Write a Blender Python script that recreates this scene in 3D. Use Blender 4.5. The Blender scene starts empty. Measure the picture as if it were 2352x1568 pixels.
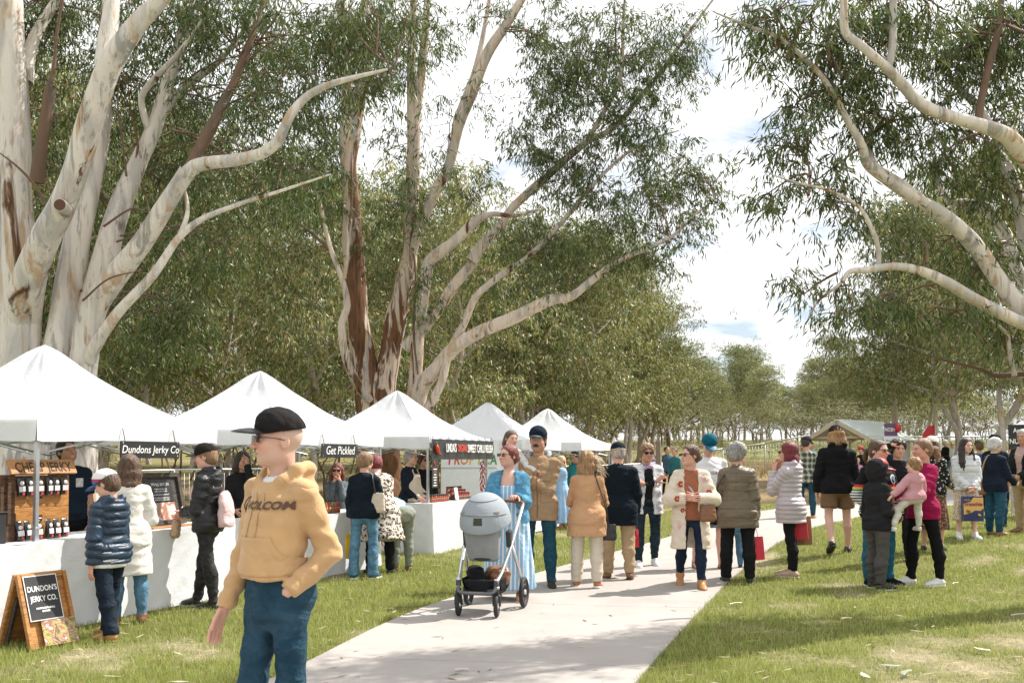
import bpy, bmesh, math, random
import numpy as np
from mathutils import Vector, Matrix

rng = np.random.default_rng(7)
random.seed(7)
SC = bpy.context.scene
COL = SC.collection
PI = math.pi
R = math.radians

# ---------------------------------------------------------------- camera
# the photograph is measured on a 2352 x 1568 copy: horizon row 1050, lens 35 mm
FPX, CX, HOR, CAMZ = 2287.0, 1176.0, 1050.0, 1.5
PITCH = R(2.0)
cam = bpy.data.cameras.new('camera')
cam_o = bpy.data.objects.new('camera', cam)
COL.objects.link(cam_o)
cam.lens = 35.0
cam.sensor_width = 36.0
cam.clip_start = 0.1
cam.clip_end = 3000.0
CROW = HOR - FPX * math.tan(PITCH)
cam.shift_y = (CROW - 784.0) / 2352.0
cam_o.location = (0, 0, CAMZ)
cam_o.rotation_euler = (PI / 2 + PITCH, 0, 0)
cam.dof.use_dof = True
cam.dof.focus_distance = 11.3
cam.dof.aperture_fstop = 8.0
SC.camera = cam_o

# ---------------------------------------------------------------- sky and sun
SUN_EL = R(50.0)
SUN_AZ = (0.86, 0.51)          # horizontal direction towards the sun (x, y)
world = bpy.data.worlds.new('World')
SC.world = world
world.use_nodes = True
wn = world.node_tree
for n in list(wn.nodes):
    wn.nodes.remove(n)
w_out = wn.nodes.new('ShaderNodeOutputWorld')
w_bg = wn.nodes.new('ShaderNodeBackground')
w_sky = wn.nodes.new('ShaderNodeTexSky')
w_sky.sky_type = 'NISHITA'
w_sky.sun_disc = False
w_sky.sun_elevation = SUN_EL
w_sky.sun_rotation = math.atan2(SUN_AZ[0], SUN_AZ[1])
w_sky.air_density = 1.0
w_sky.dust_density = 1.5
w_sky.ozone_density = 1.5
w_bg.inputs['Strength'].default_value = 0.086
# broken high cloud, the same all round the sky
w_tc = wn.nodes.new('ShaderNodeTexCoord')
w_sep = wn.nodes.new('ShaderNodeSeparateXYZ')
wn.links.new(w_tc.outputs['Generated'], w_sep.inputs[0])
w_z = wn.nodes.new('ShaderNodeMath'); w_z.operation = 'ADD'; w_z.inputs[1].default_value = 0.16
w_za = wn.nodes.new('ShaderNodeMath'); w_za.operation = 'ABSOLUTE'
wn.links.new(w_sep.outputs[2], w_za.inputs[0]); wn.links.new(w_za.outputs[0], w_z.inputs[0])
w_dx = wn.nodes.new('ShaderNodeMath'); w_dx.operation = 'DIVIDE'
w_dy = wn.nodes.new('ShaderNodeMath'); w_dy.operation = 'DIVIDE'
wn.links.new(w_sep.outputs[0], w_dx.inputs[0]); wn.links.new(w_z.outputs[0], w_dx.inputs[1])
wn.links.new(w_sep.outputs[1], w_dy.inputs[0]); wn.links.new(w_z.outputs[0], w_dy.inputs[1])
w_comb = wn.nodes.new('ShaderNodeCombineXYZ')
wn.links.new(w_dx.outputs[0], w_comb.inputs[0]); wn.links.new(w_dy.outputs[0], w_comb.inputs[1])
w_noise = wn.nodes.new('ShaderNodeTexNoise')
w_noise.inputs['Scale'].default_value = 1.9
w_noise.inputs['Detail'].default_value = 7.0
w_noise.inputs['Roughness'].default_value = 0.58
w_noise.inputs['Distortion'].default_value = 0.35
wn.links.new(w_comb.outputs[0], w_noise.inputs['Vector'])
w_ramp = wn.nodes.new('ShaderNodeValToRGB')
w_ramp.color_ramp.elements[0].position = 0.33
w_ramp.color_ramp.elements[0].color = (0.10, 0.10, 0.10, 1)
w_ramp.color_ramp.elements[1].position = 0.47
w_ramp.color_ramp.elements[1].color = (1, 1, 1, 1)
wn.links.new(w_noise.outputs['Fac'], w_ramp.inputs[0])
w_mix = wn.nodes.new('ShaderNodeMix'); w_mix.data_type = 'RGBA'
wn.links.new(w_ramp.outputs[0], w_mix.inputs[0])
wn.links.new(w_sky.outputs[0], w_mix.inputs[6])
w_mix.inputs[7].default_value = (10.2, 10.3, 10.4, 1)      # sunlit cloud, in the sky texture's units
wn.links.new(w_mix.outputs[2], w_bg.inputs['Color'])
wn.links.new(w_bg.outputs[0], w_out.inputs[0])

sun = bpy.data.lights.new('sun', 'SUN')
sun.energy = 5.0
sun.angle = R(0.55)
sun.color = (1.0, 0.95, 0.87)
sun_o = bpy.data.objects.new('sun', sun)
COL.objects.link(sun_o)
_d = Vector((SUN_AZ[0] * math.cos(SUN_EL), SUN_AZ[1] * math.cos(SUN_EL), math.sin(SUN_EL)))
sun_o.rotation_euler = _d.to_track_quat('Z', 'Y').to_euler()
sun_o.location = (20, 20, 30)

SC.view_settings.view_transform = 'Standard'
SC.view_settings.look = 'None'
SC.view_settings.exposure = 0.68
SC.view_settings.gamma = 1.0
SC.view_settings.use_curve_mapping = False
SC.render.engine = 'CYCLES'
SC.cycles.max_bounces = 5
SC.cycles.diffuse_bounces = 3
SC.cycles.transmission_bounces = 3
SC.cycles.transparent_max_bounces = 6
SC.cycles.use_denoising = True

# ---------------------------------------------------------------- measuring helpers
def ss(t):
    t = np.clip(t, 0, 1)
    return t * t * (3 - 2 * t)

def gz(x, y):
    """height of the ground at (x, y)"""
    x = np.asarray(x, float); y = np.asarray(y, float)
    z = 0.22 * ss((y - 11.5) / 4.5) * ss((x - 2.0) / 3.5)
    z = z + 0.85 * ss((y - 26) / 40.0)
    z = z + 2.2 * ss((y - 62) / 40.0)
    z = z + 0.012 * np.sin(x * 1.3 + 0.7 * np.sin(y * .9)) * np.sin(y * 1.1 + .4)
    return z

def ray(px, py):
    u = (px - CX) / FPX
    v = (CROW - py) / FPX
    c, s = math.cos(PITCH), math.sin(PITCH)
    return np.array([u, c - s * v, s + c * v])

def wp(px, py, Y):
    """the point at depth Y seen at a measured place"""
    d = ray(px, py)
    return np.array([0, 0, CAMZ]) + d * (Y / d[1])

def gp(px, py):
    """the ground point seen at a measured place"""
    d = ray(px, py)
    Y = 10.0
    for _ in range(40):
        x = d[0] / d[1] * Y
        Y = 0.5 * Y + 0.5 * (float(gz(x, Y)) - CAMZ) * d[1] / d[2]
    return np.array([d[0] / d[1] * Y, Y, float(gz(d[0] / d[1] * Y, Y))])

# ---------------------------------------------------------------- objects
def link(name, me, mat=None, parent=None, loc=None, rz=None):
    o = bpy.data.objects.new(name, me)
    COL.objects.link(o)
    if mat is not None and me is not None and not me.materials:
        for m in (mat if isinstance(mat, (list, tuple)) else [mat]):
            me.materials.append(m)
    if parent is not None:
        o.parent = parent
    if loc is not None:
        o.location = loc
    if rz is not None:
        o.rotation_euler = (0, 0, rz)
    return o

def tag(o, label=None, cat=None, group=None, kind=None):
    if label: o['label'] = label
    if cat: o['category'] = cat
    if group: o['group'] = group
    if kind: o['kind'] = kind
    return o

def empty(name, loc=(0, 0, 0), rz=0.0, **k):
    o = bpy.data.objects.new(name, None)
    COL.objects.link(o)
    o.location = loc
    o.rotation_euler = (0, 0, rz)
    o.empty_display_size = 0.1
    return tag(o, **k)

def copy_tree(o, parent=None):
    c = o.copy()
    COL.objects.link(c)
    c.parent = parent
    for ch in list(o.children):
        copy_tree(ch, c)
    return c

def mesh_np(name, v, faces, smooth=True, col=None, midx=None):
    """v (n,3); faces (m,3|4) int array"""
    me = bpy.data.meshes.new(name)
    v = np.ascontiguousarray(v, np.float32)
    f = np.ascontiguousarray(faces, np.int32)
    m, k = f.shape
    me.vertices.add(len(v)); me.vertices.foreach_set('co', v.ravel())
    me.loops.add(m * k); me.loops.foreach_set('vertex_index', f.ravel())
    me.polygons.add(m); me.polygons.foreach_set('loop_start', np.arange(0, m * k, k, dtype=np.int32))
    me.polygons.foreach_set('use_smooth', np.full(m, bool(smooth)))
    if midx is not None:
        me.polygons.foreach_set('material_index', np.ascontiguousarray(midx, np.int32))
    me.update(calc_edges=True)
    if col is not None:
        a = me.color_attributes.new('Col', 'FLOAT_COLOR', 'POINT')
        c4 = np.ones((len(v), 4), np.float32); c4[:, :3] = col
        a.data.foreach_set('color', c4.ravel())
    return me

class MB:
    """collects simple solids into one mesh"""
    def __init__(s):
        s.v = []; s.f = []; s.n = 0; s.sm = []
    def add(s, vs, fs, smooth=False):
        s.v += [tuple(map(float, p)) for p in vs]
        s.f += [tuple(i + s.n for i in f) for f in fs]
        s.sm += [smooth] * len(fs)
        s.n += len(vs)
        return s
    def box(s, c, size, M=None):
        hx, hy, hz = size[0] / 2, size[1] / 2, size[2] / 2
        vs = [np.array([x, y, z]) for z in (-hz, hz) for y in (-hy, hy) for x in (-hx, hx)]
        if M is not None:
            vs = [M @ p for p in vs]
        vs = [p + np.asarray(c, float) for p in vs]
        return s.add(vs, [(0, 2, 3, 1), (4, 5, 7, 6), (0, 1, 5, 4), (2, 6, 7, 3), (0, 4, 6, 2), (1, 3, 7, 5)])
    def tube(s, pts, rad, n=8, cap=True, smooth=True, flat=None):
        pts = [np.asarray(p, float) for p in pts]
        m = len(pts)
        rad = [rad] * m if np.isscalar(rad) else rad
        vs = []
        up = None
        for i in range(m):
            t = pts[min(i + 1, m - 1)] - pts[max(i - 1, 0)]
            t = t / (np.linalg.norm(t) + 1e-9)
            if up is None:
                a = np.array([0, 0, 1.0]) if abs(t[2]) < .9 else np.array([1.0, 0, 0])
                up = np.cross(np.cross(t, a), t)
            up = up - t * np.dot(up, t); up = up / (np.linalg.norm(up) + 1e-9)
            sd = np.cross(t, up)
            for k in range(n):
                an = 2 * PI * k / n
                w = rad[i] if flat is None else rad[i] * flat
                vs.append(pts[i] + rad[i] * math.cos(an) * up + w * math.sin(an) * sd)
        fs = []
        for i in range(m - 1):
            for k in range(n):
                a, b = i * n + k, i * n + (k + 1) % n
                fs.append((a, b, b + n, a + n))
        if cap:
            fs.append(tuple(range(n - 1, -1, -1)))
            fs.append(tuple((m - 1) * n + k for k in range(n)))
        return s.add(vs, fs, smooth)
    def lathe(s, prof, c=(0, 0, 0), n=16, M=None, smooth=True):
        vs = []
        for r, z in prof:
            for k in range(n):
                a = 2 * PI * k / n
                p = np.array([r * math.cos(a), r * math.sin(a), z])
                vs.append((M @ p if M is not None else p) + np.asarray(c, float))
        fs = []
        for i in range(len(prof) - 1):
            for k in range(n):
                a, b = i * n + k, i * n + (k + 1) % n
                fs.append((a, b, b + n, a + n))
        fs.append(tuple(range(n - 1, -1, -1)))
        fs.append(tuple((len(prof) - 1) * n + k for k in range(n)))
        return s.add(vs, fs, smooth)
    def quad(s, a, b, c, d):
        return s.add([a, b, c, d], [(0, 1, 2, 3)])
    def build(s, name, mat=None, parent=None, loc=None, rz=None, bevel=0.0):
        me = bpy.data.meshes.new(name)
        me.from_pydata(s.v, [], s.f)
        me.polygons.foreach_set('use_smooth', s.sm)
        me.update()
        o = link(name, me, mat, parent, loc, rz)
        if bevel:
            b = o.modifiers.new('bevel', 'BEVEL'); b.width = bevel; b.segments = 2; b.limit_method = 'ANGLE'
        return o

def rotz(a):
    c, s = math.cos(a), math.sin(a)
    return np.array([[c, -s, 0], [s, c, 0], [0, 0, 1.0]])
def rotx(a):
    c, s = math.cos(a), math.sin(a)
    return np.array([[1.0, 0, 0], [0, c, -s], [0, s, c]])
def roty(a):
    c, s = math.cos(a), math.sin(a)
    return np.array([[c, 0, s], [0, 1.0, 0], [-s, 0, c]])

def text_mesh(body, size, depth=0.001, shear=0.0, align='CENTER', space=1.0, bold=0.0, sx=1.0):
    cu = bpy.data.curves.new('lettering', 'FONT')
    cu.body = body; cu.size = size; cu.extrude = depth; cu.shear = shear
    cu.align_x = align; cu.align_y = 'CENTER'; cu.space_character = space; cu.offset = bold
    cu.resolution_u = 3
    o = bpy.data.objects.new('lettering', cu)
    COL.objects.link(o)
    dg = bpy.context.evaluated_depsgraph_get()
    me = bpy.data.meshes.new_from_object(o.evaluated_get(dg))
    bpy.data.objects.remove(o)
    bpy.data.curves.remove(cu)
    if sx != 1.0:
        for v in me.vertices: v.co.x *= sx
    return me

def text(name, body, size, mat, parent, loc, rot=(PI / 2, 0, 0), **k):
    me = text_mesh(body, size, **k)
    me.materials.clear(); me.materials.append(mat)
    o = bpy.data.objects.new(name, me)
    COL.objects.link(o)
    o.parent = parent; o.location = loc; o.rotation_euler = rot
    return o

# ---------------------------------------------------------------- materials
class NT:
    def __init__(s, name):
        s.m = bpy.data.materials.new(name); s.m.use_nodes = True
        s.t = s.m.node_tree
        s.b = s.t.nodes['Principled BSDF']
        s.out = s.t.nodes['Material Output']
    def n(s, typ, **kw):
        nd = s.t.nodes.new('ShaderNode' + typ)
        for k, v in kw.items():
            if k in ('operation', 'data_type', 'blend_type', 'noise_dimensions', 'wave_type', 'bands_direction', 'feature', 'distance', 'attribute_name', 'wave_profile', 'clamp_factor'):
                setattr(nd, k, v)
            else:
                nd.inputs[k.replace('_', ' ')].default_value = v
        return nd
    def l(s, a, b):
        s.t.links.new(a, b)
    def coord(s, kind='Object', scale=None):
        tc = s.n('TexCoord')
        if scale is None:
            return tc.outputs[kind]
        mp = s.n('Mapping')
        mp.inputs['Scale'].default_value = scale
        s.l(tc.outputs[kind], mp.inputs[0])
        return mp.outputs[0]
    def noise(s, vec, scale, detail=3.0, rough=0.55, dist=0.0):
        nd = s.n('TexNoise', Scale=scale, Detail=detail, Roughness=rough, Distortion=dist)
        s.l(vec, nd.inputs['Vector'])
        return nd.outputs['Fac']
    def ramp(s, fac, stops):
        r = s.n('ValToRGB')
        e = r.color_ramp.elements
        while len(e) < len(stops): e.new(0.5)
        for i, (p, c) in enumerate(stops):
            e[i].position = p
            e[i].color = (*c, 1) if not np.isscalar(c) else (c, c, c, 1)
        s.l(fac, r.inputs[0])
        return r.outputs[0]
    def mix(s, fac, a, b, blend='MIX'):
        m = s.n('Mix', data_type='RGBA', blend_type=blend)
        for sock, v in ((0, fac), (6, a), (7, b)):
            if isinstance(v, bpy.types.NodeSocket): s.l(v, m.inputs[sock])
            elif np.isscalar(v): m.inputs[sock].default_value = v if sock == 0 else (v, v, v, 1)
            else: m.inputs[sock].default_value = (*v, 1)
        return m.outputs[2]
    def math(s, op, a, b=None, c=None):
        m = s.n('Math', operation=op)
        for i, v in enumerate((a, b, c)):
            if v is None: continue
            if isinstance(v, bpy.types.NodeSocket): s.l(v, m.inputs[i])
            else: m.inputs[i].default_value = v
        return m.outputs[0]
    def sep(s, vec):
        x = s.n('SeparateXYZ'); s.l(vec, x.inputs[0]); return x.outputs
    def folds(s, scale):
        """creased cloth: two sizes of sharp-edged folds"""
        a = s.math('ABSOLUTE', s.math('SUBTRACT', s.noise(s.coord('Object', (1, 1, 1.35)), scale * .7, 1.0, .4, 1.4), .5))
        b = s.math('ABSOLUTE', s.math('SUBTRACT', s.noise(s.coord('Object', (1.2, 1, .8)), scale * 2.0, 1.0, .5, 1.0), .5))
        return s.math('ADD', s.math('POWER', s.math('MULTIPLY', a, 2.0), .85), s.math('MULTIPLY', s.math('POWER', s.math('MULTIPLY', b, 2.0), .9), .16))
    def bump(s, h, strength=0.3, dist=0.01):
        b = s.n('Bump', Strength=strength, Distance=dist)
        s.l(h, b.inputs['Height']); s.l(b.outputs[0], s.b.inputs['Normal'])
    def set(s, **kw):
        for k, v in kw.items():
            k = k.replace('_', ' ')
            if isinstance(v, bpy.types.NodeSocket): s.l(v, s.b.inputs[k])
            elif not np.isscalar(v): s.b.inputs[k].default_value = (*v, 1)
            else: s.b.inputs[k].default_value = v
        return s

_mats = {}
def fabric(name, col, rough=0.9, var=0.25, fold=0.35, foldscale=9.0, weave=0.12, sheen=0.0, spec=0.15):
    """woven cloth: slight colour wear, soft folds, fine weave"""
    if name in _mats: return _mats[name]
    t = NT(name)
    oc = t.coord('Object')
    n1 = t.noise(oc, 5.0, 4.0)
    n2 = t.noise(oc, 60.0, 2.0)
    c = t.mix(t.ramp(n1, [(.3, 0.0), (.7, 1.0)]), tuple(x * (1 - var) for x in col), tuple(min(1, x * (1 + var * .6)) for x in col))
    c = t.mix(t.math('MULTIPLY', n2, .25), c, tuple(x * .7 for x in col))
    t.set(Base_Color=c, Roughness=rough, Sheen_Weight=sheen, Specular_IOR_Level=spec)
    t.bump(t.math('ADD', t.folds(foldscale), t.math('MULTIPLY', t.noise(oc, 170.0, 1.0), weave)), min(1.0, fold * .95), 0.03)
    _mats[name] = t.m
    return t.m

def plain(name, col, rough=0.5, metal=0.0, spec=0.5, var=0.12, vscale=14.0, bump=0.0, bscale=60.0, coat=0.0):
    if name in _mats: return _mats[name]
    t = NT(name)
    oc = t.coord('Object')
    n1 = t.noise(oc, vscale, 4.0)
    c = t.mix(n1, tuple(x * (1 - var) for x in col), tuple(min(1, x * (1 + var)) for x in col))
    t.set(Base_Color=c, Metallic=metal, Specular_IOR_Level=spec, Coat_Weight=coat)
    t.set(Roughness=t.math('ADD', t.math('MULTIPLY', n1, .2), rough - .1))
    if bump:
        t.bump(t.noise(oc, bscale, 3.0), bump, 0.01)
    _mats[name] = t.m
    return t.m

# ---------------------------------------------------------------- solids from distance fields
def _nrm(a):
    a = np.asarray(a, float)
    return a / (np.linalg.norm(a) + 1e-12)

class Field:
    """union / cut of rounded shapes on a regular grid, skinned with surface nets"""
    def __init__(s):
        s.ops = []
    def cone(s, a, b, ra, rb, k=.015, op='u', flat0=False, flat1=False, sq=None):
        s.ops.append(('cone', op, k, (np.asarray(a, float), np.asarray(b, float), ra, rb, flat0, flat1, sq))); return s
    def chain(s, pts, rs, k=.015, op='u', flat1=False):
        for i in range(len(pts) - 1):
            s.cone(pts[i], pts[i + 1], rs[i], rs[i + 1], k, op, False, flat1 and i == len(pts) - 2)
        return s
    def ell(s, c, r, M=None, k=.012, op='u'):
        s.ops.append(('ell', op, k, (np.asarray(c, float), np.asarray(r, float), np.eye(3) if M is None else M))); return s
    def loft(s, O, M, prof, k=.02, op='u', pleat=None, n=2.0):
        """M columns: right, back(+y), up. prof rows: (t, half width, half depth, shift y)"""
        s.ops.append(('loft', op, k, (np.asarray(O, float), M, np.array(prof, float), pleat, n))); return s
    def half(s, p, nrm, k=.004):
        """keep the side against the normal"""
        s.ops.append(('half', 'i', k, (np.asarray(p, float), _nrm(nrm)))); return s
    def box(s, c, h, M=None, k=.01, op='u', r=0.01):
        s.ops.append(('box', op, k, (np.asarray(c, float), np.asarray(h, float), np.eye(3) if M is None else M, r))); return s
    def slot(s, O, M, prof, y0, k=.008, op='s'):
        """cut a front opening: prof rows (t, x centre, half width); y (back axis) < y0"""
        s.ops.append(('slot', op, k, (np.asarray(O, float), M, np.array(prof, float), y0))); return s
    def bbox(s, o):
        typ, op, k, a = o
        if typ == 'cone':
            r = max(a[2], a[3]) + k
            return np.minimum(a[0], a[1]) - r, np.maximum(a[0], a[1]) + r
        if typ == 'ell':
            e = np.sqrt((a[2] ** 2) @ (a[1] ** 2)) + k
            return a[0] - e, a[0] + e
        if typ == 'box':
            e = np.abs(a[2]) @ a[1] + a[3] + k
            return a[0] - e, a[0] + e
        if typ == 'loft':
            O, M, p = a[0], a[1], a[2]
            g = 1.0 + (a[3][1] if a[3] else 0)
            lo = np.full(3, 1e9); hi = -lo
            for t, w, d, sh in p:
                for sx in (-1, 1):
                    for sy in (-1, 1):
                        q = O + M @ np.array([sx * (w * g + k), sh + sy * (d * g + k), t])
                        lo = np.minimum(lo, q - .01); hi = np.maximum(hi, q + .01)
            return lo, hi
        return None
    def mesh(s, h):
        lo = np.full(3, 1e9); hi = -lo
        for o in s.ops:
            if o[1] == 'u':
                a, b = s.bbox(o); lo = np.minimum(lo, a); hi = np.maximum(hi, b)
        lo = lo - 2.5 * h; hi = hi + 2.5 * h
        n = np.ceil((hi - lo) / h).astype(int) + 1
        ax = [lo[i] + h * np.arange(n[i]) for i in range(3)]
        F = np.full(n, 0.4, np.float32)
        for o in s.ops:
            typ, op, k, a = o
            bb = s.bbox(o)
            if bb is None:
                sl = (slice(0, n[0]), slice(0, n[1]), slice(0, n[2]))
            else:
                i0 = np.clip(np.floor((bb[0] - lo) / h).astype(int) - 2, 0, n)
                i1 = np.clip(np.ceil((bb[1] - lo) / h).astype(int) + 3, 0, n)
                if np.any(i1 <= i0): continue
                sl = tuple(slice(i0[i], i1[i]) for i in range(3))
            x = ax[0][sl[0]][:, None, None]; y = ax[1][sl[1]][None, :, None]; z = ax[2][sl[2]][None, None, :]
            if typ == 'cone':
                A, B, ra, rb, f0, f1, sq = a
                ba = B - A; L2 = max(ba @ ba, 1e-9)
                px, py, pz = x - A[0], y - A[1], z - A[2]
                tr = (px * ba[0] + py * ba[1] + pz * ba[2]) / L2
                t = np.clip(tr, 0, 1)
                if f0 or f1:
                    tt = np.clip(tr, -9 if f0 else 0, 9 if f1 else 1)
                else:
                    tt = t
                qx, qy, qz = px - tt * ba[0], py - tt * ba[1], pz - tt * ba[2]
                if sq is not None:           # squash along a direction
                    w, f = sq
                    dt = (qx * w[0] + qy * w[1] + qz * w[2]) * (1 / f - 1)
                    qx, qy, qz = qx + dt * w[0], qy + dt * w[1], qz + dt * w[2]
                d = np.sqrt(qx * qx + qy * qy + qz * qz) - (ra + (rb - ra) * t)
                if sq is not None: d = d * min(1, sq[1])
                L = math.sqrt(L2)
                if f1: d = np.maximum(d, (tr - 1) * L)
                if f0: d = np.maximum(d, -tr * L)
            elif typ == 'ell':
                C, r, M = a
                px, py, pz = x - C[0], y - C[1], z - C[2]
                q = [(px * M[0, i] + py * M[1, i] + pz * M[2, i]) / r[i] for i in range(3)]
                k0 = np.sqrt(q[0] ** 2 + q[1] ** 2 + q[2] ** 2) + 1e-9
                k1 = np.sqrt((q[0] / r[0]) ** 2 + (q[1] / r[1]) ** 2 + (q[2] / r[2]) ** 2) + 1e-9
                d = k0 * (k0 - 1) / k1
            elif typ == 'box':
                C, hh, M, r = a
                px, py, pz = x - C[0], y - C[1], z - C[2]
                q = [np.abs(px * M[0, i] + py * M[1, i] + pz * M[2, i]) - (hh[i] - r) for i in range(3)]
                out = np.sqrt(sum(np.maximum(e, 0) ** 2 for e in q))
                d = out + np.minimum(np.maximum(np.maximum(q[0], q[1]), q[2]), 0) - r
            elif typ in ('loft', 'slot'):
                O, M = a[0], a[1]; p = a[2]
                px, py, pz = x - O[0], y - O[1], z - O[2]
                lx = px * M[0, 0] + py * M[1, 0] + pz * M[2, 0]
                ly = px * M[0, 1] + py * M[1, 1] + pz * M[2, 1]
                lz = px * M[0, 2] + py * M[1, 2] + pz * M[2, 2]
                if typ == 'slot':
                    xc = np.interp(lz, p[:, 0], p[:, 1]); w = np.interp(lz, p[:, 0], p[:, 2])
                    d = np.maximum(np.maximum(np.abs(lx - xc) - w, ly - a[3]), np.maximum(lz - p[-1, 0], p[0, 0] - lz))
                else:
                    A = np.interp(lz, p[:, 0], p[:, 1]); B = np.interp(lz, p[:, 0], p[:, 2]); S = np.interp(lz, p[:, 0], p[:, 3])
                    yy = ly - S
                    if a[3]:
                        pn, pa, t0, t1 = a[3][:4]
                        th = np.arctan2(yy / B, lx / A)
                        g = 1 + pa * np.clip((lz - t0) / (t1 - t0), 0, 1) * np.sin(pn * th + 1.3 * np.sin(2 * th) + 2 * np.sin(3.1 * lz))
                        A = A * g; B = B * g
                    if a[4] == 2.0:
                        rr = np.sqrt((lx / A) ** 2 + (yy / B) ** 2)
                    else:
                        e = a[4]
                        rr = (np.abs(lx / A) ** e + np.abs(yy / B) ** e) ** (1 / e)
                    d = (rr - 1) * np.minimum(A, B)
                    d = np.maximum(d, np.maximum(lz - p[-1, 0], p[0, 0] - lz))
            elif typ == 'half':
                P, N = a
                d = (x - P[0]) * N[0] + (y - P[1]) * N[1] + (z - P[2]) * N[2]
            G = F[sl]
            d = np.broadcast_to(d, G.shape)
            if op == 'u':
                hh = np.clip(.5 + .5 * (G - d) / k, 0, 1)
                F[sl] = G + (d - G) * hh - k * hh * (1 - hh)
            else:
                if op == 's': d = -d
                hh = np.clip(.5 - .5 * (G - d) / k, 0, 1)
                F[sl] = G + (d - G) * hh + k * hh * (1 - hh)
        F[0] = F[-1] = 0.4; F[:, 0] = F[:, -1] = 0.4; F[:, :, 0] = F[:, :, -1] = 0.4
        return surface_nets(F, lo, h)

_CO = np.array([[i, j, k] for i in (0, 1) for j in (0, 1) for k in (0, 1)])
_ED = [(a, b) for a in range(8) for b in range(a + 1, 8) if np.abs(_CO[a] - _CO[b]).sum() == 1]
def surface_nets(F, lo, h):
    S = F < 0
    cnt = np.zeros(np.array(F.shape) - 1, np.int8)
    nx, ny, nz = cnt.shape
    for i, j, k in _CO:
        cnt += S[i:i + nx, j:j + ny, k:k + nz]
    act = (cnt > 0) & (cnt < 8)
    idx = np.argwhere(act)
    if len(idx) == 0:
        return np.zeros((3, 3)), np.array([[0, 1, 2, 2]])
    ids = np.full(cnt.shape, -1, np.int32); ids[act] = np.arange(len(idx))
    vals = np.stack([F[idx[:, 0] + c[0], idx[:, 1] + c[1], idx[:, 2] + c[2]] for c in _CO], 1)
    acc = np.zeros((len(idx), 3)); n = np.zeros(len(idx))
    for a, b in _ED:
        va, vb = vals[:, a], vals[:, b]
        m = (va < 0) != (vb < 0)
        t = np.where(m, va / np.where(m, va - vb, 1), 0)
        acc += np.where(m[:, None], _CO[a] + t[:, None] * (_CO[b] - _CO[a]), 0); n += m
    v = lo + h * (idx + acc / n[:, None])
    qs = []
    for ax in range(3):
        u, w = (ax + 1) % 3, (ax + 2) % 3
        s0 = [slice(None)] * 3; s1 = [slice(None)] * 3
        s0[ax] = slice(0, -1); s1[ax] = slice(1, None)
        A, B = S[tuple(s0)], S[tuple(s1)]
        e = np.argwhere(A != B)
        e = e[(e[:, u] > 0) & (e[:, w] > 0) & (e[:, u] < cnt.shape[u]) & (e[:, w] < cnt.shape[w])]
        if len(e) == 0: continue
        ins = A[e[:, 0], e[:, 1], e[:, 2]]
        def cell(du, dw):
            c = e.copy(); c[:, u] -= du; c[:, w] -= dw
            return ids[c[:, 0], c[:, 1], c[:, 2]]
        q = np.stack([cell(1, 1), cell(0, 1), cell(0, 0), cell(1, 0)], 1)
        q[~ins] = q[~ins][:, ::-1]
        qs.append(q)
    return v, np.concatenate(qs)

def vnormals(v, q):
    a = v[q[:, 2]] - v[q[:, 0]]; b = v[q[:, 3]] - v[q[:, 1]]
    fn = np.cross(a, b)
    n = np.zeros_like(v)
    for i in range(q.shape[1]):
        for c in range(3):
            n[:, c] += np.bincount(q[:, i], fn[:, c], len(v))
    return n / (np.linalg.norm(n, axis=1)[:, None] + 1e-12)

def wrinkle(p, f=(14, 14, 22), seed=0.0):
    """folded-cloth noise, about -1..1"""
    x, y, z = p[:, 0] * f[0] + seed, p[:, 1] * f[1] - seed * .7, p[:, 2] * f[2] + seed * 1.3
    a = np.sin(x + 1.6 * np.sin(.7 * z + y) + .8 * z)
    b = np.sin(1.7 * z + 1.9 * np.sin(.6 * x - .5 * y) + .4 * y)
    c = np.sin(1.3 * y - 1.1 * z + 1.5 * np.sin(.9 * x + .4 * z))
    r = a * b + .5 * np.sin(2.3 * z + 2 * a) * c
    r = np.clip(r, -1.2, 1.2)
    return np.sign(r) * np.abs(r) ** 1.4

# ---------------------------------------------------------------- people
def skin_material():
    t = NT('skin')
    a = t.n('Attribute'); a.attribute_name = 'Col'
    oc = t.coord('Object')
    n = t.noise(oc, 30.0, 4.0)
    c = t.mix(t.math('MULTIPLY', n, .35), a.outputs['Color'], (.42, .13, .09), 'MIX')
    c = t.mix(.82, c, a.outputs['Color'])
    t.set(Base_Color=c, Roughness=.48, Specular_IOR_Level=.4, Subsurface_Weight=.12, Subsurface_Scale=.012)
    t.b.inputs['Subsurface Radius'].default_value = (1.0, .35, .2)
    t.bump(t.noise(oc, 260.0, 2.0), .12, .002)
    return t.m
SKIN = skin_material()

def hair_mat(name, c0, c1):
    if name in _mats: return _mats[name]
    t = NT(name)
    n = t.noise(t.coord('Object', (1, 1, .09)), 130.0, 3.0, .6)
    n2 = t.noise(t.coord('Object'), 9.0, 2.0)
    c = t.mix(t.ramp(t.math('ADD', t.math('MULTIPLY', n, .75), t.math('MULTIPLY', n2, .25)), [(.36, 0.0), (.64, 1.0)]), c0, c1)
    t.set(Base_Color=c, Roughness=.42, Specular_IOR_Level=.45, Sheen_Weight=.1)
    t.bump(n, .9, .012)
    _mats[name] = t.m
    return t.m

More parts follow.
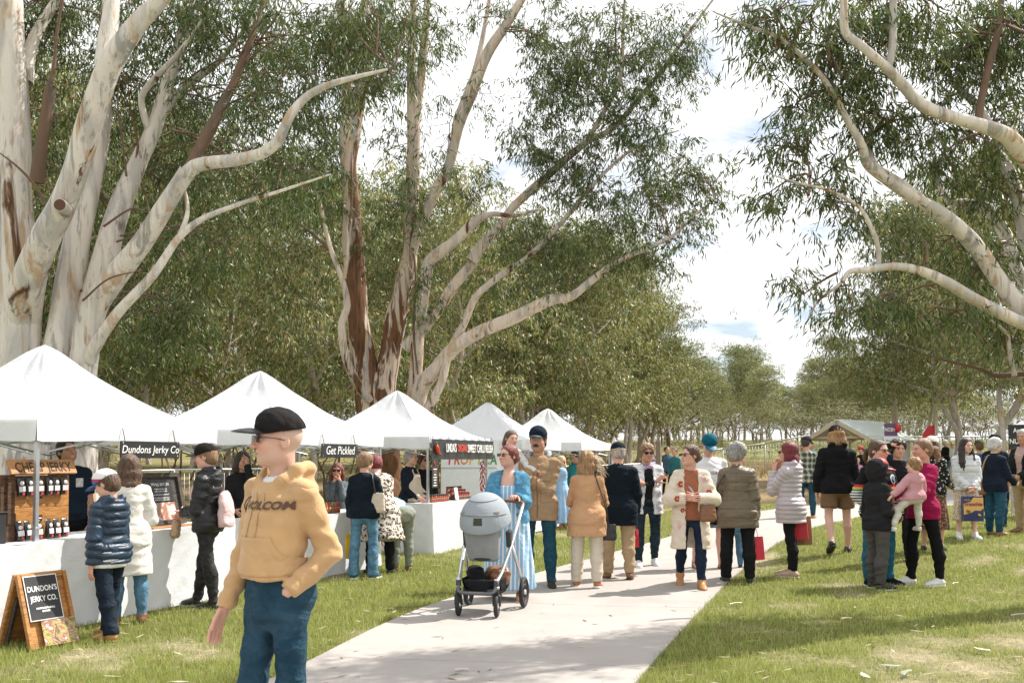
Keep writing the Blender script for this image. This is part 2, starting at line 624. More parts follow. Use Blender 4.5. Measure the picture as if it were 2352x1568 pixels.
BLACKPL = plain('dark_lens', (.012, .010, .012), .12, spec=.8)
SKINS = dict(fair=(.62, .36, .27), pink=(.61, .37, .285), tan=(.50, .28, .19), pale=(.70, .45, .36))
TOR = np.array([(-.085, .060, .050, .004), (-.06, .078, .060, .006), (-.025, .089, .066, .008), (.015, .090, .063, .003), (.085, .078, .056, -.003), (.155, .084, .063, -.006),
                (.205, .091, .063, -.002), (.245, .088, .054, .004), (.272, .068, .044, .007), (.292, .036, .036, .008)])

class Person:
    def __init__(s, label, pos, H=1.7, yaw=0.0, skin='fair', w=1.0, d=1.0, sw=.97, leg=1.0, lean=0, side=0, twist=0, head=(0, 0, 0),
                 la=(4, 10, 14, 4), ra=(4, 10, 14, 4), ll=(3, 3, -3, 0, 8), rl=(-3, 3, -6, 0, 8), lp=None, rp=None, lhd=None, rhd=None, pocket='', shz=0.0, lcurl=28, rcurl=28,
                 detail=1.0, z=None, seat=None, cat='person', group=None, brow=(.12, .07, .05), lips=(.48, .17, .15), headscale=1.0, legs_scale=1.0, name='person'):
        s.H, s.w, s.d, s.det, s.pocket = H, w, d, detail, pocket
        x, y = pos[0], pos[1]
        zz = float(gz(x, y)) if z is None else z
        s.root = empty(name, (x, y, zz), R(yaw), label=label, cat=cat, group=group)
        s.skin = np.array(SKINS[skin])
        s.brow, s.lips = brow, lips
        def dr(f, o, sd): f, o = R(f), R(o); return np.array([sd * math.sin(o), -math.sin(f) * math.cos(o), -math.cos(f) * math.cos(o)])
        k = H
        j = {}
        low = []
        for nm, sd, L in (('l', 1, ll), ('r', -1, rl)):
            hip = np.array([sd * .053 * k * min(w, 1.1), 0, 0])
            knee = hip + .245 * k * legs_scale * dr(L[0], L[1], sd)
            ank = knee + .238 * k * legs_scale * dr(L[2], L[1] * .5, sd)
            fy = R(L[4]) * sd; fp = R(L[3])
            fd = np.array([math.sin(fy) * math.cos(fp), -math.cos(fy) * math.cos(fp), -math.sin(fp)])
            j[nm + 'hip'], j[nm + 'knee'], j[nm + 'ank'], j[nm + 'fd'] = hip, knee, ank, fd
            low.append(min(ank[2] - .042 * k, ank[2] - .042 * k * math.cos(fp) - .11 * k * math.sin(fp)))
        pz = -min(low) if seat is None else seat
        P0 = np.array([0, 0, pz])
        for a in list(j):
            if a[1:] in ('hip', 'knee', 'ank'): j[a] = j[a] + P0
        Mt = roty(R(side)) @ rotx(R(lean))
        Ms = Mt @ rotz(R(twist))
        s.P0, s.Mt, s.Ms = P0, Mt, Ms
        for nm, sd, A in (('l', 1, la), ('r', -1, ra)):
            sh = P0 + Ms @ np.array([sd * .088 * k * sw, .004 * k, (.244 + shz) * k])
            if A[0] == 'ik':                           # wrist target in H from the pelvis, elbow hint
                tg = P0 + np.array(A[1], float) * k
                hint = np.array(A[2] if len(A) > 2 else (sd * .32, .18, -1.0), float)
                L1, L2 = .172 * k, .148 * k
                dv = tg - sh; D = min(np.linalg.norm(dv), (L1 + L2) * .995); dv = _nrm(dv)
                ca = (L1 * L1 + D * D - L2 * L2) / (2 * L1 * D)
                hp_ = _nrm(hint - dv * (hint @ dv))
                el = sh + L1 * (dv * ca + hp_ * math.sqrt(max(0, 1 - ca * ca)))
                wr = sh + dv * D
                j[nm + 'sh'], j[nm + 'el'], j[nm + 'wr'], j[nm + 'hd'] = sh, el, wr, _nrm(wr - el)
                continue
            el = sh + .172 * k * (rotz(R(twist)) @ dr(A[0], A[1], sd))
            fdir = rotz(R(twist)) @ dr(A[2], A[3], sd)
            wr = el + .148 * k * fdir
            j[nm + 'sh'], j[nm + 'el'], j[nm + 'wr'], j[nm + 'hd'] = sh, el, wr, fdir
        if lhd is not None: j['lhd'] = _nrm(lhd)
        if rhd is not None: j['rhd'] = _nrm(rhd)
        j['neck'] = P0 + Mt @ np.array([0, .008 * k, .292 * k])
        hy, hp, hr = head
        s.Mh = rotz(R(hy)) @ rotx(R(hp)) @ roty(R(hr)) @ (np.eye(3) * .0 + _half_lean(lean))
        s.hh = .139 * k * headscale
        s.hc = j['neck'] + Mt @ np.array([0, -.012 * k, .062 * k]) + s.Mh @ np.array([0, -.006 * k, .038 * k * headscale])
        s.j = j
        s.palm = dict(l=lp, r=rp); s.curl = dict(l=lcurl, r=rcurl)
    # ---- helpers
    def h(s, p):                                   # head units -> person space
        return s.hc + s.Mh @ (np.asarray(p, float) * s.hh)
    def t(s, p):                                   # torso frame (metres from the pelvis)
        return s.P0 + s.Mt @ np.asarray(p, float)
    def obj(s, name, F, mat, res, disp=None, parent=None, midx=None):
        v, q = F.mesh(res * s.det)
        if disp is not None:
            n = vnormals(v, q)
            v = v + n * disp(v, n)[:, None]
        me = mesh_np(name, v, q, True, midx=None if midx is None else midx(v[q].mean(1)))
        return link(name, me, mat, parent or s.root)
    # ---- skin
    def body(s, bare=False, beard=None, shaved=None):
        k, j = s.H, s.j
        F = Field()
        prof = TOR * k; prof[:, 1] *= s.w * .93; prof[:, 2] *= s.d * .93
        F.loft(s.P0, s.Mt, prof, .02)
        F.cone(j['neck'] + s.Mt @ np.array([0, .005, -.03]), s.h((0, .1, -.2)), .034 * k, .031 * k, .02)
        for n in 'lr':
            F.chain([j[n + 'sh'], j[n + 'el'], j[n + 'wr']], [.026 * k, .021 * k, .0155 * k], .010)
            th = j[n + 'hip']
            F.chain([th, j[n + 'knee']], [.044 * k * min(s.w, 1.15), .029 * k], .015)
            cm = j[n + 'knee'] * .68 + j[n + 'ank'] * .32 + np.array([0, .010 * k, 0])
            F.chain([j[n + 'knee'], cm, j[n + 'ank']], [.030 * k, .032 * k, .0195 * k], .02)
            s._foot(F, n, 0)
        V, Q = F.mesh((.021 if bare else .030) * s.det)
        vs, qs, cs = [V], [Q], [np.tile(s.skin, (len(V), 1))]
        # hands
        off = len(V)
        for n, sd in (('l', 1), ('r', -1)):
            if n in s.pocket: continue                 # hand hidden in a pocket
            F = Field(); s._hand(F, n, sd)
            V, Q = F.mesh(.0078 * min(s.det, 1.7))
            vs.append(V); qs.append(Q + off); off += len(V)
            cs.append(np.tile(s.skin * np.array([1.0, .92, .9]), (len(V), 1)))
        # head
        F = Field(); u = s.hh; M = s.Mh
        e = lambda c, r, kk=.03, op='u': F.ell(s.h(c), np.array(r) * u, M, kk * u, op)
        e((0, .06, .13), (.345, .425, .37)); e((0, -.10, -.14), (.285, .30, .36), .12)
        e((0, -.13, -.34), (.19, .22, .13), .12); e((0, -.285, -.415), (.085, .075, .07), .08)
        for x in (-1, 1):
            e((x * .15, -.26, -.10), (.12, .11, .12), .09)
            e((x * .20, -.02, -.28), (.09, .17, .13), .1)
        e((0, -.325, .115), (.215, .075, .045), .07)
        for x in (-1, 1):
            e((x * .135, -.425, .035), (.078, .062, .046), .05, 's')
            e((x * .135, -.335, .03), (.062, .055, .052), .02)
        F.cone(s.h((0, -.375, .06)), s.h((0, -.475, -.10)), .038 * u, .050 * u, .04 * u)
        e((0, -.455, -.125), (.078, .05, .042), .04)
        e((0, -.375, -.235), (.105, .05, .032), .03); e((0, -.372, -.285), (.09, .05, .034), .02)
        e((0, -.44, -.258), (.10, .035, .007), .015, 's')
        for x in (-1, 1):
            e((x * .352, .075, -.02), (.035, .095, .135), .03)
            e((x * .388, .065, -.015), (.022, .05, .075), .02, 's')
        F.cone(s.h((0, .10, -.15)), j['neck'] + s.Mt @ np.array([0, .002, -.012]), .235 * u, .25 * u, .10 * u)
        V, Q = F.mesh(.0086 * max(.55, min(s.det, 2.0)))
        L = ((V - s.hc) @ M) / u
        c = np.tile(s.skin, (len(V), 1))
        def blot(m, col, a=1.0):
            m = np.clip(m, 0, 1)[:, None] * a
            c[:] = c * (1 - m) + np.array(col) * m
        fr = np.clip((-L[:, 1] - .15) * 6, 0, 1)
        ax = np.abs(L[:, 0])
        g = lambda cx, cz, sx, sz: np.exp(-((ax - cx) / sx) ** 2 - ((L[:, 2] - cz) / sz) ** 2) * fr
        blot(g(.17, -.12, .12, .10) * .5, s.skin * np.array([1.12, .72, .68]))
        blot(g(0, -.12, .06, .05) * .5, s.skin * np.array([1.1, .75, .7]))
        blot(g(.14, .02, .10, .06) * .8, s.skin * np.array([.62, .52, .5]))
        blot(1.6 * g(.135, .105, .085, .022) - .25, s.brow)
        blot(2.4 * g(.135, .028, .055, .024) - .5, (.55, .50, .47))
        blot(2.6 * g(.135, .03, .026, .028) - .6, (.03, .02, .015))
        blot(1.9 * g(.135, .054, .07, .011) - .4, (.05, .03, .025))
        blot(1.7 * g(0, -.26, .10, .036) - .35, s.lips)
        blot(1.6 * g(0, -.258, .095, .010) - .3, (.10, .03, .03))
        blot(1.5 * g(.035, -.15, .025, .016) - .4, s.skin * .25)
        if shaved is not None:
            sm = np.clip((L[:, 1] + .02 + .25 * np.clip(L[:, 2], -1, 0)) * 9, 0, 1) * np.clip((L[:, 2] + .30) * 9, 0, 1) * np.clip(1 - np.exp(-((L[:, 1] - .075) / .11) ** 2 - ((L[:, 2] + .02) / .15) ** 2) * 1.6, 0, 1)
            sm = np.maximum(sm, np.clip((L[:, 2] - .22) * 8, 0, 1))
            blot(sm * (.75 + .25 * np.sin(L[:, 0] * 90) * np.sin(L[:, 2] * 80)), shaved[0], shaved[1])
        if beard is not None:
            bm = np.clip((-.16 - L[:, 2]) * 9, 0, 1) * np.clip((.10 - L[:, 1]) * 6, 0, 1) * np.clip((L[:, 2] + .62) * 8, 0, 1)
            bm = bm * (1 - np.clip(1.6 * g(0, -.26, .10, .034), 0, 1))
            blot(bm, beard[0], beard[1])
        vs.append(V); qs.append(Q + off); cs.append(c)
        me = mesh_np('body', np.concatenate(vs), np.concatenate(qs), True, np.concatenate(cs))
        link('body', me, SKIN, s.root)
        return s
    def _foot(s, F, n, th, k=.015):
        H, j = s.H, s.j
        a, fd = j[n + 'ank'], j[n + 'fd']
        up = _nrm(np.cross(np.cross(fd, [0, 0, 1.0]), fd))
        heel = a - up * .018 * H - fd * .018 * H
        ball = heel + fd * .095 * H - up * .004 * H
        toe = heel + fd * .132 * H - up * .008 * H
        F.chain([a, heel + fd * .01 * H], [.021 * H + th, .022 * H + th], k)
        F.chain([a + fd * .006 * H, ball], [.020 * H + th, .014 * H + th], k)
        F.cone(heel, ball, .020 * H + th, .0215 * H + th, k, sq=(up, .72))
        F.cone(ball, toe, .0215 * H + th, .016 * H + th, k, sq=(up, .62))
        return a, fd, up, heel, ball, toe
    def _hand(s, F, n, sd):
        H, j = s.H, s.j
        kh = H / 1.72
        wr, d = j[n + 'wr'], _nrm(j[n + 'hd'])
        pn = s.palm[n]
        pn = np.array([-sd, .15, 0]) if pn is None else np.asarray(pn, float)
        pn = _nrm(pn - d * (pn @ d))
        w = np.cross(d, pn) * sd                       # towards the thumb
        if w @ np.array([0, -1, .2]) < 0 and s.palm[n] is None: w = -w
        F.cone(wr - d * .05 * kh, wr + d * .02 * kh, .0245 * kh, .022 * kh, .01)
        for o in (-.024, -.008, .008, .024):
            F.cone(wr + d * .012 * kh + w * o * .7 * kh, wr + d * .082 * kh + w * o * kh, .0145 * kh, .0118 * kh, .012, sq=(pn, .8))
        cu = R(s.curl[n])
        for i, (o, L) in enumerate(((-.031, .060), (-.011, .074), (.011, .080), (.030, .072))):
            p = wr + d * .085 * kh + w * o * kh
            dd = _nrm(d + w * o * 2.2)
            r = .0093 * kh
            for q, fr in enumerate((.45, .32, .23)):
                ang = cu * (.55 + .55 * q) * (1.1 - .1 * i)
                nd = _nrm(dd * math.cos(ang) + pn * math.sin(ang))
                p2 = p + nd * L * fr * kh
                F.cone(p, p2, r, r * .92, .003); p, r = p2, r * .92
        p = wr + d * .022 * kh + w * .024 * kh + pn * .006 * kh
        for L, a, r in ((.042, .62, .0135), (.032, .42, .0112), (.025, .30, .0098)):
            nd = _nrm(d * .8 + w * a + pn * (.25 + .4 * math.sin(cu)))
            p2 = p + nd * L * kh
            F.cone(p, p2, r * kh, r * .9 * kh, .005); p = p2
    # ---- clothes
    def _tprof(s, th, hem, top, wid=1.0, flare=0.0, belly=0.0, drop=.0):
        k = s.H
        ts = np.unique(np.concatenate([np.linspace(hem, top, 9), TOR[(TOR[:, 0] > hem) & (TOR[:, 0] < top), 0]]))
        rows = []
        for t in ts:
            tt = max(t, -.045)
            a, b, sh = (np.interp(tt, TOR[:, 0], TOR[:, i]) for i in (1, 2, 3))
            if t < .02: a, b = max(a, .088), max(b, .066)
            fl = flare * max(0, (.12 - t)) 
            bl = belly * math.exp(-((t - .07) / .08) ** 2)
            rows.append((t * k, (a * s.w * wid + fl) * k + th, (b * s.d * wid + fl * .8 + bl) * k + th, (sh - bl * .8) * k))
        return rows
    def top(s, name, mat, th=.018, hem=-.06, top=.285, sleeve=1.0, sr=1.0, wid=1.0, flare=0.0, belly=0.0, wr=.0045, quilt=None, quilt_skip=None, open_=None, neck=None,
            collar=None, hood=None, res=.0148, pleat=None, cuff=0.0, upright=False, sleeves='lr', extra=None, vneck=None, seed=None, shoulder=0.0, blouse=0.0, ns=2.0):
        """a garment for the upper body: torso, sleeves, collar or hood"""
        k, j = s.H, s.j
        F = Field()
        if upright or hem < -.11:
            F.loft(s.P0, s.Mt, s._tprof(th, -.06, top, wid, flare, belly), .03, n=ns)
            lo = s._tprof(th, hem, .03, wid, flare, belly)
            Ml = np.eye(3) if upright else 0.5 * (np.eye(3) + s.Mt)
            F.loft(s.P0, Ml, lo, .05, pleat=pleat)
        else:
            F.loft(s.P0, s.Mt, s._tprof(th, hem, top, wid, flare, belly), .03, pleat=pleat, n=ns)
        F.ell(j['neck'] + s.Mt @ np.array([0, 0, -.014 * k]), np.array([.060 * k * s.w, .040 * k, .020 * k]) + th * .4, s.Ms, .05)
        for n in sleeves:
            a, b, c = j[n + 'sh'], j[n + 'el'], j[n + 'wr']
            ra, rb, rc = (.0275 * k + th * .9) * sr, (.0235 * k + th * .9) * sr, (.0175 * k + th * .7) * sr
            if sleeve >= 1.0:
                F.ell(a, np.array([ra, ra, ra]) * (1.0 + shoulder), None, .03)
                F.cone(a, b, ra, rb, .009)
                F.cone(b, c + (c - b) * (sleeve - 1.0), rb * (1 + blouse), rc + cuff, .009, flat1=True)
            else:
                e = a + (b - a) * sleeve if sleeve < .95 else b
                F.ell(a, np.array([ra, ra, ra]) * (1.0 + shoulder), None, .03)
                F.cone(a, e, ra, ra * .96 + cuff, .022, flat1=True)
        if hem < .02:                                  # room for the seat
            for n in 'lr':
                F.ell(j[n + 'hip'] + np.array([0, .020 * k, 0]), np.array([.047 * min(s.w, 1.2), .050, .060]) * k + max(th, .018) + .004, None, .03)
                r0_ = .046 * k * min(s.w, 1.18) + max(th, .018) + .005
                F.cone(j[n + 'hip'], j[n + 'hip'] + (j[n + 'knee'] - j[n + 'hip']) * .75, r0_, r0_ * .97, .03)
            hp_ = s.P0 + (s.Mt if not (upright or hem < -.11) else np.eye(3)) @ np.array([0, 0, hem * k])
            F.half(hp_, (s.Mt if not (upright or hem < -.11) else np.eye(3)) @ np.array([0, 0, -1.0]))
        if collar:                                    # stand collar: (height, radius, thickness)
            ch, cr = collar[0], collar[1]
            c0 = j['neck'] + s.Mt @ np.array([0, .0, -.03 * k])
            F.cone(c0, c0 + s.Mt @ np.array([0, -.004, ch + .03 * k]), cr * 1.12, cr, .02, flat1=True)
            F.cone(c0 + s.Mt @ np.array([0, -.004, .02]), c0 + s.Mt @ np.array([0, -.014, ch + .08]), cr * .86, cr * .86, .006, op='s')
        if hood == 'down':
            c = j['neck'] + s.Ms @ np.array([0, .045 * k, -.022 * k])
            F.ell(c, np.array([.078, .040, .044]) * k, s.Ms @ rotx(R(28)), .03)
            for sd in (-1, 1):
                p = [j['neck'] + s.Ms @ (np.array(q) * k) for q in ((sd * .046, .048, .024), (sd * .052, .0, .020), (sd * .040, -.038, -.006), (sd * .012, -.058, -.046))]
                F.chain(p, [.022 * k, .019 * k, .016 * k, .010 * k], .02)
            F.ell(j['neck'] + s.Mt @ np.array([0, -.012 * k, .03 * k]), np.array([.043, .045, .062]) * k, s.Mt, .012, 's')
        if hood == 'up':
            e = lambda c, r, kk=.03, op='u': F.ell(s.h(c), np.array(r) * s.hh, s.Mh, kk, op)
            e((0, .10, .10), (.50, .58, .52)); e((0, .16, -.25), (.46, .48, .45), .05)
            e((0, -.62, -.08), (.36, .50, .46), .02, 's')
            F.chain([s.h((-.3, -.15, -.5)), s.h((0, -.36, -.66)), s.h((.3, -.15, -.5))], [.03, .03, .03], .03)
        if neck:                                      # neck opening (radius, depth)
            c = j['neck'] + s.Mt @ np.array([0, -.02 * k, .02 * k])
            F.ell(c, np.array([neck[0], neck[0] * .95, neck[1]]), s.Mt @ rotx(R(20)), .008, 's')
        if vneck:                                     # list of (t, centre x, half width) in H units
            F.slot(s.P0, s.Ms, [(a * k, b * k, c * k) for a, b, c in vneck], -.01 * k, .008)
        if open_:
            lowM = s.Mt if not upright else np.eye(3)
            F.slot(s.P0, lowM, [(a * k, b * k, c * k) for a, b, c in open_], -.012 * k, .008)
            if hem < -.08:
                F.slot(s.P0, lowM, [(a * k, b * k, c * k) for a, b, c in open_ if a < -.04] + [(-.03 * k, open_[0][1] * k, open_[0][2] * k)], .045 * k, .008)
        if extra: extra(F, s)
        sd = hash_f(name + str(k)) if seed is None else seed
        def disp(v, n):
            dd = wr * wrinkle(v, seed=sd)
            if quilt:
                pit, amp = quilt[0], quilt[1]
                zc = ((v - s.P0) @ s.Mt)[:, 2]
                for nn in sleeves:
                    for a, b, L0 in ((j[nn + 'sh'], j[nn + 'el'], 0), (j[nn + 'el'], j[nn + 'wr'], .172 * k)):
                        ba = b - a; L = np.linalg.norm(ba)
                        t = np.clip((v - a) @ ba / L ** 2, -.1, 1.1)
                        dist = np.linalg.norm(v - a - t[:, None] * ba, axis=1)
                        m = (dist < (.0275 * k + th * .9) * sr * 1.2) & (np.abs((v - s.P0) @ s.Ms[:, 0]) > .070 * k * s.w)
                        zc = np.where(m, -(L0 + t * L), zc)
                ds = np.abs((zc / pit) % 1 - .5)
                ds = (.5 - ds) * pit
                q = .45 * np.abs(np.sin(PI * zc / pit)) - 1.0 * np.exp(-(ds / .0105) ** 2)
                dd = dd + .75 * amp * q
                if len(quilt) > 2:
                    vx = (v - s.P0) @ s.Ms[:, 0]
                    dd = dd - amp * .6 * np.exp(-(np.abs(np.abs(vx) - quilt[2]) / .006) ** 2)
            return dd
        return s.obj(name, F, mat, res, disp)
    def legs(s, name, mat, th=.012, end=1.0, flare=0.0, waist=.055, wr=.005, res=.0155, baggy=1.0, crop=None):
        k, j = s.H, s.j
        F = Field()
        pr = s._tprof(th * .7, -.03, waist)
        pr = [(-.095 * k, .05 * k, .045 * k, .004 * k), (-.06 * k, pr[0][1] * .93, pr[0][2] * .97, .006 * k)] + pr
        F.loft(s.P0, s.Mt if waist > .03 else np.eye(3), pr, .02)
        for n in 'lr':
            hp, kn, an = j[n + 'hip'], j[n + 'knee'], j[n + 'ank']
            r0, r1, r2 = .046 * k * min(s.w, 1.18) * baggy + th, (.031 * k + th) * baggy, (.021 * k + th) * baggy + flare
            F.ell(hp + np.array([0, .022 * k, .0]), np.array([.047 * min(s.w, 1.2), .050, .058]) * k + th, None, .03)
            if end < .6:                               # shorts
                e = hp + (kn - hp) * (end / .5)
                F.cone(hp, e, r0 * 1.02, r0 * .98 + flare, .03, flat1=True)
            else:
                F.cone(hp, kn, r0, r1, .03)
                e = an + (an - kn) * (end - 1.0)
                cm = kn * .66 + e * .34 + np.array([0, .010 * k, 0])
                rc = max(r1, .035 * k + th)
                F.cone(kn, cm, r1, rc, .03)
                F.cone(cm, e, rc, r2, .02, flat1=True)
        sd = hash_f(name + str(k))
        def disp(v, n):
            lowz = np.clip((.30 * k - v[:, 2]) / (.30 * k), 0, 1)
            a = wr * (.7 + .9 * lowz)
            return a * wrinkle(v, (13, 13, 24), sd)
        return s.obj(name, F, mat, res, disp)
    def skirt(s, name, mat, t0, t1, wid=1.0, flare=.13, th=.012, pleat=(9, .06), res=.0135, wr=.004):
        """t in H from the pelvis; t0 hem (negative), t1 waist"""
        k = s.H
        F = Field()
        pr = s._tprof(th, t0, t1, wid, flare)
        F.loft(s.P0, np.eye(3), pr, .03, pleat=(pleat[0], pleat[1], t1 * k, t0 * k))
        sd = hash_f(name + str(k))
        return s.obj(name, F, mat, res, lambda v, n: wr * wrinkle(v, (12, 12, 6), sd))
    def shoes(s, mat, sole_mat, th=.008, name='shoe', high=0.0, sole=.018, res=.013, heelbump=0.0):
        th = th * .55
        for n in 'lr':
            F = Field()
            a, fd, up, heel, ball, toe = s._foot(F, n, th, .016)
            k = s.H
            if high:
                F.cone(a, a + up * high, .026 * k + th, .027 * k + th, .02, flat1=True)
            else:
                F.half(a + up * .012 * k, up - fd * .25)
            base = heel - up * (.021 * k + th)
            F.half(base + up * .006, -up)
            o = s.obj(name, F, mat, res, lambda v, nn: .0016 * wrinkle(v, (40, 40, 50), 1.0))
            G = Field()
            sq = (up, 3.0)
            G.cone(heel, ball, .0225 * k + th, .0245 * k + th, .02, sq=sq)
            G.cone(ball, toe, .0245 * k + th, .0175 * k + th, .02, sq=sq)
            G.half(base + up * (sole - .004), up); G.half(base - up * .008, -up)
            s.obj('sole', G, sole_mat, res, None, o)
        return s
    def hair(s, style, mat, length=0.0, res=.0118, vol=1.0, fringe=False, blow=0.0, grow=.5, messy=.0032, locks=()):
        F = Field(); u = s.hh
        e = lambda c, r, kk=.02, op='u': F.ell(s.h(c), np.array(r) * u, s.Mh, kk, op)
        g = 1 + (vol - 1)
        e((0, .085, .14), (.385 * g, .455 * g, .415 * g))
        if style in ('short', 'crop', 'bun', 'pony'):
            e((0, .22, -.12), (.33 * g, .30 * g, .30), .04)
            e((0, -.66, -.16), (.50, .56, .60 if not fringe else .48), .012, 's')
            if style != 'bun':
                for x in (-1, 1): e((x * .44, -.02, -.20), (.14, .17, .24), .012, 's')
            else:
                for x in (-1, 1): e((x * .46, -.02, -.28), (.16, .20, .26), .012, 's')
            F.half(s.h((0, 0, -.34 if style != 'crop' else -.26)), s.Mh @ np.array([0, -.25, -1.0]), .015)
        if style == 'bun':
            e((0, .55, -.10), (.17, .16, .17), .015)
        if style == 'pony':
            e((0, .56, .0), (.11, .11, .11), .02)
            dn = s.Mh.T @ np.array([0, 0, -1.0])
            p = [np.array([0, .52, .02]), np.array([.02, .74, -.05]), np.array([.02, .80, -.35]), np.array([.0, .74, -.70])]
            F.chain([s.h(q) for q in p], [.07 * u, .13 * u, .13 * u, .05 * u], .02)
        if style in ('bob', 'long'):
            L = length
            bl = blow
            for x, y in ((-.31, -.04), (-.33, .12), (-.22, .30), (0, .36), (.22, .30), (.33, .12), (.31, -.04)):
                p = [s.h((x, y, .05)), s.h((x * 1.12 + bl * .2, y * 1.05 + .02, -.32)), s.h((x * (1.05 - .1 * L) + bl * .7, y + .06, -.45 - .45 * L)), s.h((x * .9 + bl * 1.2, y + .08, -.5 - L))]
                F.chain(p, [.12 * u, .13 * u * g, .12 * u * g, .05 * u], .03)
            e((0, -.60, -.20), (.29 if fringe else .31, .50, .66 if not fringe else .50), .012, 's')
            e((0, -.62, -.75), (.26, .60, .5), .02, 's')
        for lk in locks:
            F.chain([s.h(q) for q in lk], list(np.array([.10, .13, .13, .09, .03])[:len(lk)] * u), .02)
        n0 = 41 if style in ('bob', 'long') else 33
        def disp(v, n):
            L = ((v - s.hc) @ s.Mh) / u
            th = np.arctan2(L[:, 0], L[:, 1] + .02)
            r = np.hypot(L[:, 0], L[:, 1])
            return messy * (np.sin(n0 * th + 5 * np.sin(3 * L[:, 2] + 2 * th) + 4 * r) * np.clip(r * 3, 0, 1) + .6 * np.sin(67 * th + 7 * L[:, 2]))
        return s.obj('hair', F, mat, res, disp)
    def cap(s, mat, brim_mat=None, tilt=0, back=False, res=.0085, badge=None, peak=1.0, z=.0):
        F = Field(); u = s.hh
        Mc = s.Mh @ rotx(R(tilt))
        hc = lambda p: s.hc + Mc @ (np.asarray(p, float) * u)
        F.ell(hc((0, .06, .16 + z)), np.array([.405, .485, .43]) * u, Mc, .02)
        F.ell(hc((0, -.10, .30 + z)), np.array([.30, .30, .24]) * u, Mc, .06)
        F.half(hc((0, 0, .135 + z)), Mc @ np.array([0, .22, -1.0]), .004)
        o = s.obj('cap', F, mat, res, lambda v, n: .0012 * wrinkle(v, (60, 60, 60), 2.0))
        B = Field()
        sg = 1 if back else -1
        c0 = np.array([0, sg * .50, -.19 + z])
        B.ell(hc(c0), np.array([.47, .60 * peak, .36]) * u, Mc, .01)
        B.ell(hc(c0 + np.array([0, 0, -.055])), np.array([.485, .62 * peak, .36]) * u, Mc, .004, 's')
        B.half(hc((0, 0, .06 + z)), Mc @ np.array([0, 0, -1.0]), .004)
        B.ell(hc((0, .06, .10 + z)), np.array([.375, .45, .45]) * u, Mc, .004, 's')
        s.obj('brim', B, brim_mat or mat, res * .85, None, o)
        if badge is not None:
            m = MB(); r = .12 * u
            pts = []
            for i in range(20):
                a = 2 * PI * i / 20
                x, zq = 1.15 * r / u * math.cos(a), .30 + z + r / u * math.sin(a)
                yy = .06 - .495 * math.sqrt(max(.01, 1 - (x / .405) ** 2 - ((zq - .16 - z) / .44) ** 2))
                pts.append(hc((x, min(yy, -.10 - .31 * math.sqrt(max(0, 1 - (x / .30) ** 2 - ((zq - .30 - z) / .24) ** 2))) - .02, zq)))
            m.add(pts, [tuple(range(19, -1, -1))])
            m.build('badge', badge, o)
        return o
    def shades(s, frame=None, y=0.0, z=0.0, big=1.0):
        m = MB(); u = s.hh; M = s.Mh
        for x in (-1, 1):
            m.box(s.h((x * .15, -.432 + y, .025 + z)), np.array([.20 * big, .022, .125 * big]) * u, M @ rotz(R(-x * 14)))
            m.box(s.h((x * .15, -.425 + y, .085 * big + z)), np.array([.215 * big, .028, .03]) * u, M @ rotz(R(-x * 14)))
            m.tube([s.h((x * .25, -.39 + y, .07 + z)), s.h((x * .36, -.12, .05 + z)), s.h((x * .375, .06, .02))], .012 * u, 5)
        m.box(s.h((0, -.45 + y, .05 + z)), np.array([.10, .02, .025]) * u, M)
        return m.build('sunglasses', frame or BLACKPL, s.root, bevel=.0015)
    def strap(s, name, mat, pts, r=.006, flat=2.2, parent=None):
        m = MB(); m.tube(smooth_path(pts, 5), r, 6, flat=flat)
        return m.build(name, mat, parent or s.root)

def _half_lean(lean):
    return rotx(R(lean * .35))

def hash_f(t):
    v = 0
    for ch in t: v = (v * 31 + ord(ch)) % 9973
    return v / 97.0

def smooth_path(pts, n=4):
    P = [np.asarray(p, float) for p in pts]
    if len(P) < 3: return P
    P = [2 * P[0] - P[1]] + P + [2 * P[-1] - P[-2]]
    out = []
    for i in range(1, len(P) - 2):
        for k in range(n):
            t = k / n
            a, b, c, d = P[i - 1], P[i], P[i + 1], P[i + 2]
            out.append(.5 * (2 * b + (c - a) * t + (2 * a - 5 * b + 4 * c - d) * t * t + (3 * b - a - 3 * c + d) * t ** 3))
    out.append(P[-2])
    return out

# ---------------------------------------------------------------- ground and path
def _noise2(x, y, f, seed=0.0):
    """smooth 2-d noise 0..1 for scattering"""
    a = np.sin(x * f * 1.7 + seed + 1.9 * np.sin(y * f * .9 + seed * 2)) * np.sin(y * f * 1.5 - seed + 1.7 * np.sin(x * f * 1.1))
    b = np.sin(x * f * 3.9 + 2.1 * np.sin(y * f * 2.7 + 1.0)) * np.sin(y * f * 4.3 + 1.8 * np.sin(x * f * 2.9 + seed))
    return .5 + .34 * a + .16 * b

PATH_L = np.array([(-3.4, 0), (-2.35, 4), (-1.67, 6.62), (-.80, 10.1), (.70, 13.7), (2.75, 18.05), (5.6, 23), (10, 29), (17, 36), (30, 45), (60, 60)], float)
PATH_R = np.array([(-1.1, 0), (-.02, 4), (.82, 6.62), (1.95, 10.1), (3.22, 13.6), (5.1, 17.4), (8.2, 22.4), (12.6, 27.5), (19, 33.5), (31.5, 42), (61, 56)], float)
def dense(P, n=14):
    return np.array(smooth_path([np.array([p[0], p[1], 0]) for p in P], n))[:, :2]
PL, PR = dense(PATH_L), dense(PATH_R)
def path_x(y):
    return np.interp(y, PL[:, 1], PL[:, 0]), np.interp(y, PR[:, 1], PR[:, 0])
def on_path(x, y, m=0.0):
    l, r = path_x(y)
    # slanted edges: widen test a little
    return (x > l - m) & (x < r + m)

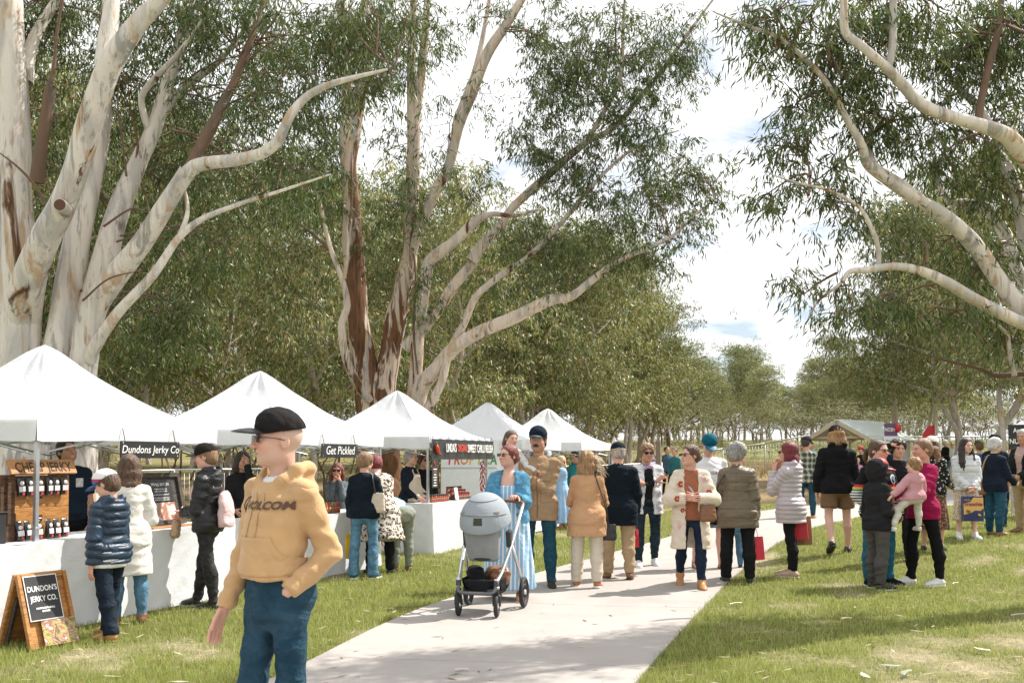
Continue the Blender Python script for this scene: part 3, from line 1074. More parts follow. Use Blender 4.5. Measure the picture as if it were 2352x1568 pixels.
def patchiness(x, y):
    """1 = worn and dry, 0 = lush"""
    p = _noise2(x, y, .75, 2.0) * .6 + _noise2(x, y, 2.1, 5.0) * .4
    right = ss((x - (path_x(y)[1])) / 1.0)
    near = ss((11.0 - y) / 4.0)
    q = p + .20 * right * near - .06 + .10 * np.exp(-((path_x(y)[0] - x) / .35) ** 2) + .12 * np.exp(-((x - path_x(y)[1]) / .3) ** 2)
    return ss((q - .50) / .34)

def ground_material():
    t = NT('lawn_soil')
    g = t.n('NewGeometry')
    pos = g.outputs['Position']
    a = t.n('Attribute'); a.attribute_name = 'Col'
    n = t.noise(pos, 9.0, 6.0, .65); n2 = t.noise(pos, 60.0, 4.0, .7)
    c = t.mix(t.ramp(n, [(.35, 0.0), (.68, 1.0)]), (.62, .62, .62), (1.25, 1.2, 1.15))
    c = t.mix(1.0, a.outputs['Color'], c, 'MULTIPLY')
    c = t.mix(t.math('MULTIPLY', n2, .8), c, t.mix(1.0, c, (.45, .42, .38), 'MULTIPLY'))
    t.set(Base_Color=c, Roughness=.95, Specular_IOR_Level=.1)
    t.bump(t.math('ADD', n, n2), .6, .03)
    return t.m

def build_ground():
    xs = np.concatenate([np.linspace(-900, -60, 10), np.linspace(-50, -13, 20), np.linspace(-12, 16, 120), np.linspace(17, 70, 30), np.linspace(90, 900, 10)])
    ys = np.concatenate([np.linspace(-60, 2, 10), np.linspace(3, 30, 120), np.linspace(31, 130, 60), np.linspace(150, 1600, 16)])
    X, Y = np.meshgrid(xs, ys, indexing='ij')
    Z = gz(X, Y) + np.where(on_path(X, Y, -.05), -.012, 0)
    v = np.stack([X, Y, Z], -1).reshape(-1, 3)
    nx, ny = X.shape
    i = np.arange(nx * ny).reshape(nx, ny)
    q = np.stack([i[:-1, :-1], i[1:, :-1], i[1:, 1:], i[:-1, 1:]], -1).reshape(-1, 4)
    p = patchiness(v[:, 0], v[:, 1])[:, None]
    lush = np.array([.20, .22, .07]); dry = np.array([.46, .40, .27]); bank = np.array([.36, .27, .16])
    c = lush * (1 - p) + dry * p
    far = ss((v[:, 1] - 17 + .3 * v[:, 0]) / 8)[:, None] * (.4 + .6 * ss((v[:, 1] - 26) / 5)[:, None]) * (v[:, 0] < 16)[:, None]
    bm = far * np.clip(.55 + .6 * _noise2(v[:, 0], v[:, 1], .35, 1.0)[:, None], 0, 1)
    bm = bm * (1 - .6 * ss((v[:, 1] - 44) / 10))[:, None]
    c = c * (1 - bm) + bank * bm
    o = link('ground', mesh_np('ground', v, q, True, c), ground_material())
    tag(o, kind='structure')

def concrete_material():
    t = NT('concrete')
    g = t.n('NewGeometry'); pos = g.outputs['Position']
    n = t.noise(pos, 1.3, 5.0, .6); n2 = t.noise(pos, 9.0, 5.0, .65); n3 = t.noise(pos, 120.0, 3.0, .7)
    c = t.mix(t.ramp(n, [(.3, 0.0), (.7, 1.0)]), (.345, .315, .29), (.40, .368, .342))
    c = t.mix(t.math('MULTIPLY', t.ramp(n2, [(.55, 0.0), (.8, 1.0)]), .35), c, (.29, .265, .245))
    st_ = t.ramp(t.noise(pos, .55, 6.0, .7, .6), [(.52, 0.0), (.66, .55)])
    c = t.mix(st_, c, (.28, .255, .235))
    c = t.mix(t.math('MULTIPLY', n3, .22), c, (.27, .245, .225))
    t.set(Base_Color=c, Roughness=.85, Specular_IOR_Level=.25)
    t.bump(t.math('ADD', n3, t.math('MULTIPLY', n2, .5)), .18, .004)
    return t.m
CONC = concrete_material()

def build_path():
    root = empty('path', (0, 0, 0), kind='structure')
    # slabs about 2.6 m long, cut across the path
    cut = [-2.0, 1.5, 4.6, 7.35, 10.2, 13.0, 15.8, 18.5, 21.3, 24.2, 27.5, 31, 35, 40, 45, 54]
    lp = [np.array([np.interp(y + .18, PL[:, 1], PL[:, 0]), y + .18]) for y in cut]
    rp = [np.array([np.interp(y - .30, PR[:, 1], PR[:, 0]), y - .30]) for y in cut]
    for i in range(len(cut) - 1):
        n = 10
        vs = []; g = .004
        for a in range(n + 1):
            f = (a + (g * 3 if a == 0 else (-g * 3 if a == n else 0))) / n
            yl = lp[i][1] + (lp[i + 1][1] - lp[i][1]) * f; yr = rp[i][1] + (rp[i + 1][1] - rp[i][1]) * f
            A = np.array([np.interp(yl, PL[:, 1], PL[:, 0]), yl]); B = np.array([np.interp(yr, PR[:, 1], PR[:, 0]), yr])
            for b in range(7):
                p = A + (B - A) * b / 6
                vs.append((p[0], p[1], float(gz(p[0], p[1])) + .022))
        top = [(a * 7 + b, a * 7 + b + 1, (a + 1) * 7 + b + 1, (a + 1) * 7 + b) for a in range(n) for b in range(6)]
        m = MB(); m.add(vs, top, True)
        per = [b for b in range(7)] + [a * 7 + 6 for a in range(1, n + 1)] + [n * 7 + b for b in range(5, -1, -1)] + [a * 7 for a in range(n - 1, 0, -1)]
        lo = [(vs[k][0], vs[k][1], vs[k][2] - .09) for k in per]
        hi = [vs[k] for k in per]
        L = len(per)
        m.add(hi + lo, [(k, L + k, L + (k + 1) % L, (k + 1) % L) for k in range(L)])
        m.build('concrete_slab', CONC, root)

def grass_material():
    t = NT('grass_blade')
    a = t.n('Attribute'); a.attribute_name = 'Col'
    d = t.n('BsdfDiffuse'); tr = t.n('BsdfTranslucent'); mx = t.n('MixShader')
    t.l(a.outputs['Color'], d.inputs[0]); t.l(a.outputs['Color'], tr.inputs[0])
    mx.inputs[0].default_value = .4
    t.l(d.outputs[0], mx.inputs[1]); t.l(tr.outputs[0], mx.inputs[2]); t.l(mx.outputs[0], t.out.inputs[0])
    return t.m
GRASS = grass_material()

def blades(name, x, y, hgt, wid, lean, col, zoff=0.0, label=None):
    n = len(x)
    z = gz(x, y) + zoff
    a = rng.uniform(0, 2 * PI, n); la = rng.uniform(0, 2 * PI, n)
    dx, dy = np.cos(a) * wid, np.sin(a) * wid
    tx, ty = np.cos(la) * lean * hgt, np.sin(la) * lean * hgt
    v = np.empty((n, 3, 3))
    v[:, 0] = np.stack([x - dx, y - dy, z - .003], 1); v[:, 1] = np.stack([x + dx, y + dy, z - .003], 1)
    v[:, 2] = np.stack([x + tx, y + ty, z + hgt * np.sqrt(np.clip(1 - (lean * .8) ** 2, .05, 1))], 1)
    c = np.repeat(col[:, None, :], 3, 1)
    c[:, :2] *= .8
    me = mesh_np(name, v.reshape(-1, 3), np.arange(3 * n).reshape(-1, 3), False, c.reshape(-1, 3))
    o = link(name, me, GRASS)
    return tag(o, label, 'grass', kind='stuff')

TENT_U = np.array([.366, .9306]); TENT_N = np.array([.9306, -.366])
def build_grass():
    N = 400000
    # even on screen: sample depth with density ~ 1/y
    y = 4.2 * (27 / 4.2) ** rng.uniform(0, 1, N)
    x = rng.uniform(-.62, .62, N) * y
    keep = ~on_path(x, y, -.02)
    keep &= rng.uniform(0, 1, N) < np.where(x > path_x(y)[1], 1.0, .95)
    x, y = x[keep], y[keep]
    p = patchiness(x, y)
    k2 = rng.uniform(0, 1, len(x)) > p * .35
    x, y, p = x[k2], y[k2], p[k2]
    n = len(x)
    cl = _noise2(x, y, 4.2, 3.0)
    left = (x < path_x(y)[0])
    hgt = (.020 + .034 * rng.uniform(0, 1, n) + .030 * cl) * (1 - .45 * p) * np.where(left, 1.15, .95)
    wid = .0022 * np.clip(y / 6.0, 1, 3.2) * rng.uniform(.7, 1.4, n)
    lean = np.clip(rng.normal(.45, .25, n) + .35 * p, 0, 1.1)
    g0, g1 = np.array([.22, .28, .050]), np.array([.50, .52, .17]); st = np.array([.72, .65, .47])
    u = rng.uniform(0, 1, n)[:, None]
    col = g0 * (1 - u) + g1 * u
    s = np.clip(p * .85 + .10 + rng.normal(0, .22, n), 0, 1)[:, None] ** 1.6
    col = col * (1 - s) + st * s
    col = col * rng.uniform(.75, 1.2, n)[:, None]
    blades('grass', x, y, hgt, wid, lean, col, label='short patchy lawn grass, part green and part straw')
    # dry stems on the bank behind the stalls
    n = 26000
    x = rng.uniform(-22, 8, n); y = rng.uniform(15, 34, n)
    k = (x < -2.2 + .40 * (y - 15) - 3.2) & (_noise2(x, y, .8, 4.0) > .40)
    x, y = x[k], y[k]; n = len(x)
    col = np.array([.42, .32, .18]) * rng.uniform(.55, 1.15, n)[:, None]
    gm = (_noise2(x, y, .5, 8.0) > .62)[:, None]
    col = np.where(gm, np.array([.12, .17, .04]) * rng.uniform(.7, 1.2, n)[:, None], col)
    blades('dry_grass', x, y, rng.uniform(.15, .55, n), rng.uniform(.004, .010, n), rng.uniform(.1, .7, n), col, label='tall straw coloured grass on the bank behind the stalls')
    n = 9000
    x = rng.uniform(4, 40, n); y = rng.uniform(44, 62, n)
    col = np.array([.42, .33, .20]) * rng.uniform(.6, 1.15, n)[:, None]
    blades('fallow_grass', x, y, rng.uniform(.2, .8, n), rng.uniform(.012, .03, n), rng.uniform(.1, .6, n), col, label='dry brown grass behind the far mesh fence')
    # litter of fallen gum leaves and bark on lawn and path
    n = 1500
    y = 5 * 4.0 ** rng.uniform(0, 1, n); x = rng.uniform(-.5, .55, n) * y
    on = on_path(x, y); k = ~on | (rng.uniform(0, 1, n) < .30)
    x, y, on = x[k], y[k], on[k]; n = len(x)
    a = rng.uniform(0, 2 * PI, n); L = rng.uniform(.02, .075, n); w = L * rng.uniform(.10, .22, n)
    z = gz(x, y) + np.where(on, .026, .03 + rng.uniform(0, .02, n))
    d = np.stack([np.cos(a), np.sin(a), rng.normal(0, .08, n)], 1); s_ = np.stack([-np.sin(a), np.cos(a), rng.normal(0, .1, n)], 1)
    c = np.stack([x, y, z], 1)
    v = np.stack([c - d * L[:, None], c - s_ * w[:, None], c + d * L[:, None], c + s_ * w[:, None]], 1).reshape(-1, 3)
    pal = np.array([(.50, .40, .28), (.30, .19, .10), (.62, .54, .44), (.22, .23, .15)])[rng.integers(0, 4, n)]
    tag(link('leaf_litter', mesh_np('leaf_litter', v, np.arange(4 * n).reshape(-1, 4), False, np.repeat(pal, 4, 0)), GRASS), 'scattered dry leaf and bark litter on lawn and path', 'litter', kind='stuff')
build_ground(); build_path(); build_grass()

def fallen_leaf(px, py, L, a, col, i):
    p = gp(px, py)
    m = MB(); n = 7
    vs = []
    for k in range(n):
        t = k / (n - 1); w = L * .13 * math.sin(PI * (.06 + .9 * t))
        b = .12 * L * math.sin(PI * t)
        vs += [(L * (t - .5), b - w, .004 + .05 * L * math.sin(3 * t)), (L * (t - .5), b, .012), (L * (t - .5), b + w, .004 + .06 * L * t)]
    fs = []
    for k in range(n - 1):
        q = 3 * k
        fs += [(q, q + 3, q + 4, q + 1), (q + 1, q + 4, q + 5, q + 2)]
    m.add(vs, fs, True)
    return m.build('fallen_leaf', col, None, (p[0], p[1], p[2] + .03), a)
_lf1 = plain('leaf_straw', (.62, .52, .40), .7); _lf2 = plain('leaf_greygreen', (.22, .25, .19), .7)
for i, (px, py, L, a, c, lb) in enumerate([
        (1690, 1393, .16, .5, _lf1, 'pale curled fallen leaf on the worn grass right of the path'),
        (2368 - 25, 1420, .20, .2, _lf1, 'pale fallen leaf at the right edge of the lawn'),
        (2040, 1538, .17, 2.9, _lf2, 'grey green fallen leaf lying flat, nearest the photo\'s bottom edge'),
        (2085, 1556, .18, .9, _lf2, 'grey green fallen leaf with a curled tip beside another such leaf'),
        (1990, 1562, .15, 1.6, _lf1, 'straw coloured fallen leaf beside two grey green ones'),
        (1945, 1428, .10, .1, _lf1, 'small pale fallen leaf on the bare patch of lawn'),
        (2195, 1345, .12, .6, _lf1, 'small pale fallen leaf on the lush grass right of the white sneakers'),
        (1060, 1548, .10, .1, _lf1, 'tuft of dry leaf litter lying on the concrete path'),
        (2255, 1500, .14, 2.2, _lf1, 'tan fallen leaf in the lower right lawn')]):
    tag(fallen_leaf(px, py, L, a, c, i), lb, 'leaf', 'fallen leaves on the lawn')

# ---------------------------------------------------------------- gum trees
def bark_material(name, pale=(.72, .665, .60), grey=(.33, .325, .315), tan=(.50, .34, .20), dark=(.085, .043, .022), darkness=.02, zdark=None):
    t = NT(name)
    oc = t.coord('Object')
    v1 = t.coord('Object', (1, 1, .16))
    n1 = t.noise(v1, 3.2, 4.0, .55, .6); n2 = t.noise(v1, 5.5, 3.0, .5, 1.0); n3 = t.noise(t.coord('Object', (1, 1, .10)), 16.0, 4.0, .6)
    n4 = t.noise(oc, 45.0, 4.0, .65)
    c = t.mix(t.ramp(n1, [(.47, 0.0), (.60, 1.0)]), pale, tuple(.45 * a + .55 * b for a, b in zip(pale, grey)))
    c = t.mix(t.ramp(n2, [(.56, 0.0), (.66, .8)]), c, tan)
    n5 = t.noise(v1, 4.1, 5.0, .6, .9)
    c = t.mix(t.ramp(n5, [(.57, 0.0), (.63, .85)]), c, grey)
    c = t.mix(t.math('MULTIPLY', t.ramp(n3, [(.56, 0.0), (.66, 1.0)]), .55), c, tuple(.5 * a + .5 * b for a, b in zip(tan, dark)))
    fac = t.ramp(t.noise(v1, 2.6, 5.0, .6, .8), [(.62 - darkness, 0.0), (.68 - darkness, 1.0)])
    if zdark is not None:
        z = t.sep(oc)[2]
        ramp = t.math('SUBTRACT', 1.0, t.math('DIVIDE', t.math('SUBTRACT', z, zdark[0]), zdark[1] - zdark[0]))
        nz = t.math('ADD', ramp, t.math('MULTIPLY', t.math('SUBTRACT', n1, .5), 5.0))
        f2 = t.ramp(nz, [(.46, 0.0), (.58, 1.0)])
        fac = t.math('MAXIMUM', fac, f2)
    dk = t.mix(t.ramp(n3, [(.35, 0.0), (.7, 1.0)]), dark, tuple(2.6 * a for a in dark))
    c = t.mix(fac, c, dk)
    c = t.mix(t.math('MULTIPLY', n4, .3), c, t.mix(1.0, c, (.5, .45, .42), 'MULTIPLY'))
    t.set(Base_Color=c, Roughness=.85, Specular_IOR_Level=.2)
    t.bump(t.math('ADD', t.math('ADD', t.math('MULTIPLY', n3, .8), t.math('MULTIPLY', n4, .25)), t.math('MULTIPLY', fac, .8)), .55, .03)
    return t.m
BARK = bark_material('gum_bark')
BARK_MID = bark_material('gum_bark_stringy', pale=(.58, .47, .38), darkness=.07, zdark=(.5, 7.0))
BARK_LIMB = bark_material('gum_bark_limb', pale=(.66, .56, .47), darkness=.05)
BARK_FAR = bark_material('gum_bark_grey', pale=(.50, .45, .38), darkness=.02)
TWIG = plain('twig_bark', (.16, .10, .07), .9, var=.3)
DEADW = bark_material('dead_wood', pale=(.17, .11, .075), grey=(.12, .095, .08), tan=(.20, .11, .06))

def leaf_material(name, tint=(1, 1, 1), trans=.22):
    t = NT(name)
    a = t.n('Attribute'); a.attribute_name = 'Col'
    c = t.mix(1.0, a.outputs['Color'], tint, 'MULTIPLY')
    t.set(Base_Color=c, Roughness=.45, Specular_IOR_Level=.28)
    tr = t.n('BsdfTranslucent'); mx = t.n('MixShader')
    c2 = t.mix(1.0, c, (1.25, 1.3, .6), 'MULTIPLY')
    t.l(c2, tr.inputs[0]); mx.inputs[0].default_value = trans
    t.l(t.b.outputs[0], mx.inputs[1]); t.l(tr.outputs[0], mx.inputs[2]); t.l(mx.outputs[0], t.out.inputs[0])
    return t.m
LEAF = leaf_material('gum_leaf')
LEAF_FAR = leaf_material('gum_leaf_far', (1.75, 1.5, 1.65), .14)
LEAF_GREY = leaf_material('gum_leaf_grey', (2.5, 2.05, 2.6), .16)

def tube_np(pts, rad, n=10, rough=.06, seed=0.0):
    """tapered limb with an uneven skin; returns v, quads"""
    P = np.array(pts, float); m = len(P)
    T = np.gradient(P, axis=0); T /= np.linalg.norm(T, axis=1)[:, None] + 1e-9
    up = np.cross(T[0], [0.3, .9, .1]); up /= np.linalg.norm(up)
    V = np.empty((m, n, 3)); an = np.arange(n) * 2 * PI / n
    arc = np.concatenate([[0], np.cumsum(np.linalg.norm(np.diff(P, axis=0), axis=1))])
    for i in range(m):
        up = up - T[i] * (up @ T[i]); up /= np.linalg.norm(up) + 1e-9
        sd = np.cross(T[i], up)
        r = rad[i] * (1 + rough * (np.sin(2 * an + arc[i] * 1.7 + seed) + .7 * np.sin(3 * an - arc[i] * 3.1 + 2 * seed) + .5 * np.sin(arc[i] * 5.3 + seed)))
        V[i] = P[i] + r[:, None] * (np.cos(an)[:, None] * up + np.sin(an)[:, None] * sd)
    q = []
    i = np.arange(m - 1)[:, None] * n; k = np.arange(n)[None, :]; k2 = (k + 1) % n
    q = np.stack([i + k, i + k2, i + n + k2, i + n + k], -1).reshape(-1, 4)
    return V.reshape(-1, 3), q

def limb_mesh(pts, rad, n=12, sub=6, seed=0.0, rough=.05):
    P = smooth_path(pts, sub)
    t = np.linspace(0, 1, len(P)); r = np.interp(t, np.linspace(0, 1, len(rad)), rad)
    v, q = tube_np(P, r, n, rough, seed)
    return v, q, np.array(P), r

def leaves_np(C, D, L, W, col):
    """lance-shaped leaves as one bent quad each: base C, direction D, length L, width W"""
    n = len(C)
    D = D / (np.linalg.norm(D, axis=1)[:, None] + 1e-9)
    S = np.cross(D, rng.normal(0, 1, (n, 3))); S /= np.linalg.norm(S, axis=1)[:, None] + 1e-9
    v = np.empty((n, 4, 3))
    v[:, 0] = C
    v[:, 1] = C + D * (L * .45)[:, None] + S * (W * .5)[:, None]
    v[:, 2] = C + D * L[:, None] + S * (W * .25)[:, None]
    v[:, 3] = C + D * (L * .45)[:, None] - S * (W * .5)[:, None]
    c = np.repeat(col[:, None, :], 4, 1)
    return v.reshape(-1, 3), np.arange(4 * n).reshape(-1, 4), c.reshape(-1, 3)

LEAFCOL = np.array([(.042, .070, .022), (.072, .106, .036), (.112, .146, .056), (.165, .190, .080), (.19, .20, .075), (.18, .12, .055)])
LEAFP = np.array([.27, .29, .22, .13, .06, .03])
def leaf_colours(n, warm=0.0):
    p = LEAFP.copy(); p[3:] *= 1 + 3 * warm; p /= p.sum()
    c = LEAFCOL[rng.choice(len(LEAFCOL), n, p=p)]
    return c * rng.uniform(.75, 1.25, n)[:, None]

def clusters(centres, per, spread, L=(.10, .17), W=(.015, .025), droop=1.0, warm=0.0):
    """hanging sprays of leaves round each centre"""
    m = len(centres)
    ns = 5                                             # sprays for each centre
    sd = rng.normal(0, 1, (m, ns, 3)); sd[..., 2] = sd[..., 2] * .55 - .25
    sd /= np.linalg.norm(sd, axis=2)[..., None]
    k = per // ns
    t = rng.uniform(.1, 1, (m, ns, k))
    ln = rng.uniform(.6, 1.15, (m, ns, 1)) * spread
    base = centres[:, None, None, :] + sd[:, :, None, :] * (t * ln)[..., None]
    base[..., 2] -= droop * .45 * (t * ln) ** 2 / spread
    base += rng.normal(0, .035 * spread / .5, base.shape)
    base = base.reshape(-1, 3); n = len(base)
    D = np.repeat(sd[:, :, None, :], k, 2).reshape(-1, 3) * .45 + rng.normal(0, .38, (n, 3))
    D[:, 2] -= .75 * droop
    return base, D, rng.uniform(*L, n), rng.uniform(*W, n), leaf_colours(n, warm)

def in_blob(b, n):
    """n points in a blob given on the measured frame: (px, py, Y, rx px, rz px[, ry m])"""
    px, py, Y, rx, rz = b[:5]
    ry = b[5] if len(b) > 5 else .8 * min(rx, rz) * Y / FPX
    u = rng.normal(0, 1, (n, 3)); u /= np.linalg.norm(u, axis=1)[:, None]
    u *= rng.uniform(0, 1, n)[:, None] ** (1 / 2.4)
    c = wp(px, py, Y)
    s = Y / FPX
    return c + u * np.array([rx * s, ry, rz * s])

class Tree:
    def __init__(s, name, label, base, bark, group=None):
        s.root = empty(name, tuple(base), label=label, cat='tree', group=group)
        s.o = np.array(base, float); s.bark = bark
        s.pts = []; s.rad = []
        s.tw = []; s.tn = 0; s.tq = []
        s.leaf = []
        s.k = 0
    def limb(s, pts, rad, name='limb', mat=None, n=12, rough=.05):
        s.k += 1
        v, q, P, r = limb_mesh(pts, rad, n, 6, s.k * 1.7, rough)
        s.pts.append(P); s.rad.append(r)
        return link(name, mesh_np(name, v - s.o, q), mat or s.bark, s.root)
    def pxlimb(s, pxs, w, Y, name='limb', mat=None, n=12, rough=.05):
        """pxs measured points (x, y[, dY]); w widths in the same measure"""
        P, r = [], []
        for i, p in enumerate(pxs):
            yy = Y + (p[2] if len(p) > 2 else 0)
            P.append(wp(p[0], p[1], yy))
        ws = np.interp(np.linspace(0, 1, len(pxs)), np.linspace(0, 1, len(w)), w)
        r = [.5 * a * (Y + (p[2] if len(p) > 2 else 0)) / FPX for a, p in zip(ws, pxs)]
        return s.limb(P, r, name, mat, n, rough)
    def twig(s, a, b, r0, r1, sag=.12, n=4, m=5):
        a, b = np.asarray(a, float), np.asarray(b, float)
        d = b - a; L = np.linalg.norm(d)
        j = rng.normal(0, .07 * L, 3)
        P = []
        for i in range(m):
            t = i / (m - 1)
            P.append(a + d * t + np.array([0, 0, sag * L * math.sin(PI * t)]) + j * math.sin(PI * t))
        v, q = tube_np(P, np.linspace(r0, r1, m), n, 0)
        s.tw.append(v - s.o); s.tq.append(q + s.tn); s.tn += len(v)
        return P
    def nearest(s, p):
        A = np.concatenate(s.pts)
        d = np.linalg.norm(A - p, axis=1) + .35 * np.clip(A[:, 2] - p[2], 0, None) - .0
        return A[np.argmin(d)]
    def foliage(s, blobs, per=45, spread=.5, dens=1.0, L=(.10, .17), W=(.015, .024), warm=0.0, boughs=True, droop=1.0, cl_vol=.55):
        for b in blobs:
            Yb = b[2]; sc = Yb / FPX
            vol = (b[3] * sc) * (b[4] * sc) * (b[5] if len(b) > 5 else .8 * min(b[3], b[4]) * sc) * 4.19
            n = max(3, int(dens * vol / cl_vol ** 3 * .30 * (b[6] if len(b) > 6 else 1.0)))
            C = in_blob(b, n)
            if boughs:
                c0 = C.mean(0)
                hub = s.nearest(c0)
                k = max(1, n // 9)
                hubs = C[rng.choice(n, k, replace=False)]
                mids = []
                for hpt in hubs:
                    P = s.twig(hub + rng.normal(0, .1, 3), hpt, min(.026, .011 + .0025 * k ** .5), .006)
                    mids += P[1:]
                mids = np.array(mids)
                for c in C:
                    q = mids[np.argmin(np.linalg.norm(mids - c, axis=1))]
                    s.twig(q, c, .009, .004, .08, 3, 4)
            s.leaf.append(clusters(C, per, spread, L, W, droop, warm))
    def done(s, leafmat=LEAF):
        if s.tw:
            link('twigs', mesh_np('twigs', np.concatenate(s.tw), np.concatenate(s.tq)), TWIG, s.root)['kind'] = 'stuff'
        if s.leaf:
            B, D, L, W, C = (np.concatenate([l[i] for l in s.leaf]) for i in range(5))
            v, q, c = leaves_np(B - s.o, D, L, W, C)
            link('crown', mesh_np('crown', v, q, False, c), leafmat, s.root)
            return len(q)

# --- the big pale gum behind the first stall
YL = 14.5
t = Tree('gum_tree', 'huge pale many-stemmed gum tree rising behind the first stall', (wp(60, 1050, YL)[0], YL + .2, float(gz(wp(60, 1050, YL)[0], YL))), BARK)
gzL = wp(60, 1050, YL)[2]
t.pxlimb([(48, 1290), (45, 1000), (40, 820), (38, 640), (30, 420), (27, 220), (22, 60), (14, -120), (5, -320)], [190, 140, 104, 98, 80, 72, 64, 56, 40], YL, 'trunk', n=20, rough=.045)
t.pxlimb([(44, 960, .25), (47, 800, .1), (62, 664, -.3), (104, 545, -.6), (140, 475, -.7), (178, 378, -.8), (227, 216, -1.0), (259, 135, -1.1), (318, 54, -1.2), (376, -10, -1.3), (450, -120, -1.4)], [90, 80, 72, 66, 62, 60, 56, 50, 44, 36, 26], YL, n=16)
t.pxlimb([(240, 160, -1.0), (246, 90, -.9), (256, 0, -.8), (262, -110, -.7)], [46, 42, 38, 30], YL)
t.pxlimb([(120, 1240, .1), (128, 900, .1), (140, 790, .1), (160, 660, .2), (180, 540, .2), (203, 432, .3), (226, 330, .4), (236, 240, .5), (250, 120, .6), (262, 0, .7)], [120, 84, 70, 66, 60, 54, 46, 42, 38, 32], YL, 'trunk', n=18)
t.pxlimb([(160, 960, .25), (178, 830, .2), (206, 720, .2), (230, 640, .2), (262, 513, .3), (313, 385, .5), (356, 288, .6), (386, 190, .7), (412, 106, .8), (445, -30, 1.0)], [74, 66, 60, 56, 48, 38, 32, 26, 18], YL, n=16)
t.pxlimb([(345, 308, .55), (330, 262, .4), (326, 222, .3), (352, 184, .2), (410, 122, .1), (470, 40, 0)], [20, 17, 15, 14, 11, 7], YL)
t.pxlimb([(366, 272, .6), (392, 232, .7), (416, 211, .8), (448, 182, .9), (500, 144, 1.0), (570, 60, 1.2)], [24, 24, 20, 19, 14, 8], YL)
t.pxlimb([(180, 1200, -.1), (186, 900, -.1), (196, 800, -.1), (218, 706, -.2), (262, 637, -.3), (324, 561, -.5), (378, 477, -.7), (432, 390, -.9)], [100, 66, 60, 56, 52, 48, 44, 40], YL, n=16)
t.pxlimb([(428, 398, -.9), (452, 380, -1.0), (486, 373, -1.1), (530, 369, -1.2), (572, 361, -1.3), (610, 348, -1.4), (640, 322, -1.5), (655, 290, -1.55), (672, 258, -1.6), (705, 222, -1.6), (745, 199, -1.7), (805, 180, -1.7), (890, 160, -1.6)], [34, 33, 31, 30, 28, 26, 25, 22, 20, 17, 15, 12, 6], YL)
t.pxlimb([(436, 388, -.9), (458, 342, -.8), (486, 291, -.7), (515, 235, -.6), (540, 184, -.5), (575, 95, -.4), (600, 20, -.2), (640, -80, 0)], [32, 28, 26, 22, 19, 15, 12, 8], YL, mat=DEADW)
t.pxlimb([(205, 830, -.2), (218, 796, -.3), (270, 718, -.5), (351, 632, -.7), (410, 547, -.8), (464, 503, -.9), (545, 470, -1.0), (640, 440, -1.2), (760, 400, -1.3)], [26, 26, 24, 21, 18, 14, 10, 7, 4], YL)
t.pxlimb([(410, 547, -.8), (428, 500, -.8), (430, 465, -.7), (420, 420, -.7)], [12, 11, 9, 5], YL)
t.pxlimb([(84, 420, -.3), (94, 345, -.35), (106, 270, -.35), (116, 202, -.35)], [36, 30, 27, 26], YL, mat=DEADW)
t.pxlimb([(112, 205, -.35), (124, 150, -.3), (130, 80, -.3), (144, 0, -.3), (160, -60, -.2)], [12, 9, 7, 6, 4], YL, mat=DEADW)
t.pxlimb([(58, 190, .2), (68, 120, .3), (92, 62, .4), (128, 4, .5), (170, -70, .6)], [34, 30, 26, 22, 15], YL)
t.pxlimb([(0, 352, -.6), (42, 385, -.7), (82, 428, -.7), (112, 478, -.7)], [3, 5, 7, 8], YL, mat=DEADW)
for a in ([(290, 405, .1), (282, 330, .1), (270, 240, .0), (276, 180, .0)], [(308, 390, .4), (316, 330, .4), (300, 250, .4), (292, 170, .3)], [(238, 520, -.4), (300, 480, -.5), (338, 488, -.6)], [(190, 690, -.5), (250, 640, -.7), (330, 620, -.9)]):
    t.pxlimb(a, [6, 5, 4, 2], YL, mat=DEADW, n=6)
# the sawn-off branch
c = wp(139, 472, YL - 1.02); d = _nrm(np.array([.12, -1, .05]))
m = MB(); m.tube([c + d * -.25, c + d * .0, c + d * .035], [.10, .088, .082], 18)
m.build('branch_stump', BARK, t.root, tuple(-t.o))
m = MB(); m.tube([c + d * .036, c + d * .041], [.079, .077], 18, smooth=False)
m.build('sawn_face', plain('sawn_wood', (.10, .04, .022), .8, var=.35, vscale=40), t.root, tuple(-t.o))
t.foliage([
    (150, 40, 15.6, 190, 120, 1.2), (380, 60, 15.4, 150, 110, 1.3), (330, 250, 16.0, 170, 120, 1.1), (560, 60, 15.4, 170, 120, 1.5), (560, 240, 15.2, 150, 110, 1.2), (720, 110, 14.2, 150, 110, 1.3),
    (690, 250, 14.0, 130, 90, 1.0), (860, 60, 13.8, 150, 90, 1.3), (840, 190, 13.6, 110, 55, .8), (600, 420, 15.0, 140, 90, 1.0), (420, 420, 16.2, 150, 120, 1.0), (480, 560, 15.4, 140, 80, 1.0),
    (330, 700, 16.0, 120, 110, .9), (700, 400, 14.6, 110, 60, .8), (120, 330, 16.4, 110, 160, .8), (30, 40, 16, 120, 130, 1.0), (420, 740, 15.6, 110, 90, .8), (250, 520, 16.6, 110, 130, .8)],
    per=50, spread=.42, dens=11)
n1 = t.done()

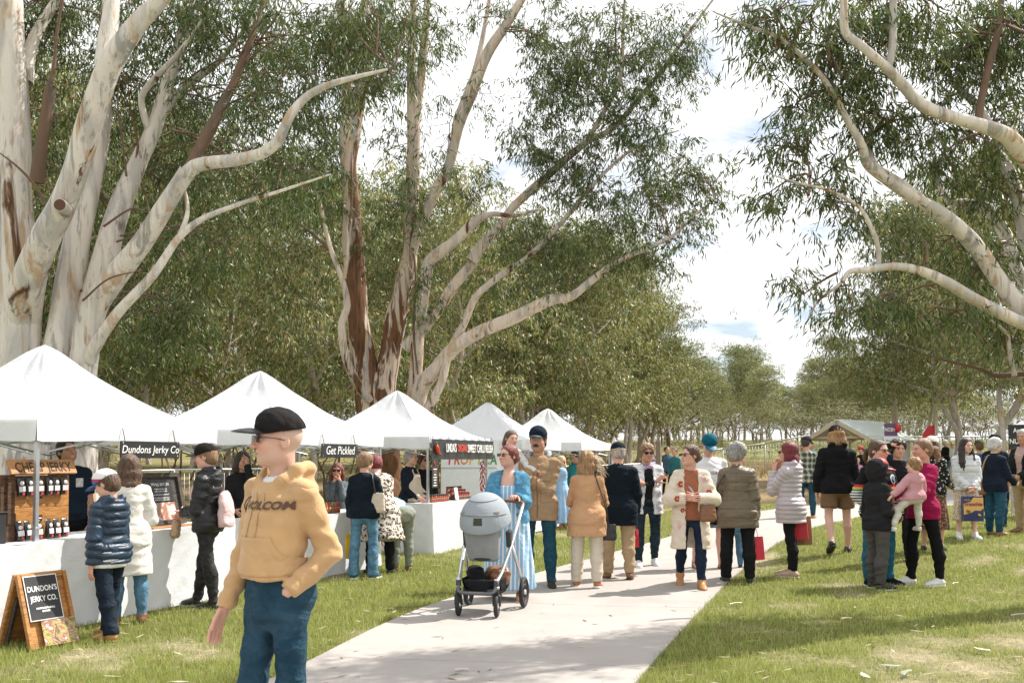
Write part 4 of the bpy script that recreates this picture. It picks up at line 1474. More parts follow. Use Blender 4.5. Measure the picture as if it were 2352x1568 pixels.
# --- the dark-barked gum in the middle
YM = 23.5
bx = wp(880, 1050, YM)[0]
t = Tree('gum_tree', 'tall gum tree with dark stringy bark forking behind the chilli relish stall', (bx, YM, float(gz(bx, YM))), BARK_MID)
t.pxlimb([(872, 1240), (868, 1080), (862, 960), (848, 900), (832, 800), (818, 690), (813, 600), (806, 480), (801, 370), (806, 290), (812, 220)], [130, 98, 82, 62, 58, 51, 46, 41, 42, 50, 52], YM, 'trunk', n=18, rough=.07)
t.pxlimb([(806, 250), (792, 170, .1), (790, 80, .2), (784, 0, .3), (778, -120, .4)], [34, 30, 26, 22, 14], YM)
t.pxlimb([(822, 240), (834, 170, -.2), (842, 100, -.3), (838, 0, -.3), (846, -110, -.3)], [32, 28, 24, 20, 12], YM, mat=BARK_LIMB)
t.pxlimb([(876, 1100), (880, 940), (888, 870), (904, 760), (931, 640), (944, 545), (947, 420), (951, 310), (946, 220), (946, 120), (949, 10), (952, -110)], [90, 66, 50, 46, 42, 38, 30, 30, 28, 20, 16, 10], YM, 'trunk', n=16, rough=.08)
t.pxlimb([(950, 300), (960, 225, -.1), (971, 140, -.2), (982, 0, -.3), (990, -100, -.3)], [26, 24, 21, 16, 10], YM, mat=BARK_LIMB)
t.pxlimb([(938, 620), (965, 520, -.3), (1000, 440, -.5), (1030, 384, -.6), (1054, 290, -.7), (1088, 205, -.8), (1120, 122, -.9), (1162, 58, -1.0), (1200, -4, -1.1), (1240, -80, -1.1)], [20, 22, 24, 24, 25, 26, 24, 22, 19, 12], YM, mat=BARK_LIMB)
t.pxlimb([(1040, 360, -.6), (1048, 280, -.4), (1085, 180, -.2), (1110, 80, 0), (1130, -40, 0)], [14, 16, 14, 12, 7], YM, mat=BARK_LIMB)
t.pxlimb([(948, 960), (962, 760, -.3), (976, 660, -.5), (984, 605, -.6), (1008, 582, -.7), (1048, 551, -.9), (1090, 510, -1.0), (1128, 492, -1.1), (1180, 495, -1.2), (1240, 480, -1.3)], [34, 28, 24, 26, 26, 25, 22, 14, 10, 6], YM, mat=BARK_LIMB)
t.pxlimb([(1082, 600, -.6), (1110, 560, -.6), (1150, 520, -.6), (1176, 479, -.6), (1258, 403, -.5), (1346, 328, -.4), (1415, 287, -.3), (1516, 167, 0), (1600, 50, .2), (1660, -30, .3)], [30, 26, 22, 20, 18, 16, 13, 10, 7, 4], YM, mat=BARK_LIMB)
t.pxlimb([(1346, 328, -.4), (1390, 252, -.5), (1426, 170, -.5), (1432, 38, -.5), (1440, -60, -.5)], [13, 11, 9, 7, 4], YM, mat=BARK_LIMB)
t.pxlimb([(955, 1020, -.2), (962, 905, -.4), (1006, 842, -.7), (1042, 800, -.9), (1096, 766, -1.1), (1174, 732, -1.4), (1262, 690, -1.7), (1310, 682, -1.9), (1352, 650, -2.0), (1400, 612, -2.1), (1450, 586, -2.2), (1540, 545, -2.3), (1610, 480, -2.4)], [40, 38, 34, 32, 31, 29, 25, 20, 18, 14, 10, 7, 4], YM, n=14, mat=BARK_LIMB)
t.pxlimb([(980, 940, -.6), (1012, 884, -.8), (1034, 802, -.9), (1064, 746, -1.0), (1092, 684, -1.1), (1138, 641, -1.2), (1222, 582, -1.2), (1300, 500, -1.1), (1340, 450, -1.0), (1415, 372, -.8), (1491, 321, -.6), (1560, 300, -.5)], [22, 20, 18, 17, 16, 14, 12, 11, 9, 7, 5, 3], YM, mat=BARK_LIMB)
t.pxlimb([(930, 800, -.2), (1000, 720, -.4), (1040, 660, -.4), (1090, 600, -.5)], [30, 26, 24, 22], YM, mat=BARK_LIMB)
t.pxlimb([(850, 920, -.3), (826, 890, -.5), (797, 828, -.6), (784, 750, -.7), (797, 702, -.7), (786, 642, -.8), (760, 574, -.8), (742, 500, -.8), (722, 400, -.8)], [20, 20, 19, 17, 17, 14, 11, 8, 5], YM, mat=BARK_LIMB)
t.pxlimb([(790, 640, -.8), (800, 560, -.7), (796, 520, -.7)], [10, 7, 4], YM, mat=BARK_LIMB)
t.pxlimb([(762, 578, -.8), (735, 552, -.8), (706, 528, -.9), (672, 505, -.9)], [9, 8, 6, 4], YM, mat=DEADW)
t.pxlimb([(948, 560, -.2), (955, 640, -.5), (950, 760, -.6), (960, 860, -.6)], [5, 7, 7, 4], YM, mat=DEADW, n=6)
t.foliage([
    (830, 90, 23.61, 110, 110, 1.72), (740, 420, 23.16, 70, 130, 1.15), (900, 330, 22.93, 60, 100, 0.80, .5), (930, 470, 22.70, 90, 90, 0.80), (1000, 300, 22.47, 70, 110, 0.92, .35), (1080, 420, 22.24, 70, 90, 0.92, .35),
    (960, 80, 22.93, 110, 110, 1.38, .5), (1120, 200, 22.24, 60, 90, 0.80, .35), (1130, 20, 22.24, 90, 60, 1.03, .45), (1260, 90, 22.24, 80, 130, 1.03), (1240, 290, 22.47, 90, 130, 1.15, .7), (1330, 180, 22.70, 100, 140, 1.26),
    (1330, 400, 22.47, 110, 110, 1.15), (1440, 110, 22.93, 110, 130, 1.26), (1440, 270, 22.93, 110, 100, 1.03), (1560, 110, 23.39, 80, 120, 0.92), (1540, 380, 22.47, 110, 90, 1.03), (1480, 480, 22.01, 120, 80, 1.03),
    (1620, 420, 22.01, 70, 80, 0.80), (1590, 520, 21.55, 70, 50, 0.69), (1380, 560, 21.67, 130, 70, 1.03), (1500, 600, 21.32, 80, 50, 0.69), (1240, 560, 22.47, 110, 80, 0.92), (1120, 620, 23.61, 90, 70, 0.80, .6),
    (980, 660, 22.47, 60, 100, 0.57, .7), (840, 560, 23.61, 60, 120, 0.69, .6), (700, 330, 23.39, 80, 90, 0.92), (1290, 660, 21.78, 80, 45, 0.69, .7)],
    per=50, spread=.42, dens=7, L=(.12, .20), W=(.019, .031))
n2 = t.done()

# --- the gum reaching in from the right
YR = 9.9
bx = wp(2480, 1050, YR)[0]
t = Tree('gum_tree', 'pale smooth-barked gum tree reaching in from the right edge', (bx, YR + .3, float(gz(bx, YR))), BARK)
t.pxlimb([(2510, 1310, .3), (2496, 1000, .3), (2470, 820, .3), (2440, 690, .2), (2420, 560, .2), (2408, 420, .2), (2400, 250, .2), (2396, 60, .1), (2390, -160, 0)], [150, 116, 104, 92, 80, 70, 60, 52, 40], YR, 'trunk', n=18)
t.pxlimb([(2470, 800, .2), (2410, 764, 0), (2352, 744, -.1), (2306, 722, -.3), (2234, 684, -.5), (2174, 648, -.7), (2114, 622, -.8), (2054, 612, -.9), (1990, 620, -1.0), (1952, 624, -1.0), (1930, 652, -1.0), (1880, 690, -1.1), (1862, 722, -1.1)], [40, 34, 30, 29, 28, 24, 20, 18, 16, 12, 8, 6, 4], YR)
t.pxlimb([(2450, 820, .2), (2400, 770, .1), (2352, 714, .1), (2294, 642, .1), (2234, 558, 0), (2162, 492, -.2), (2102, 456, -.3), (2030, 408, -.4), (1990, 374, -.5), (1980, 336, -.6), (1946, 276, -.7), (1886, 174, -.8), (1796, 92, -.9), (1718, 60, -1.0), (1640, 28, -1.1)], [46, 42, 40, 38, 36, 32, 28, 24, 22, 20, 17, 13, 10, 7, 3], YR, n=14)
t.pxlimb([(2130, 470, -.3), (2070, 424, -.3), (2010, 384, -.4), (1996, 345, -.3), (2000, 290, -.2), (1970, 258, -.2)], [22, 22, 20, 18, 13, 8], YR)
t.pxlimb([(2420, 420, .1), (2352, 354, -.3), (2306, 308, -.5), (2234, 283, -.7), (2168, 264, -.8), (2114, 238, -.9), (2062, 182, -1.0), (2030, 150, -1.1), (1982, 108, -1.2), (1942, 72, -1.2), (1938, 0, -1.2), (1930, -90, -1.2)], [46, 42, 36, 32, 30, 28, 25, 22, 20, 19, 16, 11], YR, n=14)
t.pxlimb([(2246, 284, -.6), (2256, 220, -.5), (2272, 150, -.4), (2294, 60, -.3), (2302, -40, -.2)], [20, 18, 18, 16, 12], YR, mat=DEADW)
t.pxlimb([(2040, 160, -1.0), (2050, 100, -1.0), (2052, 0, -.9), (2060, -80, -.9)], [17, 18, 17, 12], YR)
t.pxlimb([(2420, 640, .4), (2366, 560, .6), (2336, 450, .8), (2310, 380, .9), (2290, 350, 1.0)], [44, 40, 30, 28, 20], YR)
t.pxlimb([(2440, 700, .4), (2352, 640, .8), (2310, 540, 1.0), (2272, 482, 1.1), (2230, 468, 1.2), (2180, 462, 1.2), (2152, 414, 1.3), (2148, 360, 1.3)], [36, 32, 30, 28, 24, 18, 14, 9], YR)
t.pxlimb([(2300, 330, .0), (2240, 240, .3), (2196, 196, .5), (2170, 150, .7)], [24, 20, 14, 8], YR)
t.pxlimb([(2018, 612, -.9), (2018, 580, -.9), (2006, 534, -1.0), (1972, 475, -1.1), (1904, 438, -1.2), (1830, 420, -1.3), (1770, 400, -1.4)], [12, 11, 10, 8, 7, 5, 3], YR)
t.pxlimb([(2330, 862, .3), (2318, 800, .2), (2312, 766, .2), (2276, 734, .1)], [11, 10, 9, 5], YR)
t.pxlimb([(2460, 860, .6), (2352, 858, .6), (2290, 862, .6), (2250, 846, .5), (2174, 828, .4), (2120, 812, .4)], [16, 13, 12, 8, 6, 3], YR, mat=DEADW)
t.foliage([
    (1790, 60, 9.15, 130, 90, 0.68), (1720, 60, 9.08, 80, 50, 0.38), (1920, 130, 9.30, 130, 110, 0.68), (1860, 200, 9.23, 90, 80, 0.53), (2080, 60, 9.45, 130, 100, 0.75), (2060, 280, 9.60, 110, 90, 0.60),
    (2230, 120, 9.90, 110, 130, 0.75), (2320, 80, 10.20, 110, 130, 0.75), (2200, 360, 10.20, 120, 80, 0.60), (2290, 420, 10.65, 100, 90, 0.60), (1990, 240, 9.45, 90, 80, 0.45), (1800, 330, 9.15, 90, 70, 0.53),
    (1900, 390, 9.15, 90, 60, 0.45), (1780, 430, 9.00, 70, 70, 0.45), (1930, 480, 9.15, 90, 60, 0.45), (2040, 520, 9.38, 70, 50, 0.38), (1850, 640, 9.15, 60, 70, 0.38), (1930, 700, 9.23, 80, 60, 0.45),
    (2060, 690, 9.60, 90, 60, 0.45), (2170, 720, 9.90, 90, 50, 0.53), (2250, 600, 10.35, 90, 70, 0.60), (2300, 760, 10.35, 80, 60, 0.53), (2160, 560, 10.20, 70, 60, 0.45, .7), (2000, 20, 9.30, 110, 60, 0.53), (2310, 260, 10.65, 80, 90, 0.60)],
    per=50, spread=.30, dens=38, L=(.08, .13), W=(.012, .019), warm=.15)
n3 = t.done()

# --- gum trees standing behind
def gum_proto(name, H, seed, nleaf=15000, trunk_r=.15, base_cr=.28, bark=None):
    global rng
    keep = rng
    rng = np.random.default_rng(seed)
    tr = Tree(name, 'x', (0, 0, 0), bark or BARK_FAR)
    stems = rng.integers(2, 4)
    ends = []
    for k in range(stems):
        a = rng.uniform(0, 2 * PI); sp = rng.uniform(.05, .20) * H
        p = [np.array([.25 * k * math.cos(a), .25 * k * math.sin(a), -.3])]
        nseg = 6
        for i in range(1, nseg + 1):
            f = i / nseg
            p.append(np.array([math.cos(a) * sp * f ** 1.5 + rng.normal(0, .02 * H), math.sin(a) * sp * f ** 1.5 + rng.normal(0, .02 * H), f * H * .9]))
        tr.limb(p, list(trunk_r * (1 - .3 * (k > 0)) * np.array([1.25, .95, .8, .62, .45, .28, .1])), 'trunk', n=9)
        for i in range(2, nseg + 1):
            for b in range(2):
                aa = rng.uniform(0, 2 * PI); L = rng.uniform(.14, .26) * H * (1.15 - .5 * i / nseg)
                e = p[i] + np.array([math.cos(aa) * L, math.sin(aa) * L, L * rng.uniform(.25, .9)])
                tr.limb([p[i], (p[i] + e) / 2 + rng.normal(0, .04 * L, 3), e], [trunk_r * .38 * (1.1 - i / 8), trunk_r * .25, .02], n=6)
                ends.append(e); ends.append((p[i] * .4 + e * .6))
        ends.append(p[-1])
    ends = np.array(ends)
    per = 25
    m = nleaf // per
    C = ends[rng.integers(0, len(ends), m)] + rng.normal(0, 1, (m, 3)) * np.array([.058, .058, .042]) * H
    C = C[C[:, 2] > base_cr * H * rng.uniform(.5, 1.3, len(C))]
    tr.leaf.append(clusters(C, per, .046 * H, (.012 * H, .022 * H), (.0028 * H, .0044 * H), 1.0, .25))
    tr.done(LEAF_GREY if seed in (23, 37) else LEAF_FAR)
    rng = keep
    return tr.root
def place_tree(proto, x, y, sc, rz, label, group, first=False, zsc=1.0):
    o = proto if first else copy_tree(proto)
    o.location = (x, y, float(gz(x, y)) - .05); o.rotation_euler = (0, 0, rz); o.scale = (sc, sc, sc * zsc)
    return tag(o, label, 'tree', group)
protos = [gum_proto('background_gum_tree', 12.0, 11, 33000), gum_proto('background_gum_tree', 12.0, 23, 33000, base_cr=.14), gum_proto('background_gum_tree', 12.0, 37, 33000, base_cr=.20), gum_proto('background_gum_tree', 12.0, 58, 31000, base_cr=.12)]
BG = [  # measured base x, depth, prototype, scale, turn, label
    (330, 27, 0, .86, .3, 'grey green gum tree with forked stems right of the huge pale gum'),
    (520, 31, 1, .92, 1.4, 'bushy gum tree above the peak of the second white tent'),
    (690, 28, 2, .80, 2.2, 'gum tree with slanting pale limbs left of the dark-barked gum'),
    (120, 30, 3, 1.05, .9, 'shaded gum tree behind the stems of the huge pale gum'),
    (-60, 27, 1, 1.05, 3.9, 'shaded gum tree at the left edge behind the huge pale gum'),
    (250, 40, 2, 1.10, 3.1, 'tall dim gum tree showing between the huge pale gum stems'),
    (600, 43, 3, 1.08, 4.0, 'tall dim gum tree behind the second white tent'),
    (880, 37, 0, .92, 5.0, 'tall gum tree behind the forks of the dark-barked gum'),
    (1060, 31, 1, .84, .2, 'gum tree with low foliage above the third and fourth tents'),
    (1200, 36, 3, .86, 2.6, 'broad gum tree above the fourth white tent'),
    (1330, 39, 2, .84, 1.1, 'silvery gum tree above the fifth white tent'),
    (1440, 45, 1, .80, 4.4, 'rounded gum tree at the right end of the left grove'),
    (1490, 52, 0, .70, 3.3, 'smaller gum tree stepping down beside the open sky'),
    (1080, 50, 2, 1.05, 5.5, 'tall distant gum tree above the middle of the tent row'),
    (2045, 44, 0, 1.00, 1.9, 'slender gum tree rising behind the picnic shelter'),
    (2190, 40, 3, .98, 3.0, 'dense dark gum tree right of the picnic shelter'),
    (2300, 34, 2, 1.0, .7, 'pale-stemmed gum tree behind the right-hand white tent'),
    (2420, 38, 1, 1.1, 2.4, 'gum tree at the right edge behind the white tent'),
    (2130, 58, 1, 1.05, 2.0, 'gum tree in the gap behind the red flag'),
]
BG += [(1250, 41, 3, .90, 4.9, 'full grey green gum tree above the gap between the fourth and fifth tents'), (1390, 47, 0, .86, .4, 'full rounded gum tree right of the fifth tent'), (1475, 49, 3, .74, 2.1, 'low rounded gum tree where the left grove ends')]
seen = set()
for px, Y, k, sc, rz, lab in BG:
    x = (px - CX) / FPX * Y
    place_tree(protos[k], x, Y, sc, rz, lab, 'gum trees behind the market', k not in seen); seen.add(k)
for i in range(26):
    px = 1480 + i * 27 + rng.uniform(-14, 14); Y = rng.uniform(92, 125)
    hgt = np.interp(px, [1480, 1560, 1640, 1760, 1900, 2000, 2200], [12.5, 10.0, 8.0, 8.6, 8.8, 9.0, 11]) * rng.uniform(.72, 1.3) * Y / 105
    x = (px - CX) / FPX * Y
    place_tree(protos[i % 4], x, Y, hgt / 12, rng.uniform(0, 6.28), 'distant grey green gum tree in the far wood beyond the fence', 'far wood beyond the fence', zsc=rng.uniform(.85, 1.0))

# --- scrub closing the gaps under the crowns
shrub0 = gum_proto('scrub_bush', 3.2, 71, 4200, trunk_r=.02, base_cr=.02, bark=TWIG)
def scrub(spots, label, group):
    global _sh1
    for x, y, sc, zs in spots:
        o = shrub0 if _sh1 else copy_tree(shrub0); _sh1 = False
        o.location = (x, y, float(gz(x, y)) - .1); o.rotation_euler = (0, 0, rng.uniform(0, 6.28)); o.scale = (sc * (1.5 if y < 60 else 2.4), sc * 1.5, sc * zs)
        tag(o, label, 'bush', group)
_sh1 = True
scrub([((px - CX) / FPX * Y, Y, sc, .9) for px, Y, sc in [(rng.uniform(-150, 1480), rng.uniform(30, 50), rng.uniform(.6, 1.2)) for _ in range(34)]], 'low grey green scrub bush under the gum trees behind the stalls', 'scrub behind the stalls')
scrub([((px - CX) / FPX * Y, Y, sc, .95) for px, Y, sc in [(-160 + i * 58 + rng.uniform(-20, 20), rng.uniform(46, 60), rng.uniform(1.7, 2.5)) for i in range(30)]], 'tall dark thicket bush far behind the stalls', 'thicket behind the stalls')
scrub([((px - CX) / FPX * Y, Y, sc, .8) for px, Y, sc in [(1400 + i * 32 + rng.uniform(-15, 15), rng.uniform(82, 91), rng.uniform(1.1, 1.7)) for i in range(31)]], 'low scrub bush along the foot of the far wood', 'scrub under the far wood')
scrub([((px - CX) / FPX * Y, Y, sc, .8) for px, Y, sc in [(1440 + i * 40 + rng.uniform(-15, 15), rng.uniform(64, 74), rng.uniform(.5, .8)) for i in range(20)]], 'low scrub bush on the bank behind the far fence', 'scrub behind the far fence')
scrub([((px - CX) / FPX * Y, Y, sc, .95) for px, Y, sc in [(1380 + i * 36 + rng.uniform(-12, 12), rng.uniform(130, 142), rng.uniform(1.9, 2.8)) for i in range(30)]], 'dense bush closing the gaps behind the far wood', 'bushes behind the far wood')
for i in range(17):
    px = -140 + i * 98 + rng.uniform(-30, 30); Y = rng.uniform(58, 70)
    place_tree(protos[(i * 3 + 1) % 4], (px - CX) / FPX * Y, Y, rng.uniform(1.0, 1.25) * (1.0 if px < 1100 else .8), rng.uniform(0, 6.28), 'dim gum tree deep in the grove far behind the stalls', 'deep grove behind the stalls')

# ---------------------------------------------------------------- market tents
def tent_material():
    t = NT('tent_vinyl')
    oc = t.coord('Object')
    n = t.noise(oc, 2.2, 4.0, .6, 1.2); n2 = t.noise(oc, 9.0, 4.0)
    c = t.mix(t.math('MULTIPLY', t.ramp(n2, [(.5, 0.0), (.8, 1.0)]), .35), (.74, .75, .77), (.64, .64, .63))
    t.set(Base_Color=c, Roughness=.55, Specular_IOR_Level=.35)
    t.bump(t.math('ADD', n, t.math('MULTIPLY', n2, .2)), .25, .05)
    tr = t.n('BsdfTranslucent'); mx = t.n('MixShader')
    t.l(c, tr.inputs[0]); mx.inputs[0].default_value = .14
    t.l(t.b.outputs[0], mx.inputs[1]); t.l(tr.outputs[0], mx.inputs[2]); t.l(mx.outputs[0], t.out.inputs[0])
    return t.m
VINYL = tent_material()
STEEL = plain('galvanised_steel', (.50, .51, .53), .38, metal=.85, var=.1)
DKSTEEL = plain('dark_steel', (.12, .12, .125), .45, metal=.6)
BLACK = plain('matt_black', (.014, .014, .015), .6)
BOARD_BLACK = plain('board_black', (.018, .018, .020), .45, var=.3)
WHITE_PAINT = plain('white_lettering', (.80, .80, .78), .6, var=.04)
TENT_RZ = math.atan2(TENT_U[1], TENT_U[0])
TC = [(-4.77, 10.13), (-3.37, 13.3), (-1.97, 17.05), (-.51, 20.8), (.85, 23.6)]
HS, EAVE, VAL, RISE = 1.2, 1.83, .185, .86

def make_tent(label, c, rz=TENT_RZ, seed=0.0, hs=HS, eave=EAVE, rise=RISE):
    x, y = c
    g0 = float(gz(x, y))
    root = empty('market_tent', (x, y, g0), rz, label=label, cat='tent', group='white market tents')
    vs, fs, off = [], [], 0
    na, nr = 20, 20
    for k in range(4):                                   # four sewn panels meeting at the hips
        a = np.linspace(-1, 1, na + 1)[None, :]; rr = np.linspace(0, 1, nr + 1)[:, None] ** 1.0
        tt = 1 - rr
        Z = eave + rise * (tt + 0 * a) ** 1.5 - .05 * (1 - a ** 2) * np.sin(PI * tt) - rise * .05 * np.exp(-(rr / .05) ** 2)
        Z = Z + .007 * np.sin(5 * a + 1.3 * k + seed) * np.sin(PI * tt) + .012 * np.sin(9 * a + 3 * rr + seed + k) * np.exp(-((tt - .85) / .14) ** 2) + .006 * np.sin(11 * a * rr + 6 * rr + seed) * np.sin(PI * tt)
        p = np.stack([a * rr * hs, -rr * hs + 0 * a, Z], -1).reshape(-1, 3) @ rotz(k * PI / 2).T
        i = np.arange((nr + 1) * (na + 1)).reshape(nr + 1, na + 1)
        vs.append(p); fs.append(np.stack([i[:-1, :-1], i[1:, :-1], i[1:, 1:], i[:-1, 1:]], -1).reshape(-1, 4) + off); off += len(p)
    v, q = np.concatenate(vs), np.concatenate(fs)
    can = link('canopy', mesh_np('canopy', v, q), VINYL, root)
    for k in range(4):
        M = rotz(k * PI / 2)
        xs = np.linspace(-1, 1, 40); vs = []
        for a in range(4):
            f = a / 3
            for xx in xs:
                w = (.010 * math.sin(11 * xx + seed + k) + .006 * math.sin(27 * xx + 2 * seed)) * f
                drop = VAL * f * (1 + .05 * math.sin(5 * xx + seed * 2 + k) * (abs(xx) < .97))
                vs.append(M @ np.array([xx * (hs + .012), -hs - .012 - w, eave + .004 - drop]))
        fs = np.array([(a * 40 + b, a * 40 + b + 1, (a + 1) * 40 + b + 1, (a + 1) * 40 + b) for a in range(3) for b in range(39)])
        link('valance', mesh_np('valance', np.array(vs), fs), VINYL, root)
    for sx in (-1, 1):
        for sy in (-1, 1):
            m = MB(); px, py = sx * (hs - .03), sy * (hs - .03)
            m.box((px, py, eave / 2 - .02), (.036, .036, eave + .0)); m.box((px, py, .45), (.044, .044, .9)); m.box((px, py, eave - .10), (.055, .055, .07)); m.box((px, py, .004), (.11, .11, .01))
            m.build('leg', STEEL, root, bevel=.003)
    m = MB()
    for k in range(4):                                   # folding trusses under the roof
        M = rotz(k * PI / 2)
        for a in range(2):
            x0, x1 = -hs + .05 + a * (hs - .05), -hs + .05 + (a + 1) * (hs - .05)
            m.tube([M @ np.array([x0, -hs + .03, eave - .07]), M @ np.array([x1, -hs + .03, eave - .30])], .010, 4)
            m.tube([M @ np.array([x0, -hs + .045, eave - .30]), M @ np.array([x1, -hs + .045, eave - .07])], .010, 4)
        m.tube([M @ np.array([-hs + .05, -hs + .05, eave - .08]), M @ np.array([0, 0, eave + .25])], .011, 4)
    m.tube([(0, 0, eave + .0), (0, 0, eave + rise * .93)], .016, 6)
    m.build('roof_truss', STEEL, root)
    return root

tents = [make_tent(l, c, seed=1.7 * i) for i, (l, c) in enumerate(zip((
    'nearest white peaked tent, over the jerky stall', 'white peaked tent over the pickle stall, second in the row', 'white peaked tent over the chilli relish stall, third in the row',
    'fourth white peaked tent in the row, half hidden behind the third', 'fifth and farthest white peaked tent in the row'), TC))]
RT = (12.75, 21.3)
rtent = make_tent('white peaked tent at the right edge with a black name sign', RT, R(100), 3.3, 1.35, 2.0, .95)

def tl(i, lx, ly, z=0.0):
    """tent frame -> world; lx along the row, -ly towards the path"""
    c, s = math.cos(TENT_RZ), math.sin(TENT_RZ)
    return np.array([TC[i][0] + c * lx - s * ly, TC[i][1] + s * lx + c * ly, z + float(gz(*TC[i]))])

def cloth_table(label, i, x0, x1, y0, y1, h=.77, seed=0.0, name='tablecloth'):
    """white vinyl cover hanging to the ground over a trestle; x0..x1 along the row, y0 front"""
    P = []; nseg = 0
    corners = [(x0, y1), (x0, y0), (x1, y0), (x1, y1)]
    line = []
    for a in range(3):
        A, B = np.array(corners[a]), np.array(corners[a + 1])
        k = max(8, int(np.linalg.norm(B - A) / .045))
        for b in range(k + (a == 2)):
            line.append((A + (B - A) * b / k, a))
    cen = np.array([(x0 + x1) / 2, (y0 + y1) / 2])
    rows = 16; vs = []
    for r_ in range(rows + 1):
        f = r_ / rows
        for (p, a) in line:
            nrm = [(-1, 0), (0, -1), (1, 0)][a]
            s_ = p[0] * (1 if a == 1 else .6) + p[1] * .8
            d = f * (.018 * math.sin(4.1 * s_ + seed + 2.2 * f) + .012 * math.sin(9.7 * s_ + 3 * f + seed * 2)) + .007 * math.sin(17 * s_ + 11 * f) * math.sin(9 * f + s_ * 3) + .02 * f
            vs.append((p[0] + nrm[0] * d, p[1] + nrm[1] * d, h * (1 - f) + .012))
    L = len(line)
    fs = [(r_ * L + b, (r_ + 1) * L + b, (r_ + 1) * L + b + 1, r_ * L + b + 1) for r_ in range(rows) for b in range(L - 1)]
    m = MB(); m.add(vs, fs, True)
    m.add([(x0, y0, h + .012), (x1, y0, h + .012), (x1, y1, h + .012), (x0, y1, h + .012)], [(0, 1, 2, 3)])
    o = m.build(name, VINYL, None, (TC[i][0], TC[i][1], float(gz(*TC[i]))), TENT_RZ)
    return tag(o, label, 'tablecloth', 'white table covers')
cloth_table('long white vinyl table cover on the jerky stall', 0, -2.3, 1.42, -1.30, -.62, .77, 0.3)
cloth_table('white vinyl table cover on the pickle stall', 1, -1.45, .95, -1.30, -.62, .76, 1.3)
cloth_table('white vinyl table cover on the chilli relish stall corner', 2, -1.30, .75, -1.30, -.30, .78, 2.1)
cloth_table('white table cover under the fifth tent behind the blue dress', 4, -1.1, 1.0, -1.25, -.6, .78, 3.0)
cloth_table('white table cover under the fourth tent', 3, -1.1, 1.0, -1.22, -.6, .78, 4.0)

def at_tent(name, i, lx, ly, z, rz=0.0, **k):
    p = tl(i, lx, ly, z)
    return empty(name, tuple(p), TENT_RZ + rz, **k)

# --- hanging name boards
def name_board(label, i, x0, x1, ztop, hgt, words, size, y=-HS - .05, shear=.18, sx=1.0):
    r = at_tent('hanging_sign', i, (x0 + x1) / 2, y, ztop - hgt / 2, label=label, cat='sign')
    w = x1 - x0
    MB().box((0, 0, 0), (w, .012, hgt)).build('board', BOARD_BLACK, r, bevel=.002)
    text('lettering', words, size, WHITE_PAINT, r, (0, -.0075, 0), shear=shear, sx=sx)
    m = MB()
    for sx_ in (-1, 1):
        for sz in (-1, 1):
            m.lathe([(.007, 0), (.006, .003)], (sx_ * (w / 2 - .03), -.0065, sz * (hgt / 2 - .02)), 8, rotx(PI / 2))
    m.build('screws', STEEL, r)
    m = MB()
    for sx_ in (-1, 1): m.tube([(sx_ * (w / 2 - .06), 0, hgt / 2), (sx_ * (w / 2 - .06), .03, hgt / 2 + .12)], .004, 5)
    m.build('hanger', BLACK, r)
    return r
name_board('black hanging board lettered Dundons Jerky Co', 0, -.27, .55, 1.66, .165, 'Dundons Jerky Co', .106)
name_board('black hanging board lettered Get Pickled', 1, -.46, .42, 1.665, .175, 'Get Pickled', .15)

# --- jerky display
WOOD = None
def wood_material(name, c0, c1, scale=1.0, rough=.5):
    t = NT(name)
    v = t.coord('Object', (2.2 * scale, 9 * scale, 16 * scale))
    n = t.noise(v, 2.4, 5.0, .6, 1.6); n2 = t.noise(t.coord('Object', (2, 30, 60)), 3.0, 3.0)
    c = t.mix(t.ramp(n, [(.36, 0.0), (.62, 1.0)]), c0, c1)
    c = t.mix(t.math('MULTIPLY', n2, .35), c, tuple(.5 * a for a in c0))
    t.set(Base_Color=c, Roughness=rough, Specular_IOR_Level=.35)
    t.bump(t.math('ADD', n, n2), .25, .006)
    return t.m
PINE = wood_material('varnished_pine', (.30, .12, .035), (.55, .27, .08))
CHAR = wood_material('charred_timber', (.028, .016, .010), (.13, .065, .03), rough=.7)
ORANGE_WOOD = wood_material('orange_timber', (.34, .15, .05), (.52, .25, .09))
r = at_tent('jerky_display', 0, -.98, -1.02, .784, label='wooden jerky display board with a slanted lettered header on the first table', cat='display')
W, Hh = .62, .56
for k in range(4):
    MB().box((0, 0, .07 + k * .14), (W, .022, .137)).build('plank', PINE, r, bevel=.003)
for k, (dx, dz, hh) in enumerate(((-.355, .36, .42), (-.345, .12, .24), (-.41, .37, .40))):
    MB().box((dx, .0 + .01 * k, dz - .0), (.075 if k != 1 else .10, .10, hh)).build('side_timber', CHAR, r, bevel=.004)
hb = MB().box((0, 0, 0), (W + .10, .025, .135), rotx(R(-24))).build('header_board', ORANGE_WOOD, r, (-.03, -.05, Hh + .075), bevel=.004)
text('lettering', 'CHEAP JERKY', .125, plain('burnt_lettering', (.05, .035, .025), .8), hb, (0, -.018 * math.cos(R(24)) , .0 - .018 * math.sin(R(24)) * -1 * -.4), (PI / 2 - R(24), 0, 0), bold=.002, sx=.82)
for z in (.185, .315 + .07):
    MB().box((-.02, -.014, z), (.052, .006, .052)).build('price_tag', BLACK, r)
    MB().box((-.02, -.0175, z), (.036, .002, .010)).build('price_line', WHITE_PAINT, r)
BAGM = plain('foil_bag_black', (.022, .022, .024), .28, spec=.6, bump=.25, bscale=18)
BAGL = plain('bag_label', (.62, .60, .60), .45, var=.2, vscale=30)
REDM = plain('red_sticker', (.45, .05, .04), .5)
